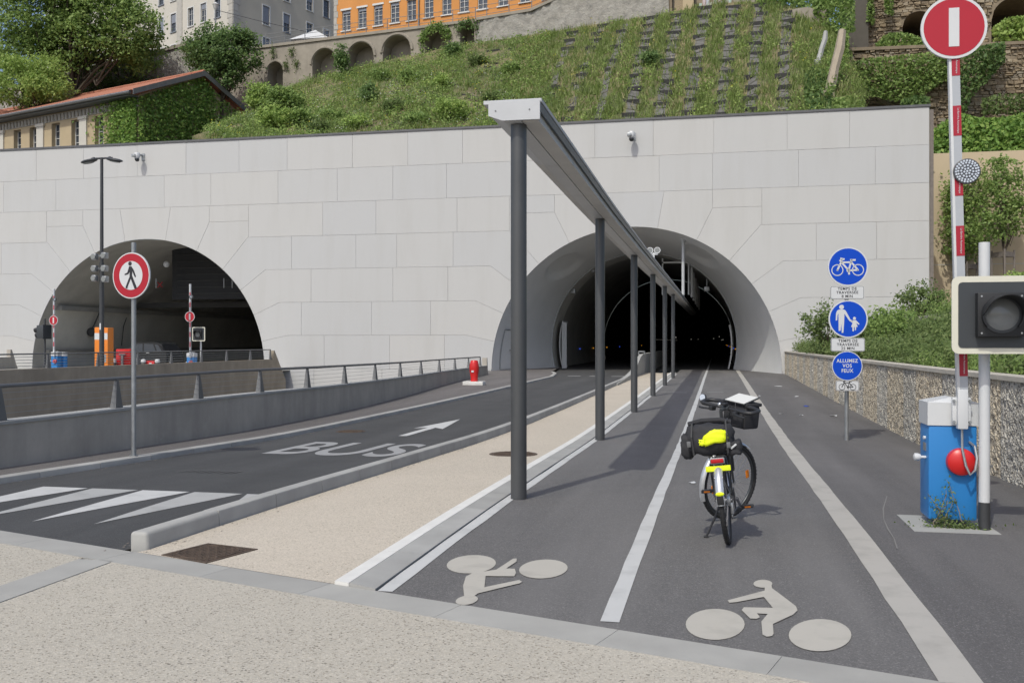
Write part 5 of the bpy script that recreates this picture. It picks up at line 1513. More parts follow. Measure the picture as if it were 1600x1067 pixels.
# bags rest on the bicycle: things of their own, built with the same placing
def soft(c, s, seed, puff=.12, res=5, noise_=.012):
    bm = bmesh.new(); bmesh.ops.create_cube(bm, size=1.0)
    bmesh.ops.subdivide_edges(bm, edges=bm.edges[:], cuts=res, use_grid_fill=True)
    rr = random.Random(seed); ph = [rr.uniform(0, 6) for _ in range(9)]
    for v in bm.verts:
        p = v.co * 2
        q = Vector((p.x * math.sqrt(max(0, 1 - p.y ** 2 * .22 - p.z ** 2 * .22 + .07 * p.y ** 2 * p.z ** 2)), p.y * math.sqrt(max(0, 1 - p.x ** 2 * .22 - p.z ** 2 * .22 + .07 * p.x ** 2 * p.z ** 2)), p.z * math.sqrt(max(0, 1 - p.y ** 2 * .22 - p.x ** 2 * .22 + .07 * p.y ** 2 * p.x ** 2))))
        d = noise_ * (math.sin(5 * p.x + ph[0] + 3 * p.z) + math.sin(6 * p.y + ph[1] + 4 * p.x) + math.sin(7 * p.z + ph[2] - 3 * p.y))
        v.co = Vector((q.x * s[0] / 2, q.y * s[1] / 2, q.z * s[2] / 2)) + p.normalized() * d + Vector(c)
    k = MB().bm(bm); bm.free(); return k
def bag(name, label, cat='bag'):
    o = thing(name, (bp.x, bp.y, g(bp.y)), label, cat, rot=(LEAN, 0, HEAD)); return o
rb_ = bag('rear_bag', 'black cloth bag strapped on the bicycle luggage rack')
obj('body', soft((-.02, .045, .845), (.40, .37, .24), 3, noise_=.008), 'bag_cloth', rb_, smooth=True, local=True)
obj('side_pocket', soft((-.05, .225, .80), (.26, .10, .19), 4, noise_=.006), 'bag_cloth', rb_, smooth=True, local=True)
obj('side_pocket', soft((-.10, -.13, .765), (.24, .12, .11), 5, noise_=.006), 'bag_cloth', rb_, smooth=True, local=True)
for s in (-1, 1): obj('strap', MB().tube([(-.235, .04 + s * .13, .74), (-.235, .04 + s * .135, .88), (-.15, .04 + s * .13, .972), (.12, .04 + s * .13, .975)], .009, 4), 'black_plastic', rb_, local=True)
obj('buckle', MB().bbox((-.235, .20, .83), (.02, .03, .045), .004).bbox((-.235, -.10, .80), (.02, .03, .045), .004), 'rail_metal', rb_, local=True)
obj('reflective_tab', MB().bbox((-.222, -.135, .785), (.006, .055, .014), .002, Matrix.Rotation(R(-35), 4, 'X')), 'sign_white', rb_, local=True)
obj('rolled_edge', MB().tube([(.0, .21, .965), (-.02, .1, .985), (-.02, -.04, .98), (-.0, -.12, .955)], .022, 8), 'bag_cloth', rb_, local=True)
nc = bag('yellow_rain_cover', 'bright yellow cloth bundle lying on the rear bag', 'cloth')
nb = soft((-.185, .0, .866), (.13, .195, .105), 9, noise_=.0035)
nb.v = [(x_ - .05 * (z_ < .86) * 0, y_, z_ + .008 * math.sin((y_ + .1) * 24) - .28 * max(0, y_ - .02)) for x_, y_, z_ in nb.v]
obj('bundle', nb, 'neon_yellow', nc, smooth=True, local=True)
obj('corner', soft((-.195, .088, .835), (.09, .075, .05), 12, noise_=.003), 'neon_yellow', nc, smooth=True, local=True)
fb = bag('handlebar_bag', 'black box bag with map holder hung on the handlebar')
fx = MB().bbox(bc + Vector((.21, -.0, -.075)), (.19, .27, .21), .03)
obj('body', fx.xf(ST), 'bag_cloth', fb, local=True)
obj('lid', MB().bbox(bc + Vector((.21, 0, .04)), (.20, .285, .03), .01).xf(ST), 'bag_cloth', fb, local=True)
obj('front_pocket', MB().bbox(bc + Vector((.10, -.02, -.1)), (.03, .20, .12), .012).xf(ST), 'bag_cloth', fb, local=True)
m4 = Matrix.Rotation(R(-16), 4, 'Y')
obj('map_case', MB().bbox(bc + Vector((.19, 0, .072)), (.20, .25, .008), .003, m4).xf(ST), 'black_plastic', fb, local=True)
mp = bag('paper_map', 'white paper map under the clear case on the handlebar bag', 'map')
obj('sheet', MB().box(bc + Vector((.19, 0, .079)), (.185, .225, .003), M4=m4).xf(ST), 'map_paper', mp, local=True)
# ================================================================ RIGHT HAND WALL AND TERRACES
XW = 3.35
wl = thing('stone_faced_wall', (XW, 20, -.2), 'rough stone-faced low wall with pale coping along the right footway', 'wall')
def zW(y): return float(np.interp(y, [4, 11, 16, 50], [1.22, 1.20, 1.185, 1.10]))
y = 4.5; i = 0
wid = [1.9, 1.15, 1.75, 1.3, 2.0, 1.2, 1.6]
XWL = [(3.75, 4), (3.4, 9), (3.35, 12), (3.26, 16), (3.3, 24), (3.38, 51.4)]
while y < YF - .05:
    y2 = min(y + wid[i % 7], YF - .02)
    xa, xb = lerp_poly(XWL, y), lerp_poly(XWL, y2)
    n = max(8, int((y2 - y) / .055)); m = 18; V = []; rr = random.Random(i)
    for a in range(n + 1):
        t = a / n; yy = y + .004 + (y2 - y - .008) * t
        for b in range(m + 1):
            z0, z1 = g(yy) - .1, zW(yy) - .06
            d = rr.uniform(-.014, .014) if 0 < a < n and b < m else 0.012
            V.append((xa + (xb - xa) * t + d, yy, z0 + (z1 - z0) * b / m))
    f = [(a * (m + 1) + b, a * (m + 1) + b + 1, (a + 1) * (m + 1) + b + 1, (a + 1) * (m + 1) + b) for a in range(n) for b in range(m)]
    k = len(V); V += [(xa + .25, y + .004, g(y) - .1), (xb + .25, y2 - .004, g(y2) - .1), (xb + .25, y2 - .004, zW(y2) - .06), (xa + .25, y + .004, zW(y) - .06)]
    f += [(m, (n) * (m + 1) + m, k + 2, k + 3), (k, k + 1, k + 2, k + 3)]
    obj('wall_panel', MB().add(V, f), 'rubble_beige' if i % 2 else 'rubble_grey', wl, smooth=False, fixn=False)
    V = []
    for yy in (y + .003, y2 - .003):
        xx = lerp_poly(XWL, yy); V += [(xx - .025, yy, zW(yy) - .058), (xx + .27, yy, zW(yy) - .058), (xx + .27, yy, zW(yy)), (xx - .025, yy, zW(yy))]
    obj('coping_stone', MB().add(V, [(0, 1, 5, 4), (1, 2, 6, 5), (2, 3, 7, 6), (3, 0, 4, 7), (3, 2, 1, 0), (4, 5, 6, 7)]), 'coping_beige', wl, smooth=False)
    y = y2; i += 1
obj('wall_core', MB().add([(3.55, 4, -.3), (3.55, YF - .05, -.3), (3.55, YF - .05, 1.0), (3.55, 4, 1.1)], [(0, 1, 2, 3)]), 'facade_joint', wl)
def bedz(x, y):
    return float(np.interp(x, [3.5, 5.3, 5.55, 7.9, 8.15, 12, 30], [1.02, 1.25, 1.55, 1.95, 2.5, 2.9, 3.4]))
V = []; f = []
xs_ = np.linspace(3.55, 30, 40); ys_ = np.linspace(4, YF + 3.5, 30)
for a in xs_:
    for b in ys_: V.append((a, b if not (a < XR + .3 and b > YF - .05) else YF - .05, bedz(a, b) + .03 * math.sin(3 * a + 2 * b)))
for a in range(39):
    for b in range(29): f.append((a * 30 + b, (a + 1) * 30 + b, (a + 1) * 30 + b + 1, a * 30 + b + 1))
obj('planting_bed', MB().add(V, f), 'soil', kind='structure', smooth=True, fixn=False, label='sloping soil bed of the terraces behind the stone wall')
for X, z0, z1, lab in ((5.4, 1.1, 1.62, 'lower pale granite terrace edging among the shrubs'), (8.0, 1.8, 2.6, 'upper pale granite terrace edging among the shrubs')):
    tr = thing('terrace_edging', (X, 12, z0), lab, 'low wall')
    y = 10.0
    while y < YF - .3:
        y2 = min(y + random.uniform(.9, 1.5), YF - .1)
        obj('edging_stone', MB().bbox((X + random.uniform(-.02, .02), (y + y2) / 2, (z0 + z1) / 2), (.28, y2 - y - .015, z1 - z0), .02), 'rubble_grey', tr, smooth=False)
        y = y2
def bedplants(n, x0, x1, y0, y1, h, sz, m, nm, lab, dens=.6):
    cen = np.stack([RNG.uniform(x0, x1, n), RNG.uniform(y0, y1, n)], 1)
    P = []
    for (a, b) in cen:
        hh = h * RNG.uniform(.45, 1.15); r = RNG.uniform(.25, .55)
        k = int(170 * dens)
        d = RNG.normal(size=(k, 3)) * np.array([r * .5, r * .5, hh * .28]) + np.array([a, b, bedz(a, b) + hh * .5])
        P.append(d)
    P = np.concatenate(P)
    P = P[(P[:, 1] < YF - .1) | (P[:, 0] > XR + .3)]
    P = P[P[:, 0] > 3.65]
    return leaves(nm, P, sz, m, None, nbias=(-.1, -.5, .6), asp=.4, label=lab, kind='stuff')
bedplants(340, 3.9, 5.2, 11, 50, .55, .10, 'leaf_olive', 'ground_cover', 'low green planting just behind the stone wall coping')
bedplants(300, 5.7, 7.8, 12, 50.5, .75, .12, 'leaf_olive', 'ground_cover', 'loose olive green planting on the middle terrace')
bedplants(260, 8.3, 14, 14, 50.5, .8, .14, 'leaf_mid', 'ground_cover', 'green planting on the upper terrace')
bedplants(160, 3.8, 5.2, 9.5, 20, .35, .06, 'leaf_mid', 'ground_cover', 'fresh grass-green cover nearest the camera behind the wall')
def bed_shrub(px, py, zc, r, h, m, lab, n=60, sz=.13):
    p = at(px, py, zc); z = bedz(p.x, p.y)
    shrub('terrace_shrub', (p.x, p.y, z), [((p.x, p.y, z + h * .55), (r, r, h * .5), 1)], n, 26, .16, sz, m, lab, group='shrubs on the terraces')
bed_shrub(1292, 540, 36, 1.0, 1.9, 'leaf_olive', 'upright shrub left of the blue signs against the facade', 70)
bed_shrub(1350, 540, 33, .9, 1.5, 'leaf_olive', 'loose shrub just right of the blue signs', 60)
bed_shrub(1390, 500, 31, .8, 1.3, 'leaf_mid', 'leafy shrub midway along the middle terrace', 60)
bed_shrub(1440, 470, 40, 1.2, 1.5, 'leaf_olive', 'shrub at the foot of the facade right corner', 60)
bed_shrub(1590, 470, 36, 1.1, 1.5, 'leaf_light', 'light green shrub at the right edge behind the signal', 60)

# ================================================================ BEYOND THE RIGHT END OF THE FACADE
YB = 58.0
bwr = thing('beige_retaining_wall', (20, YB, 2), 'smooth beige retaining wall right of the stone facade', 'wall')
obj('wall', MB().box2((XR + .1, YB, -1), (42, YB + .6, 12.2)), 'retaining_beige', bwr)
obj('joint_line', MB().box2((XR + .1, YB - .006, 5.9), (42, YB, 5.94)), 'facade_joint', bwr)
obj('drain_pipe', MB().cyl((XR + .55, YB - .12, 3), (XR + .55, YB - .12, 12.2), .09), 'zinc', bwr)
V, Fc = [], []
hb = []
def foliage_mass(nm, P, sz, m, lab, cat, nb=(0, -.6, .3)):
    o = leaves(nm, P, sz, m, None, nbias=nb, label=lab, cat=cat); return o
def cloud(pxs, pys, zc, n, dz=1.0, thick=.6):
    """random leaf points inside a photo-space outline given as columns (px, top, bottom)"""
    out = []
    a = np.array(pxs)
    while len(out) < n:
        px = RNG.uniform(a[:, 0].min(), a[:, 0].max()); t0 = np.interp(px, a[:, 0], a[:, 1]); t1 = np.interp(px, a[:, 0], a[:, 2])
        py = RNG.uniform(t0, t1)
        d = zc(px, py) if callable(zc) else zc
        out.append(tuple(at(px, py, d + RNG.normal() * thick)))
    return np.array(out)
# hedge falling over the top of the beige wall
P = cloud([(1456, 205, 285), (1475, 190, 280), (1500, 178, 275), (1530, 185, 262), (1560, 185, 270), (1600, 178, 258), (1660, 175, 260)], None, lambda px, py: 56.2 - (py - 230) * .01 * 1.5, 9500, thick=.55)
hg = thing('overhanging_hedge', (18, 57.5, 10.5), 'bright green hedge spilling over the top of the beige wall', 'hedge')
leaves('foliage', P, .30, 'leaf_ivy', hg, nbias=(-.15, -.6, .6))
obj('soil_ledge', MB().box2((XR + .1, YB + .6, 9.0), (42, 66, 12.1)), 'soil', hg)
P = cloud([(1458, 262, 300), (1500, 262, 298), (1545, 255, 305), (1600, 250, 300)], None, 56.6, 1100, thick=.2)
leaves('trailing_shoots', P, .2, 'leaf_olive', hg, nbias=(0, -.5, -.2))
# young trees with tree guards
def stake_frame(px, py, zc, nm_lab):
    c = at(px, py, zc); z0 = bedz(c.x, c.y); h = c.z
    root = thing('tree_stake', (c.x, c.y, z0), nm_lab, 'tree guard')
    for k in range(3):
        t = R(20 + 120 * k); obj('stake', MB().cyl((c.x + .62 * math.cos(t), c.y + .62 * math.sin(t), z0 - .2), (c.x + .62 * math.cos(t), c.y + .62 * math.sin(t), h + .25), .055, n=8), 'stake_wood', root)
    for k in range(3):
        a, b = R(20 + 120 * k), R(140 + 120 * k)
        mid = Vector((c.x + .31 * (math.cos(a) + math.cos(b)), c.y + .31 * (math.sin(a) + math.sin(b)), h))
        obj('cross_rail', MB().box(mid, (1.15, .06, .26), rz=math.atan2(math.sin(b) - math.sin(a), math.cos(b) - math.cos(a))), 'stake_wood', root)
    return c, z0
for px, py, zc, lab, ells, sl in (
        (1510, 417, 53, 'left one', [((1497, 330), .7, 1.7), ((1512, 300), 1.0, 1.4), ((1515, 370), .65, 1.1), ((1496, 375), .5, 1.0)], 'stake frame round the left young tree'),
        (1568, 398, 51, 'right one', [((1558, 330), 1.1, 1.4), ((1580, 300), 1.0, 1.2), ((1545, 355), .9, .8), ((1590, 345), .7, .7), ((1570, 270), 1.0, .9)], 'stake frame round the right young tree')):
    c, z0 = stake_frame(px, py, zc, sl)
    ee = [(tuple(at(a, b, zc)), (r_ * 1.1, r_ * .9, h_ * 1.1), r_ * h_) for (a, b), r_, h_ in ells]
    tree('young_tree', (c.x, c.y, z0), ee, 230, 18, .25, .19, 'leaf_mid', 'slender young tree in front of the beige wall, ' + lab, .07, group='young staked trees', limbs=12)

# ---------------------------------------------------------------- old rubble walls with arches
def rubble_stones(nm, par, O, U, L, z0, z1, skip, sw=(.2, .62), sh=(.11, .25), m='old_stone', N=None, keep=1.0):
    """coursed stones, one joined mesh with real joints"""
    U = Vector(U).normalized(); N = Vector((U.y, -U.x, 0)); mb = MB(); z = z0; rr = random.Random(len(nm) + int(L * 7))
    while z < z1:
        h = rr.uniform(*sh); s = -rr.random() * .4
        while s < L:
            w_ = rr.uniform(*sw)
            if rr.random() < .94 and not skip(s + w_ / 2, z + h / 2):
                c = Vector(O) + U * (s + w_ / 2); d = rr.uniform(.03, .2)
                ps = [(-w_ / 2 + .015, 0), (w_ / 2 - .015, 0)]
                a = c - U * (w_ / 2 - .02); b = c + U * (w_ / 2 - .02)
                zz0, zz1 = z + .015, z + h - .015
                j = lambda: rr.uniform(-.05, .05)
                F0 = [a + Vector((0, 0, zz0)), b + Vector((0, 0, zz0)), b + Vector((0, 0, zz1)), a + Vector((0, 0, zz1))]
                F1 = [p + N * d + U * (.02 if i in (0, 3) else -.02) + Vector((0, 0, (.015 if i < 2 else -.015) + j())) for i, p in enumerate(F0)]
                mb.add([(p.x, p.y, p.z) for p in F0 + F1], [(4, 5, 6, 7), (0, 1, 5, 4), (1, 2, 6, 5), (2, 3, 7, 6), (3, 0, 4, 7)])
            s += w_
        z += h
    o = obj(nm, mb, m, par, smooth=False, fixn=False); o['kind'] = 'stuff'; return o
def arch_wall(root, O, U, L, z0, ztop, arches, m, depth=.9, thick=.6, name='wall', back='shadow_stone', step=.25):
    """wall face along U from O with arched openings (s0, s1, springing z, sill z); ztop(s)"""
    U = Vector(U).normalized(); N = Vector((U.y, -U.x, 0)); O = Vector(O)
    cuts = set(np.arange(0, L + .01, step * 4).tolist() + [0, L])
    for a in arches: cuts |= set(np.linspace(a[0], a[1], 19).tolist())
    cuts = sorted(c for c in cuts if 0 <= c <= L)
    def low(s, left):
        for a in arches:
            if a[0] - 1e-6 <= s <= a[1] + 1e-6:
                r = (a[1] - a[0]) / 2; c = (a[0] + a[1]) / 2
                return a[2] + math.sqrt(max(r * r - (s - c) ** 2, 0))
        return None
    mb = MB(); P = lambda s, z, d=0: tuple((O + U * s - N * d) + Vector((0, 0, z)))
    for s, t in zip(cuts[:-1], cuts[1:]):
        mid = (s + t) / 2; a = None
        for q in arches:
            if q[0] < mid < q[1]: a = q
        if a is None:
            mb.add([P(s, z0), P(t, z0), P(t, ztop(t)), P(s, ztop(s))], [(0, 1, 2, 3)])
        else:
            zs, zt_ = low(s, 0), low(t, 0)
            mb.add([P(s, zs), P(t, zt_), P(t, ztop(t)), P(s, ztop(s))], [(0, 1, 2, 3)])
            mb.add([P(s, zs), P(t, zt_), P(t, zt_, depth), P(s, zs, depth)], [(0, 1, 2, 3)])
            if a[3] is not None and a[3] > z0: mb.add([P(s, z0), P(t, z0), P(t, a[3]), P(s, a[3])], [(0, 1, 2, 3)]); mb.add([P(s, a[3]), P(t, a[3]), P(t, a[3], depth), P(s, a[3], depth)], [(0, 1, 2, 3)])
    for a in arches:
        zb = a[3] if a[3] is not None else z0
        for s in (a[0], a[1]): mb.add([P(s, zb), P(s, zb, depth), P(s, a[2], depth), P(s, a[2])], [(0, 1, 2, 3)])
    for s, t in zip(cuts[:-1], cuts[1:]): mb.add([P(s, ztop(s)), P(t, ztop(t)), P(t, ztop(t), thick + depth), P(s, ztop(s), thick + depth)], [(0, 1, 2, 3)])
    o = obj(name, mb, m, root, smooth=False)
    mb = MB()
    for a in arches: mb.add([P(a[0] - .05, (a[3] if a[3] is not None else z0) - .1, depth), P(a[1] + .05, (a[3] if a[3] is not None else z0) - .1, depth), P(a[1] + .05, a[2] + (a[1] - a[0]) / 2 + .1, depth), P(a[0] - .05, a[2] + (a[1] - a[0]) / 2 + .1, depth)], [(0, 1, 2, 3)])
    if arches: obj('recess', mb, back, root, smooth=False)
    return o
# lower rubble wall (right)
A = at(1330, 172, 62); B_ = at(1720, 150, 60)
U = (B_ - A); U.z = 0; L = U.length; U.normalize()
zr0, zr1 = 15.2, 20.3
rw = thing('rubble_wall', (A.x, A.y, zr0), 'ochre rubble stone wall hung with ivy at the upper right', 'wall')
obj('core', MB().prism([(0, zr0 - 4), (L, zr0 - 4), (L, zr1 - .1), (0, zr1 - .1)], (A.x, A.y, 0), U, (0, 0, 1), (-U.y, U.x, 0), .8), 'old_mortar', rw, smooth=False)
rubble_stones('stones', rw, (A.x, A.y, 0), U, L, zr0 - 1, zr1, lambda s, z: False)
obj('cap_ledge', MB().prism([(-.2, zr1), (L, zr1), (L, zr1 + .2), (-.2, zr1 + .2)], Vector((A.x, A.y, 0)) + Vector((U.y, -U.x, 0)) * .2, U, (0, 0, 1), (-U.y, U.x, 0), 6.0), 'old_mortar', rw, smooth=False)
# upper ruin with dark arches
A2 = at(1352, 80, 70); B2 = at(1720, 80, 66)
U2 = (B2 - A2); U2.z = 0; L2 = U2.length; U2.normalize()
def s_of(px, Aq, Uq):
    a = (px - CX) / F; d = Vector((a * CS - SN, a * SN + CS)); den = d.x * Uq.y - d.y * Uq.x
    return (Aq.y * d.x - Aq.x * d.y) / -den if abs(den) > 1e-9 else 0
def hz(px, py, Aq, Uq):
    s = s_of(px, Aq, Uq); p = Aq + Uq * s; zc = p.x * -SN + p.y * CS
    return s, EYE + (CY - py) / F * zc
ar2 = []
for x0, x1, spring, sill in ((1410, 1462, 42, 62), (1549, 1625, 30, 66), (1431, 1453, -6, 2), (1486, 1510, -30, -12)):
    s0, _ = hz(x0, 40, A2, U2); s1, _ = hz(x1, 40, A2, U2); _, zs = hz((x0 + x1) / 2, spring, A2, U2); _, zl = hz((x0 + x1) / 2, sill, A2, U2)
    ar2.append((s0, s1, zs, zl))
ru = thing('ruined_arch_wall', (A2.x, A2.y, 20), 'tall old stone wall with dark arched openings at the top right', 'wall')
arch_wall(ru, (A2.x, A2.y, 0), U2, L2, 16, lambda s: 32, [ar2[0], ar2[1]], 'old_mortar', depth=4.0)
def skip2(s, z):
    for a in ar2[:2]:
        r = (a[1] - a[0]) / 2; c = (a[0] + a[1]) / 2
        if abs(s - c) < r + .15 and a[3] < z < a[2]: return True
        if z >= a[2] and (s - c) ** 2 + (z - a[2]) ** 2 < (r + .15) ** 2: return True
    return False
rubble_stones('stones', ru, (A2.x, A2.y, 0), U2, L2, 19.5, 31, skip2)
for q in ar2[2:]:
    c = A2 + U2 * ((q[0] + q[1]) / 2); n_ = Vector((U2.y, -U2.x, 0))
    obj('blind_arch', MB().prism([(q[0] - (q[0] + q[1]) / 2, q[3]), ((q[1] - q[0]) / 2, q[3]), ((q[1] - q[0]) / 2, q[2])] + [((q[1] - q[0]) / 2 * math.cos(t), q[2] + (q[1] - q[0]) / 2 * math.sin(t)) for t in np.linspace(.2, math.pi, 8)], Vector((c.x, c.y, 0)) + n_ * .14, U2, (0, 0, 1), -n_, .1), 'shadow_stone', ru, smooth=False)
# ================================================================ HILLSIDE BEHIND THE FACADE
TOPE = [(300, 214, 58), (345, 204, 63), (380, 182, 72), (430, 150, 79), (480, 128, 78), (600, 100, 75.5), (740, 72, 73), (880, 50, 70), (1035, 24, 67), (1130, 5, 66), (1200, 8, 65), (1240, 18, 64), (1290, 36, 62.5), (1312, 62, 60.5), (1335, 120, 57.5), (1352, 166, 55)]
TOPA = np.array(TOPE, dtype=float)
YH = YF + .9
def hill(px, v):
    """v 0 at the facade coping, 1 at the foot of the upper walls"""
    b = onY(px, 300, YH); b.z = 13.30
    t = at(px, float(np.interp(px, TOPA[:, 0], TOPA[:, 1])), float(np.interp(px, TOPA[:, 0], TOPA[:, 2])))
    p = b.lerp(t, v)
    bulge = .5 * math.sin(v * math.pi) * math.sin(px * .02 + 1) + .18 * math.sin(px * .11 + v * 9)
    p.z += bulge * min(1, v * 3) * (1 - v) * 1.5
    return p
V = []; Fc = []; nu, nv = 120, 40
pxs = np.linspace(300, 1352, nu + 1)
for a in pxs:
    for b in np.linspace(0, 1.06, nv + 1): V.append(hill(a, b))
for a in range(nu):
    for b in range(nv): Fc.append((a * (nv + 1) + b, (a + 1) * (nv + 1) + b, (a + 1) * (nv + 1) + b + 1, a * (nv + 1) + b + 1))
hs = obj('hillside', MB().add(V, Fc), 'hill_earth', kind='structure', smooth=True, fixn=False, label='steep grassy slope above the facade')
# columns of dark matting stepped with boards between strips of grass
COLS = [(1223, 1230), (1171, 1188), (1124, 1147), (1073, 1104), (1029, 1063), (982, 1019), (932, 982), (884, 942), (838, 900)]
def colx(i, v): return COLS[i][0] + (COLS[i][1] - COLS[i][0]) * v
mats_ = MB()
bmesh_board = None
for i in range(len(COLS)):
    wpx = 15 if i < 6 else 11
    for j in range(20):
        v0, v1 = j / 21 + .01, (j + 1) / 21 + .005
        if i > 6 and (j * 7 + i * 3) % 5 < 2: continue
        q = []
        for (vv, sx) in ((v0, -1), (v0, 1), (v1, 1), (v1, -1)):
            p = hill(colx(i, vv) + sx * wpx / 2, vv); p.z += .05; q.append(p)
        mats_.add(q, [(0, 1, 2, 3)])
mt = obj('slope_matting', mats_, 'geo_mat', hs, smooth=False, fixn=False); mt['kind'] = 'stuff'
for i in range(len(COLS)):
    wpx = 24 if i < 6 else 20
    nb = 11
    for j in range(nb):
        v = (j + .35 + (i % 2) * .3) / nb
        if random.random() < (.08 if i < 6 else .35): continue
        c = colx(i, v) + random.uniform(-3, 3)
        a, b = hill(c - wpx / 2, v), hill(c + wpx / 2, v)
        a.z = b.z = (a.z + b.z) / 2 + .03
        obj('slope_board', MB().add([a + Vector((0, -.03, -.04)), b + Vector((0, -.03, -.04)), b + Vector((0, -.03, .22)), a + Vector((0, -.03, .22)), a + Vector((0, .04, -.04)), b + Vector((0, .04, -.04)), b + Vector((0, .04, .22)), a + Vector((0, .04, .22))], [(0, 1, 2, 3), (7, 6, 5, 4), (3, 2, 6, 7), (0, 3, 7, 4), (1, 5, 6, 2)]), 'board_black', hs, smooth=False, fixn=False)
# scattered boards further left
for k in range(34):
    px = random.uniform(560, 860); v = random.uniform(.12, .9)
    a, b = hill(px - random.uniform(6, 12), v), hill(px + random.uniform(6, 12), v)
    obj('slope_board', MB().add([a, b, b + Vector((0, 0, .13)), a + Vector((0, 0, .13)), a + Vector((0, .06, 0)), b + Vector((0, .06, 0)), b + Vector((0, .06, .13)), a + Vector((0, .06, .13))], [(0, 1, 2, 3), (7, 6, 5, 4), (3, 2, 6, 7), (0, 3, 7, 4), (1, 5, 6, 2)]), 'board_black', hs, smooth=False, fixn=False)
def grass(nm, n, m, h, wdt, sel, lab, nbl=5, spread=.12):
    base = []; ph = []
    while len(base) < n:
        px = RNG.uniform(330, 1345); v = RNG.uniform(0, 1.0)
        if not sel(px, v): continue
        p = hill(px, v); base.append((p.x, p.y, p.z)); ph.append(1)
    Bp = np.repeat(np.array(base), nbl, axis=0); N_ = len(Bp)
    Bp = Bp + RNG.normal(size=Bp.shape) * np.array([spread, spread, .03])
    ang = RNG.uniform(0, 2 * np.pi, N_); hh = h * RNG.uniform(.5, 1.3, N_)
    lean = RNG.normal(size=(N_, 2)) * .35
    d = np.stack([np.cos(ang), np.sin(ang), np.zeros(N_)], 1) * wdt / 2
    T = Bp + np.stack([lean[:, 0] * hh, lean[:, 1] * hh - .1 * hh, hh], 1)
    Vv = np.stack([Bp - d, Bp + d, T], 1).reshape(-1, 3)
    return rawmesh(nm, Vv, np.arange(3 * N_).reshape(-1, 3), m, label=lab, kind='stuff')
def patch(px, v, s=1.0): return .5 + .5 * math.sin(px * .035 * s + 4 * v) * math.cos(px * .013 * s - 7 * v + 1.7)
def in_mat(px, v):
    for i in range(len(COLS)):
        if abs(px - colx(i, v)) < (11 if i < 6 else 7): return True
    return False
def selA(px, v):
    if px > 820: return (not in_mat(px, v)) or RNG.random() < .2
    return RNG.random() < .12 + .75 * patch(px, v) ** 1.3
grass('slope_grass', 6200, 'grass_blade', .40, .07, selA, 'rough green grass covering the slope', 7, .16)
grass('slope_grass', 1300, 'grass_dry', .38, .06, lambda px, v: selA(px, v) and patch(px + 90, v, 1.6) > .55, 'straw-coloured dry grass tufts on the slope')
# broad-leaved weeds
def weeds(nm, n, m, sz, sel, lab, hgt=.25, per=9, sp=.28):
    P = []
    while len(P) < n:
        px = RNG.uniform(330, 1345); v = RNG.uniform(0, 1)
        if sel(px, v):
            p = hill(px, v); P.append((p.x, p.y, p.z + hgt))
    P = np.repeat(np.array(P), per, axis=0); P = P + RNG.normal(size=P.shape) * np.array([sp, sp, hgt * .6])
    return leaves(nm, P, sz, m, None, nbias=(0, -.3, .7), label=lab, kind='stuff')
weeds('slope_weeds', 2000, 'leaf_mid', .16, lambda px, v: px < 860 and patch(px, v) > .35, 'leafy weeds on the left half of the slope')
weeds('slope_weeds', 1500, 'leaf_light', .15, lambda px, v: patch(px + 40, v, .8) > .5 and not in_mat(px, v), 'light green weeds scattered over the slope')
weeds('slope_weeds', 420, 'leaf_olive', .15, lambda px, v: px < 900, 'grey-green weeds on the lower slope', .3)
weeds('yellow_flowers', 60, 'flower_yellow', .10, lambda px, v: not in_mat(px, v), 'small yellow flowers dotted over the slope', .45, 9, .16)
weeds('white_flowers', 95, 'flower_white', .09, lambda px, v: px < 800 and v < .6, 'small white flowers on the lower slope', .35, 10, .3)
def hill_shrub(px, v, r, h, m, lab, n=40, sz=.2, per=24, sp=.2):
    p = hill(px, v); shrub('slope_shrub', p, [((p.x, p.y, p.z + h * .5), (r, r * .9, h * .5), 1)], n, per, sp, sz, m, lab, group='shrubs on the slope')
hill_shrub(577, .42, .55, 1.5, 'leaf_dark', 'dark round shrub alone in the middle of the left slope')
hill_shrub(445, .5, 1.5, 2.0, 'leaf_mid', 'broad shrub below the arcade wall left of the first tall arch', 120, .24)
hill_shrub(405, .72, 1.0, 2.2, 'leaf_light', 'tall light green shrub under the small arch', 100, .24)
hill_shrub(432, .22, 1.5, 1.6, 'leaf_light', 'bright green shrub above the facade right of the ivy house', 90, .22)
hill_shrub(470, .25, 1.1, 1.2, 'leaf_mid', 'green shrub just above the coping below the arches', 70, .22)
hill_shrub(533, .93, .5, 2.6, 'leaf_dark', 'upright dark shrub between the first two tall arches', 70, .2)
hill_shrub(705, .12, 1.2, 1.3, 'leaf_light', 'grass-green bushy clump left of the canopy end', 70, .18)
hill_shrub(708, .9, .5, .9, 'leaf_dark', 'dark shrub at the foot of the ivy-clad arch', 50, .2)
hill_shrub(1015, .42, .5, .9, 'leaf_dark', 'small dark shrub among the boards right of the canopy', 30, .18)
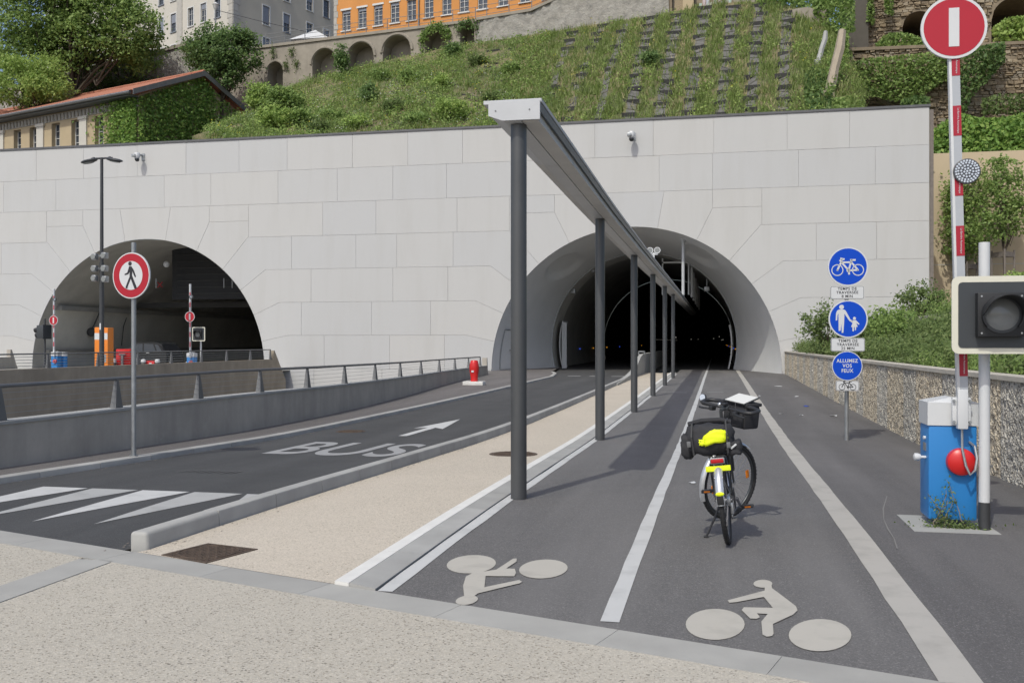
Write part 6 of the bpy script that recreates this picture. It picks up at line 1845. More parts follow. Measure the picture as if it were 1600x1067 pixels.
for k_, (a_, v_, r_, h_, m_, lb_) in enumerate(((520, .30, .8, .9, 'leaf_mid', 'low green clump below the first tall arch'), (560, .12, .9, .7, 'leaf_light', 'flat light green clump near the coping, leftmost of three'), (612, .22, .7, .8, 'leaf_olive', 'greyish clump right of the lone dark shrub'), (650, .10, .9, .7, 'leaf_mid', 'flat green clump near the coping, middle of three'), (500, .10, .9, .8, 'leaf_olive', 'grey-green clump on the coping under the arches'), (770, .3, .6, .8, 'leaf_olive', 'small grey-green clump just above the canopy end'), (690, .45, .7, .8, 'leaf_light', 'light green clump halfway up below the ivy arch'), (800, .62, .6, .7, 'leaf_mid', 'small green clump high on the slope over the canopy'), (595, .7, .8, .8, 'leaf_mid', 'green clump at the foot of the second tall arch'), (745, .72, .7, .7, 'leaf_olive', 'grey-green clump below the end of the arcade'))):
    hill_shrub(a_, v_, r_, h_, m_, lb_, 40, .18)
hill_shrub(640, .55, .7, 1.0, 'leaf_mid', 'low shrub under the third tall arch', 40, .2)
None and hill_shrub(365, .5, 1.6, 2.0, 'leaf_light', 'pale green shrub behind the roof corner of the ivy house', 90, .24)

# ================================================================ ARCADED RETAINING WALL
AW = at(330, 150, 82.0); BW = at(745, 60, 73.6)
UW = BW - AW; UW.z = 0; LW = UW.length; UW.normalize()
ztopW = 26.1
aw = thing('arcade_wall', (AW.x, AW.y, 20), 'old grey retaining wall with blind arches above the slope', 'retaining wall')
arcs = []
for x0, x1, crown in ((418, 442, 98), (488, 526, 77), (543, 584, 67), (598, 642, 56), (664, 699, 45), (719, 741, 37)):
    s0, _ = hz(x0, 60, AW, UW); s1, _ = hz(x1, 60, AW, UW); _, zc_ = hz((x0 + x1) / 2, crown, AW, UW)
    arcs.append((s0, s1, zc_ - (s1 - s0) / 2, None))
arch_wall(aw, (AW.x, AW.y, 0), UW, LW, 17, lambda s: ztopW + (.0), arcs, 'arcade_stone', depth=1.3, back='arcade_stone')
NW = Vector((UW.y, -UW.x, 0))
for k, a in enumerate(arcs):
    c = (a[0] + a[1]) / 2; r = (a[1] - a[0]) / 2
    mb = MB().tube([tuple(Vector((AW.x, AW.y, 0)) + UW * (c + (r + .13) * math.cos(t)) + NW * .02 + Vector((0, 0, a[2] + (r + .13) * math.sin(t)))) for t in np.linspace(0, math.pi, 22)], .11, 6)
    obj('arch_ring', mb, 'arcade_stone', aw)
obj('wall_coping', MB().prism([(-.3, ztopW - .02), (LW, ztopW - .02), (LW, ztopW + .2), (-.3, ztopW + .2)], Vector((AW.x, AW.y, 0)) + NW * .12, UW, (0, 0, 1), -NW, 1.6), 'arcade_stone', aw, smooth=False)
def wall_tuft(px, py, n=120):
    s, z = hz(px, py, AW, UW); p = Vector((AW.x, AW.y, 0)) + UW * s + NW * .12
    P = np.array([p.x, p.y, z]) + RNG.normal(size=(n, 3)) * np.array([.16, .1, .28])
    return P
tf = [wall_tuft(a, b) for a, b in ((428, 83), (457, 82), (448, 103), (464, 102))]
for P, lb in zip(tf, ('upper left', 'upper right', 'lower left', 'lower right')):
    leaves('wall_tuft', P, .14, 'leaf_olive', None, label=f'{lb} of four plant tufts on the arcade wall left end', cat='plant', group='tufts on the arcade wall')
# ivy round the fifth arch
P = []
for a, n in ((arcs[4], 1000), (arcs[5], 380)):
    c = (a[0] + a[1]) / 2; r = (a[1] - a[0]) / 2
    t = RNG.uniform(-.35, math.pi + .35, n); rr = r + RNG.normal(.12, .20, n)
    s = c + rr * np.cos(t); z = a[2] + np.where(np.sin(t) > 0, rr * np.sin(t), -RNG.uniform(0, 2.2, n))
    P.append(np.array([AW.x, AW.y, 0]) + np.outer(s, np.array(UW)) + np.outer(RNG.uniform(0, .3, n), np.array(NW)) + np.outer(z, [0, 0, 1]))
leaves('ivy_arch', P[0], .2, 'leaf_mid', None, nbias=(0, -.6, .2), label='ivy growing round the fifth arch of the arcade wall', cat='plant')
leaves('ivy_arch', P[1], .2, 'leaf_dark', None, nbias=(0, -.6, .2), label='ivy filling the last narrow arch of the arcade wall', cat='plant')
# plain rough wall further right
CW = Vector((BW.x, BW.y, 0)); DW = at(1045, 20, 67.0)
U3 = DW - CW; U3.z = 0; L3 = U3.length; U3.normalize(); N3 = Vector((U3.y, -U3.x, 0))
gw = thing('rough_retaining_wall', (CW.x, CW.y, 20), 'grey roughcast retaining wall right of the arches', 'retaining wall')
n = 60; m = 14; V = []
for i in range(n + 1):
    for j in range(m + 1):
        s = L3 * i / n; z = 20 + (30.5 - 20) * j / m
        top_ = ztopW + .2 + 4.0 * max(0, (s / L3 - .3))
        z = 20 + (top_ - 20) * j / m
        p = CW + U3 * s + N3 * (random.uniform(-.09, .09)); V.append((p.x, p.y, z))
f = [(i * (m + 1) + j, (i + 1) * (m + 1) + j, (i + 1) * (m + 1) + j + 1, i * (m + 1) + j + 1) for i in range(n) for j in range(m)]
obj('wall', MB().add(V, f), 'rough_wall', gw, smooth=True, fixn=False)
V = []
for i in range(n + 1):
    s = L3 * i / n; zt_ = ztopW + .2 + 4.0 * max(0, (s / L3 - .3)); p = CW + U3 * s
    V += [tuple(p + N3 * .1 + Vector((0, 0, zt_ - .12))), tuple(p + N3 * .1 + Vector((0, 0, zt_ + .1))), tuple(p - N3 * .9 + Vector((0, 0, zt_ + .1)))]
obj('wall_coping', MB().add(V, [q for i in range(n) for q in ((3 * i, 3 * i + 3, 3 * i + 4, 3 * i + 1), (3 * i + 1, 3 * i + 4, 3 * i + 5, 3 * i + 2))]), 'arcade_stone', gw, smooth=False, fixn=False)
# ruined bays with faded paint at the end of that wall
E = at(1040, 20, 67.2); U4 = (at(1180, 20, 65.5) - E); U4.z = 0; L4 = U4.length; U4.normalize(); N4 = Vector((U4.y, -U4.x, 0))
rb4 = thing('ruined_bays', (E.x, E.y, 22), 'ruined ochre wall bays with faded paint at the top edge', 'wall')
def bay(s0, s1, m_, z0=21, z1=30, d=0.0): return obj('bay', MB().prism([(s0, z0), (s1, z0), (s1, z1), (s0, z1)], Vector((E.x, E.y, 0)) + N4 * d, U4, (0, 0, 1), -N4, .5), m_, rb4, smooth=False)
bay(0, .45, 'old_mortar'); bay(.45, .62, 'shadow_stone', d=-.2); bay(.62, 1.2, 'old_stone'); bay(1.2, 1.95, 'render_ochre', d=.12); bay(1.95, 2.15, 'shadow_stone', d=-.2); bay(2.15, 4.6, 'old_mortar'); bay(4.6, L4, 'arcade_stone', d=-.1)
for k in range(9):
    t = NT(f'faded_paint_{k}'); cc = [(.30, .50, .45, 1), (.55, .35, .42, 1), (.35, .40, .52, 1), (.5, .5, .45, 1)][k % 4]
    t.color(t.mix(t.noise(3, 4), cc, (.42, .40, .38, 1))); M[f'fp{k}'] = t.m
    bay(2.3 + .25 * k, 2.5 + .25 * k, f'fp{k}', 24.1 + .12 * (k % 3), 25.0 + .25 * ((k * 2) % 3), d=.02 + .004 * (k % 2))
# fence on the wall
fn = thing('wall_fence', (AW.x, AW.y, ztopW + .2), 'thin metal railing along the top of the retaining walls', 'fence')
def fpost(base_, h=1.05): obj('post', MB().cyl(base_, base_ + Vector((0, 0, h)), .035, n=6), 'zinc', fn)
path1 = []
s = 5.2
while s < LW: path1.append(Vector((AW.x, AW.y, 0)) + UW * s - NW * .4 + Vector((0, 0, ztopW + .2))); s += 1.9
s = .6
while s < L3 * .42: path1.append(CW + U3 * s - N3 * .5 + Vector((0, 0, ztopW + .3 + 4.0 * max(0, s / L3 - .3)))); s += 1.9
for p in path1: fpost(p)
for hh in (.35, .7, 1.05): obj('rail', MB().tube([p + Vector((0, 0, hh)) for p in path1], .022, 5), 'zinc', fn)

# ================================================================ BUILDINGS
def holes_wall(root, name, O, U, L, z0, z1, holes, m, depth=.22):
    U = Vector(U).normalized(); N = Vector((U.y, -U.x, 0)); O = Vector((O[0], O[1], 0)); mb = MB()
    ss = sorted({0, L} | {h[0] for h in holes} | {h[1] for h in holes}); zs = sorted({z0, z1} | {h[2] for h in holes} | {h[3] for h in holes})
    P = lambda s, z, d=0.0: tuple(O + U * s - N * d + Vector((0, 0, z)))
    for a, b in zip(ss[:-1], ss[1:]):
        run = None
        for c, d in zip(zs[:-1], zs[1:]):
            if any(h[0] < (a + b) / 2 < h[1] and h[2] < (c + d) / 2 < h[3] for h in holes): continue
            mb.add([P(a, c), P(b, c), P(b, d), P(a, d)], [(0, 1, 2, 3)])
    for h in holes:
        a, b, c, d = h
        for q in ((P(a, c), P(b, c), P(b, c, depth), P(a, c, depth)), (P(b, c), P(b, d), P(b, d, depth), P(b, c, depth)), (P(b, d), P(a, d), P(a, d, depth), P(b, d, depth)), (P(a, d), P(a, c), P(a, c, depth), P(a, d, depth))): mb.add(q, [(0, 1, 2, 3)])
    return obj(name, mb, m, root, smooth=False, fixn=False)
def window(root, O, U, h, rows, cols, fm='frame_white', gm='glass_window', depth=.16, bar=.05, sill=True, surround=None, shutter=0.0):
    U = Vector(U).normalized(); N = Vector((U.y, -U.x, 0)); O = Vector((O[0], O[1], 0)); a, b, c, d = h
    P = lambda s, z, dd: O + U * s - N * dd + Vector((0, 0, z))
    mb = MB()
    def bar_(s0, s1, z0, z1, d0=depth - .05, d1=depth): mb.prism([(s0, z0), (s1, z0), (s1, z1), (s0, z1)], O - N * d0, U, (0, 0, 1), -N, d1 - d0)
    bar_(a, a + bar, c, d); bar_(b - bar, b, c, d); bar_(a + bar, b - bar, c, c + bar); bar_(a + bar, b - bar, d - bar, d)
    for i in range(1, cols): s = a + (b - a) * i / cols; bar_(s - bar * .4, s + bar * .4, c + bar, d - bar)
    for j in range(1, rows): z = c + (d - c) * j / rows; bar_(a + bar, b - bar, z - bar * .3, z + bar * .3, depth - .045, depth - .002)
    if sill: bar_(a - .1, b + .1, c - .1, c, -.1, .1)
    w_ = obj('window', mb, fm, root, smooth=False)
    obj('pane', MB().add([tuple(P(a, c, depth + .01)), tuple(P(b, c, depth + .01)), tuple(P(b, d, depth + .01)), tuple(P(a, d, depth + .01))], [(0, 1, 2, 3)]), gm, w_, smooth=False, fixn=False)
    if surround:
        mb = MB(); t = .13
        for q in ((a - t, a, c, d), (b, b + t, c, d), (a - t, b + t, d, d + t)): mb.prism([(q[0], q[2]), (q[1], q[2]), (q[1], q[3]), (q[0], q[3])], O + N * .03, U, (0, 0, 1), -N, .06)
        obj('surround', mb, surround, w_, smooth=False)
    if shutter:
        mb = MB().prism([(a + bar, d - (d - c) * shutter), (b - bar, d - (d - c) * shutter), (b - bar, d - bar), (a + bar, d - bar)], O - N * (depth - .09), U, (0, 0, 1), -N, .03)
        obj('blind', mb, 'shutter_blue', w_, smooth=False)
    return w_
# orange house on the wall
OA = at(522, 57, 84); OB = at(905, 0, 74.6)
UO = OB - OA; UO.z = 0; LO = UO.length; UO.normalize(); NO = Vector((UO.y, -UO.x, 0)); zo = 27.0
oh = thing('orange_house', (OA.x, OA.y, zo), 'orange rendered house with white mullioned windows on top of the wall', 'house')
hol = []
for k, px in enumerate((541, 566, 591, 617, 643, 670, 698, 725, 754, 786, 820, 856)):
    s, _ = hz(px, 40, OA, UO)
    for r_, (zb, zt_) in enumerate(((28.6, 30.35), (32.2, 33.9))): hol.append((s - .44, s + .44, zb, zt_, r_, k))
holes_wall(oh, 'front_wall', OA, UO, LO, zo - 2, 36, [h[:4] for h in hol], 'render_orange')
for h in hol: window(oh, OA, UO, h[:4], 4, 2, surround=None, shutter=.16 if (h[5] < 4 and h[4] == 0) else 0)
for h in hol:
    if h[5] < 5:
        obj('lintel', MB().prism([(h[0] - .12, h[3]), (h[1] + .12, h[3]), (h[1] + .12, h[3] + .16), (h[0] - .12, h[3] + .16)], Vector((OA.x, OA.y, 0)) + NO * .05, UO, (0, 0, 1), -NO, .1), 'frame_white', oh, smooth=False)
obj('side_wall', MB().add([tuple(Vector((OA.x, OA.y, zo - 2))), tuple(Vector((OA.x, OA.y, zo - 2)) - NO * 9), tuple(Vector((OA.x, OA.y, 36)) - NO * 9), tuple(Vector((OA.x, OA.y, 36)))], [(0, 1, 2, 3)]), 'render_orange', oh, smooth=False)
obj('roof', MB().prism([(-.3, 36), (LO, 36), (LO, 36.3), (-.3, 36.3)], Vector((OA.x, OA.y, 0)) + NO * .5, UO, (0, 0, 1), -NO, 10), 'roof_tile', oh, smooth=False)
for k in range(16):
    z = zo - 1 + k * .55; w_ = .42 if k % 2 else .3
    obj('quoin', MB().prism([(-.02, z), (w_, z), (w_, z + .53), (-.02, z + .53)], Vector((OA.x, OA.y, 0)) + NO * .03, UO, (0, 0, 1), -NO, .08), 'quoin', oh, smooth=False)
obj('drain_pipe', MB().cyl(Vector((OA.x, OA.y, zo)) + UO * hz(655, 40, OA, UO)[0] + NO * .1, Vector((OA.x, OA.y, 36)) + UO * hz(655, 40, OA, UO)[0] + NO * .1, .06), 'zinc', oh)
# white block with two faces
WC = at(364, 60, 104)
UR = Vector((940 * CS - 1500 * SN, 940 * SN + 1500 * CS, 0)).normalized()
ULf = Vector((-2000 * CS - 1500 * SN, -2000 * SN + 1500 * CS, 0)).normalized()
wh = thing('white_apartment_block', (WC.x, WC.y, 25), 'cream white apartment block seen by its corner behind the trees', 'building')
WC2 = Vector((WC.x, WC.y, 0))
def face(U, Oq, L, m_, cols, rows, nm, name):
    hl = []
    for sx in cols:
        for zb in rows: hl.append((sx - .5, sx + .5, zb, zb + 2.1))
    holes_wall(wh, name, Oq, U, L, 20, 48, hl, m_)
    for i, h in enumerate(hl): window(wh, Oq, U, h, 3, 2, surround='shutter_blue' if False else 'frame_white', shutter=(0, .5, .9, 0, .3)[i % 5], fm='shutter_blue' if i % 3 == 0 else 'frame_white')
rows = [29.6, 33.2, 36.8, 40.4]
cr = []
for px in (416, 448, 484, 510):
    d = s_of(px, WC2, UR); cr.append(d)
face(UR, WC2, 36, 'render_cream', cr, [30.0, 33.6, 37.2, 40.8], 'r', 'side_wall')
LLf = 40.0
OL = WC2 + ULf * LLf
cl = []
for px in (252, 271, 298, 318, 340):
    d = s_of(px, WC2, ULf); cl.append(LLf - d)
face(-ULf, OL, LLf, 'render_white', cl, [30.0, 33.6, 37.2, 40.8], 'l', 'front_wall')
NRf = Vector((UR.y, -UR.x, 0)); NLf = Vector((-ULf.y, ULf.x, 0))
for k in range(22):
    z = 27 + k * .75; w_ = .95 if k % 2 else .7
    obj('quoin', MB().prism([(0, z), (w_, z), (w_, z + .72), (0, z + .72)], WC2 + NRf * .06, UR, (0, 0, 1), -NRf, .12), 'quoin', wh, smooth=False)
    obj('quoin', MB().prism([(0, z), (w_, z), (w_, z + .72), (0, z + .72)], WC2 + NLf * .06, ULf, (0, 0, 1), -NLf, .12), 'quoin', wh, smooth=False)
sb = s_of(281, WC2, ULf)
obj('pilaster', MB().prism([(sb - .5, 26), (sb + .5, 26), (sb + .5, 44), (sb - .5, 44)], WC2 + NLf * .08, ULf, (0, 0, 1), -NLf, .14), 'quoin', wh, smooth=False)
_, zre = hz(500, 8, WC2, UR)
obj('roof', MB().add([tuple(WC2 + NRf * .5 + Vector((0, 0, 42.6))), tuple(WC2 + UR * 37 + NRf * .5 + Vector((0, 0, 42.6))), tuple(WC2 + UR * 37 - NRf * 14 + Vector((0, 0, 46))), tuple(WC2 - NRf * 14 + Vector((0, 0, 46)))], [(0, 1, 2, 3)]), 'zinc', wh, smooth=False) if False else None
# canopy tent and street lantern on the terrace
p = at(487, 58, 90)
tn = thing('white_canopy', (p.x, p.y, 26.2), 'small white pointed canopy on the terrace left of the orange house', 'canopy')
obj('roof', MB().add([tuple(p + Vector((-1.9, -.8, -.35))), tuple(p + Vector((1.9, -.6, -.35))), tuple(p + Vector((1.9, 1.6, -.35))), tuple(p + Vector((-1.9, 1.6, -.35))), tuple(p + Vector((.2, .4, .75)))], [(0, 1, 4), (1, 2, 4), (2, 3, 4), (3, 0, 4), (3, 2, 1, 0)]), 'sign_white', tn, smooth=False)
mb = MB()
for dx, dy in ((-1.8, -.7), (1.8, -.5), (1.8, 1.5), (-1.8, 1.5)): mb.cyl(p + Vector((dx, dy, -.36)), p + Vector((dx, dy, -4)), .05)
obj('leg', mb, 'zinc', tn)
p = at(337, 30, 88)
ln = thing('street_lantern', (p.x, p.y, 24), 'small lantern on a pole before the white block', 'street lamp')
obj('pole', MB().cyl((p.x, p.y, 22), (p.x, p.y, at(337, 16, 88).z), .06), 'zinc', ln)
obj('lantern', MB().lathe([(.05, 0), (.22, .25), (.26, .5), (.3, .55), (.05, .75)], (p.x, p.y, at(337, 17, 88).z), n=12), 'frame_white', ln)
obj('overhead_wire', MB().tube([at(337, 16, 88), at(400, 32, 88), at(478, 50, 88)], .03, 4), 'ink_black', ln)
# terrace ground and shaded stone wall behind the trees
tg = obj('terrace_ground', MB().add([at(150, 100, 88), at(560, 62, 82), at(960, 0, 72), at(960, -80, 160), at(150, -40, 160)], [(0, 1, 2, 3, 4)]), 'soil', kind='structure', fixn=False, smooth=False, label='terrace ground behind the retaining walls') if False else None
SA = at(-80, 140, 94); SB = at(345, 120, 84); US = SB - SA; US.z = 0; LS = US.length; US.normalize()
sw = thing('terrace_wall', (SA.x, SA.y, 20), 'shaded old stone wall climbing behind the left trees', 'retaining wall')
zl = hz(120, 98, SA, US)[1]; zr_ = hz(285, 80, SA, US)[1]
arch_wall(sw, (SA.x, SA.y, 0), US, LS, 15, lambda s: 24.6 + 3.6 * s / LS, [], 'rough_wall', depth=.3, thick=1.0)
obj('wall_coping', MB().add([tuple(Vector((SA.x, SA.y, 0)) + US * s + Vector((US.y, -US.x, 0)) * d + Vector((0, 0, 24.6 + 3.6 * s / LS + h_))) for s in (0, LS) for d, h_ in ((.15, -.02), (.15, .25), (-.8, .25), (-.8, -.02))], [(0, 4, 5, 1), (1, 5, 6, 2), (2, 6, 7, 3), (0, 1, 2, 3), (7, 6, 5, 4)]), 'arcade_stone', sw, smooth=False)
None and obj('hill_terrain', MB().add([at(-400, 250, 78), at(345, 215, 74), at(345, 165, 84), at(-400, 180, 95)], [(0, 1, 2, 3)]), 'hill_earth', kind='structure', fixn=False, smooth=False, label='ground between the ivy house and the terrace wall')

# ---------------------------------------------------------------- ivy-clad house
CN = at(216, 141, 70.0)                                   # eaves corner nearest the camera
UL = (at(0, 182, 78.2) - CN); UL.z = 0; UL.normalize()    # long wall runs to the left
UG = Vector((-UL.y, UL.x, 0))
if UG.y < 0: UG = -UG
ze = CN.z - .35; WG = 11.4; LH = 32.0; z_b = 12.5
hz_r = ze + 2.75
ih = thing('ivy_house', (CN.x, CN.y, z_b), 'low house with red tiled roof, gable covered in ivy', 'house')
C2 = Vector((CN.x, CN.y, 0)); O2 = C2 + UL * LH
wins = []
bays = []
for px, w_ in ((27, .95), (52, .95), (87, 1.0), (118, 1.0), (155, 1.0), (186, 1.0)):
    s = s_of(px, C2, UL)
    wins.append((LH - s - w_ / 2, LH - s + w_ / 2, ze - 3.25, ze - 1.0))
s_ = s_of(-5, C2, UL)
for px in (-30, -52):
    s = s_of(px, C2, UL)
    if s < LH - 1: wins.append((LH - s - .5, LH - s + .5, ze - 3.25, ze - 1.0))
holes_wall(ih, 'front_wall', O2, -UL, LH, z_b, ze, wins, 'render_ochre', depth=.45)
for w_ in wins: window(ih, O2, -UL, w_, 4, 2, depth=.4, bar=.06, fm='frame_white')
NF = Vector((-UL.y, UL.x, 0)) * -1
NF = Vector(((-UL).y, -(-UL).x, 0))
for px in (2, 64, 131):
    s = LH - s_of(px, C2, UL)
    pil = obj('pilaster', MB().prism([(s - .42, z_b), (s + .42, z_b), (s + .42, ze - 1.1), (s - .42, ze - 1.1)], O2 + NF * .12, -UL, (0, 0, 1), -NF, .14), 'render_white', ih, smooth=False)
    obj('capital', MB().prism([(s - .52, ze - 1.1), (s + .52, ze - 1.1), (s + .52, ze - .88), (s - .52, ze - .88)], O2 + NF * .17, -UL, (0, 0, 1), -NF, .2), 'render_white', pil, smooth=False)
obj('frieze', MB().prism([(0, ze - .86), (LH, ze - .86), (LH, ze - .3), (0, ze - .3)], O2 + NF * .05, -UL, (0, 0, 1), -NF, .05), 'quoin', ih, smooth=False)
mb = MB()
for k in range(int(LH / .42)): mb.prism([(k * .42, ze - .8), (k * .42 + .2, ze - .8), (k * .42 + .1, ze - .36)], O2 + NF * .12, -UL, (0, 0, 1), -NF, .08)
fz = obj('frieze_ornament', mb, 'arcade_stone', ih, smooth=False); fz['kind'] = 'stuff'
obj('gutter', MB().tube([C2 + NF * .95 + UG * 0 + UL * (-.3) + Vector((0, 0, ze - .02)), O2 + NF * .95 + Vector((0, 0, ze - .02))], .13, 8).prism([(0, ze - .22), (LH, ze - .22), (LH, ze - .08), (0, ze - .08)], O2 + NF * .8, -UL, (0, 0, 1), -NF, .8), 'zinc', ih)
# gable
gab = [(0, z_b), (WG, z_b), (WG, ze), (WG / 2, hz_r), (0, ze)]
obj('gable_wall', MB().prism(gab, C2, UG, (0, 0, 1), UL, .4), 'render_ochre', ih, smooth=False)
# roof slopes of corrugated tile courses
def roof_slope(sgn):
    V = []; e0 = C2 - UL * .55; nL = int((LH + .55) / .16)
    eav = (-.95 if sgn > 0 else WG + .95); rdg = WG / 2
    zE = ze - .02 - (.0); sl = (hz_r + .25 - (ze + .1)) / (WG / 2 + .95)
    for i in range(nL + 1):
        for j in range(9):
            q = eav + (rdg - eav) * j / 8; z = ze + .1 + sl * abs(q - eav) + (.035 if i % 2 else -.02) - (.02 if j % 2 else 0)
            p = e0 + UL * (i * .16) + UG * q; V.append((p.x, p.y, z))
    f = [(i * 9 + j, (i + 1) * 9 + j, (i + 1) * 9 + j + 1, i * 9 + j + 1) for i in range(nL) for j in range(8)]
    return obj('roof', MB().add(V, f), 'roof_tile', ih, smooth=False, fixn=False)
r1 = roof_slope(1); roof_slope(-1)
sl = (hz_r + .25 - (ze + .1)) / (WG / 2 + .95)
for a, b in ((-.95, WG / 2), (WG + .95, WG / 2)):
    za, zb2 = ze + .1, ze + .1 + sl * (WG / 2 + .95)
    obj('verge_board', MB().prism([(a, za - .34), (b, zb2 - .34), (b, zb2 + .06), (a, za + .06)], C2 - UL * .60, UG, (0, 0, 1), -UL, .06), 'zinc', ih, smooth=False)
rg = obj('ridge_tiles', MB().tube([C2 - UL * .6 + UG * WG / 2 + Vector((0, 0, hz_r + .28)), O2 + UG * WG / 2 + Vector((0, 0, hz_r + .28))], .13, 6), 'roof_tile', ih)
# ivy over gable and corner
n = 17000
s = RNG.uniform(-.1, WG, n); z = RNG.uniform(z_b, hz_r, n)
lim = ze + .1 + (hz_r - ze) * (1 - np.abs(s - WG / 2) / (WG / 2)) - .25
keep = z < lim
thin = (s > WG * .62) & (RNG.random(n) < .62) | (s > WG * .85) & (RNG.random(n) < .6)
keep &= ~thin
s, z = s[keep], z[keep]
dep = .08 + np.abs(RNG.normal(0, .16, len(s)))
P1_ = np.array(C2) + np.outer(s, np.array(UG)) - np.outer(dep, np.array(UL)) + np.outer(z, [0, 0, 1])
m_ = 5200
s = np.abs(RNG.normal(0, 1.9, m_)); z = RNG.uniform(z_b, ze - .05, m_)
low = RNG.random(m_) < .25
z = np.where(low, RNG.uniform(z_b, ze - 3.2, m_), z); s = np.where(low, RNG.uniform(0, 7.2, m_), s)
P2_ = np.array(C2) + np.outer(s, np.array(UL)) + np.outer(.12 + np.abs(RNG.normal(0, .14, m_)), np.array(NF)) + np.outer(z, [0, 0, 1])
leaves('house_ivy', np.concatenate([P1_, P2_]), .26, 'leaf_ivy', None, nbias=tuple(-np.array(UL) * .5 + np.array(NF) * .4 + np.array([0, 0, .35])), label='dense ivy covering the gable and corner of the red-roofed house', cat='ivy')
# small roof piece at far left
p = at(8, 168, 82)
sr = thing('small_roof', (p.x, p.y, p.z - 1), 'tip of a second red tiled roof at the left edge', 'house')
obj('roof', MB().add([tuple(p + Vector((-6, 0, 1.1))), tuple(p + Vector((1.2, -.5, -.6))), tuple(p + Vector((-6, -1.5, -.8))), tuple(p + Vector((1.2, 2, -.3)))], [(0, 2, 1), (0, 1, 3)]), 'roof_tile', sr, smooth=False)
obj('wall', MB().box2((p.x - 6, p.y, p.z - 8), (p.x + .8, p.y + 1, p.z - .7)), 'render_ochre', sr)

# ---------------------------------------------------------------- trees on the left
def T(px, py, zc): return tuple(at(px, py, zc))
b0 = at(110, 170, 82)
tree('broad_tree', (b0.x, b0.y, 15), [(T(60, 20, 82), (4.6, 3.5, 3.4), 2.4), (T(150, 10, 82), (4.2, 3.5, 3.2), 2.2), (T(200, 45, 81), (2.6, 2.6, 2.8), 1.3), (T(120, 70, 82), (4.2, 3, 2.4), 1.6), (T(40, 85, 83), (3.4, 3, 2.2), 1.0), (T(215, 85, 82), (1.8, 2, 1.6), .6), (T(90, -25, 82), (5.5, 3.5, 3), 2)], 1150, 36, .40, .30, 'leaf_mid', 'large broad-leaved tree filling the top left corner', .42, limbs=14)
b0 = at(45, 180, 79)
tree('feathery_tree', (b0.x, b0.y, 14), [(T(30, 140, 78), (3.2, 2.4, 1.5), 1.4), (T(75, 135, 78), (2.0, 2, 1.6), 1.0), (T(5, 115, 79), (3.0, 2.4, 1.4), 1), (T(50, 108, 79), (2.8, 2.2, 1.2), 1)], 420, 32, .32, .23, 'leaf_light', 'lighter feathery tree just above the red roof at left', .22)
b0 = at(345, 190, 77)
tree('dark_round_tree', (b0.x, b0.y, 15.5), [(T(340, 85, 77), (2.5, 2.2, 2.0), 2.0), (T(375, 80, 77), (1.7, 1.8, 2.0), 1.2), (T(308, 82, 77), (1.4, 1.6, 1.3), .9), (T(333, 55, 77), (1.0, 1.2, 1.0), .6), (T(380, 58, 77), (.9, 1, .9), .5), (T(345, 120, 77), (1.8, 1.8, 1.6), 1.2)], 420, 30, .30, .25, 'leaf_dark', 'dark round tree between ivy house and arcade wall', .24)
b0 = at(250, 160, 86)
tree('back_tree', (b0.x, b0.y, 16), [(T(170, 110, 87), (4, 2, 2.4), 1), (T(120, 120, 88), (4, 2, 2.2), 1), (T(232, 120, 87), (2, 2, 2.2), .7)], 260, 26, .4, .28, 'leaf_dark', 'shadowy tree behind the ridge of the red roof', .25)
# ================================================================ EDGE OF THE SLOPE BELOW THE RUIN
def hill_zc(px, py):
    lo, hi = 0.0, 1.0
    for _ in range(24):
        m = (lo + hi) / 2
        if proj(hill(px, m))[1] > py: lo = m
        else: hi = m
    return proj(hill(px, lo))[2]
# dark recess and leaning buttress between hillside and ruin
c = at(1338, 20, 69)
bt = thing('old_buttress', (c.x, c.y, 18), 'dark weathered buttress between grassy slope and ruin', 'buttress')
obj('mass', MB().prism([(-1.1, 14), (.9, 14), (.75, 33), (-.6, 33)], (c.x, c.y, 0), (1, 0, 0), (0, 0, 1), (0, 1, 0), 2.5), 'shadow_stone', bt, smooth=False)
def stub(px0, py0, px1, py1, zc, w_, nm, lab, m='concrete_cap'):
    a, b = at(px0, py0, zc), at(px1, py1, zc + .6)
    root = thing(nm, a, lab, 'stone stub')
    d = (b - a).normalized(); mb = MB()
    mb.tube([a - d * .4, a.lerp(b, .35), a.lerp(b, .7) + Vector((.06, 0, 0)), b], [w_ * 1.15, w_, w_ * 1.05, w_ * .8], 6)
    obj('shaft', mb, m, root, smooth=False); obj('footing', MB().bbox(a - d * .5, (w_ * 2.6, w_ * 2.2, .7), .08), m, root, smooth=False)
    return root
stub(1280, 92, 1290, 50, hill_zc(1282, 90) - .6, .15, 'broken_pillar', 'pale broken stone stub on the slope beside the ivy', 'concrete_cap')
stub(1297, 140, 1316, 48, hill_zc(1300, 135) - .7, .25, 'leaning_pillar', 'leaning grey stone shaft half covered in ivy', 'concrete_brown')
for px, a, b in ((1334, 105, 172),):
    p, q = at(px, b, 58.5), at(px + .5, a, 58.5)
    tp = thing('utility_pole', p, 'thin grey pole with stay wires behind the facade top', 'pole')
    obj('pole', MB().cyl(p - Vector((0, 0, 1)), q, .06), 'zinc', tp)
    obj('stay_wire', MB().cyl(at(1334, 150, 58.5), at(1340, 172, 58.5), .02).cyl(at(1300, 145, 58.5), at(1326, 62, 60), .02), 'galvanised', tp)
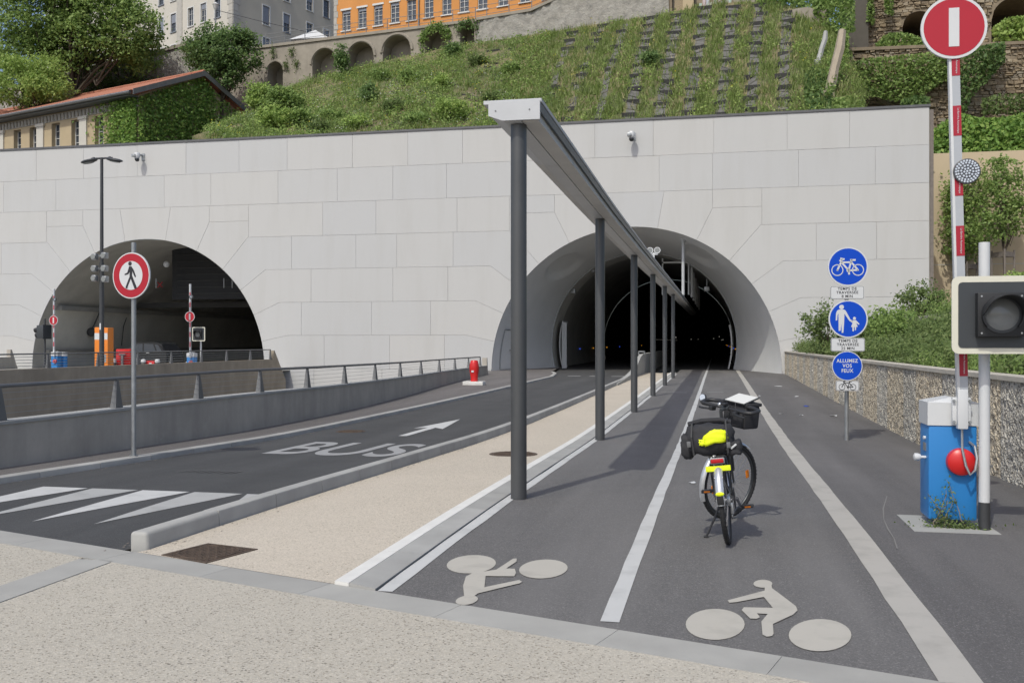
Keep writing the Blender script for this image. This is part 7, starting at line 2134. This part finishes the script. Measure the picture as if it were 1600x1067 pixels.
# ivy and ferns on the ruins
iv = [('ivy_curtain', [(1330, 98, 118), (1350, 92, 148), (1400, 88, 160), (1440, 84, 150), (1480, 78, 125), (1500, 78, 120)], 60.6, 3600, .24, 'leaf_mid', 'thick ivy curtain along the top of the rubble wall'),
      ('ivy_curtain', [(1495, 85, 175), (1508, 75, 180), (1520, 75, 150), (1545, 70, 125), (1570, 66, 95)], 59.6, 1700, .26, 'leaf_dark', 'dark ivy hanging down the rubble wall right of the barrier arm'),
      ('ivy_curtain', [(1270, 2, 22), (1295, -5, 48), (1318, -20, 52), (1335, -20, 50)], None, 1900, .26, 'leaf_mid', 'ivy clump draped over the leaning stone shaft'),
      ('ivy_curtain', [(1292, 95, 150), (1302, 62, 145), (1314, 48, 118), (1326, 52, 90)], -1.0, 900, .24, 'leaf_mid', 'ivy climbing the lower half of the leaning shaft'),
      ('ivy_clump', [(1258, 112, 165), (1272, 104, 172), (1290, 108, 175), (1300, 125, 175)], None, 1500, .24, 'leaf_dark', 'rounded dark ivy clump above the facade edge'),
      ('ivy_curtain', [(1354, -10, 35), (1366, -20, 40)], 69, 300, .25, 'leaf_mid', 'narrow ivy strand on the left edge of the ruin'),
      ('ivy_curtain', [(1382, -15, 22), (1396, -15, 26)], 68.6, 300, .25, 'leaf_mid', 'second narrow ivy strand on the ruin'),
      ('fern_clump', [(1552, 44, 66), (1575, 28, 66), (1600, 26, 66), (1640, 30, 66)], 66, 900, .35, 'leaf_light', 'bright fern clump in the right dark arch'),
      ('wall_shrub', [(1368, 70, 92), (1385, 54, 92), (1405, 50, 90), (1440, 60, 88), (1450, 68, 86)], 64, 1400, .3, 'leaf_mid', 'leafy shrub on the ledge under the ruined arch'),
      ('wall_shrub', [(1535, 155, 178), (1560, 148, 180), (1600, 148, 178), (1640, 150, 175)], 59, 900, .25, 'leaf_olive', 'pale shrub at the foot of the rubble wall by the right edge'),
      ('wall_shrub', [(1408, 158, 172), (1430, 150, 172), (1452, 152, 180)], 59, 700, .25, 'leaf_dark', 'dark bush peeping over the right end of the facade'),
      ('wall_shrub', [(1300, 155, 172), (1330, 150, 172), (1350, 160, 170)], None, 900, .22, 'leaf_mid', 'low bush over the facade coping left of the pole')]
for nm, cols, zc, n, sz, m, lab in iv:
    P = cloud(cols, None, zc if zc and zc > 0 else (lambda px, py, o_=(zc or -.45): hill_zc(px, py) + o_), n, thick=.3)
    leaves(nm, P, sz, m, None, nbias=(0, -.5, .3), label=lab, cat='plant')

# grey concrete stub wall near the top of the slope
q0, q1 = at(1238, 40, 63.2), at(1292, 44, 61.8)
sw2 = thing('slope_wall', (q0.x, q0.y, q0.z - 1), 'short grey wall near the top right of the slope', 'low wall')
u_ = (q1 - q0); u_.z = 0; l_ = u_.length; u_.normalize()
obj('wall', MB().prism([(0, q0.z - 1.5), (l_, q0.z - 1.8), (l_, q0.z + .55), (l_ * .4, q0.z + 1.0), (0, q0.z + 1.05)], Vector((q0.x, q0.y, 0)), u_, (0, 0, 1), (-u_.y, u_.x, 0), .4), 'arcade_stone', sw2, smooth=False)
P = cloud([(1185, -12, 10), (1240, -15, 14), (1300, -15, 12), (1330, -15, 10)], None, 65.5, 2200, thick=.8)
leaves('slope_top_hedge', P, .28, 'leaf_mid', None, nbias=(0, -.4, .4), label='leafy hedge along the very top of the slope', cat='hedge')
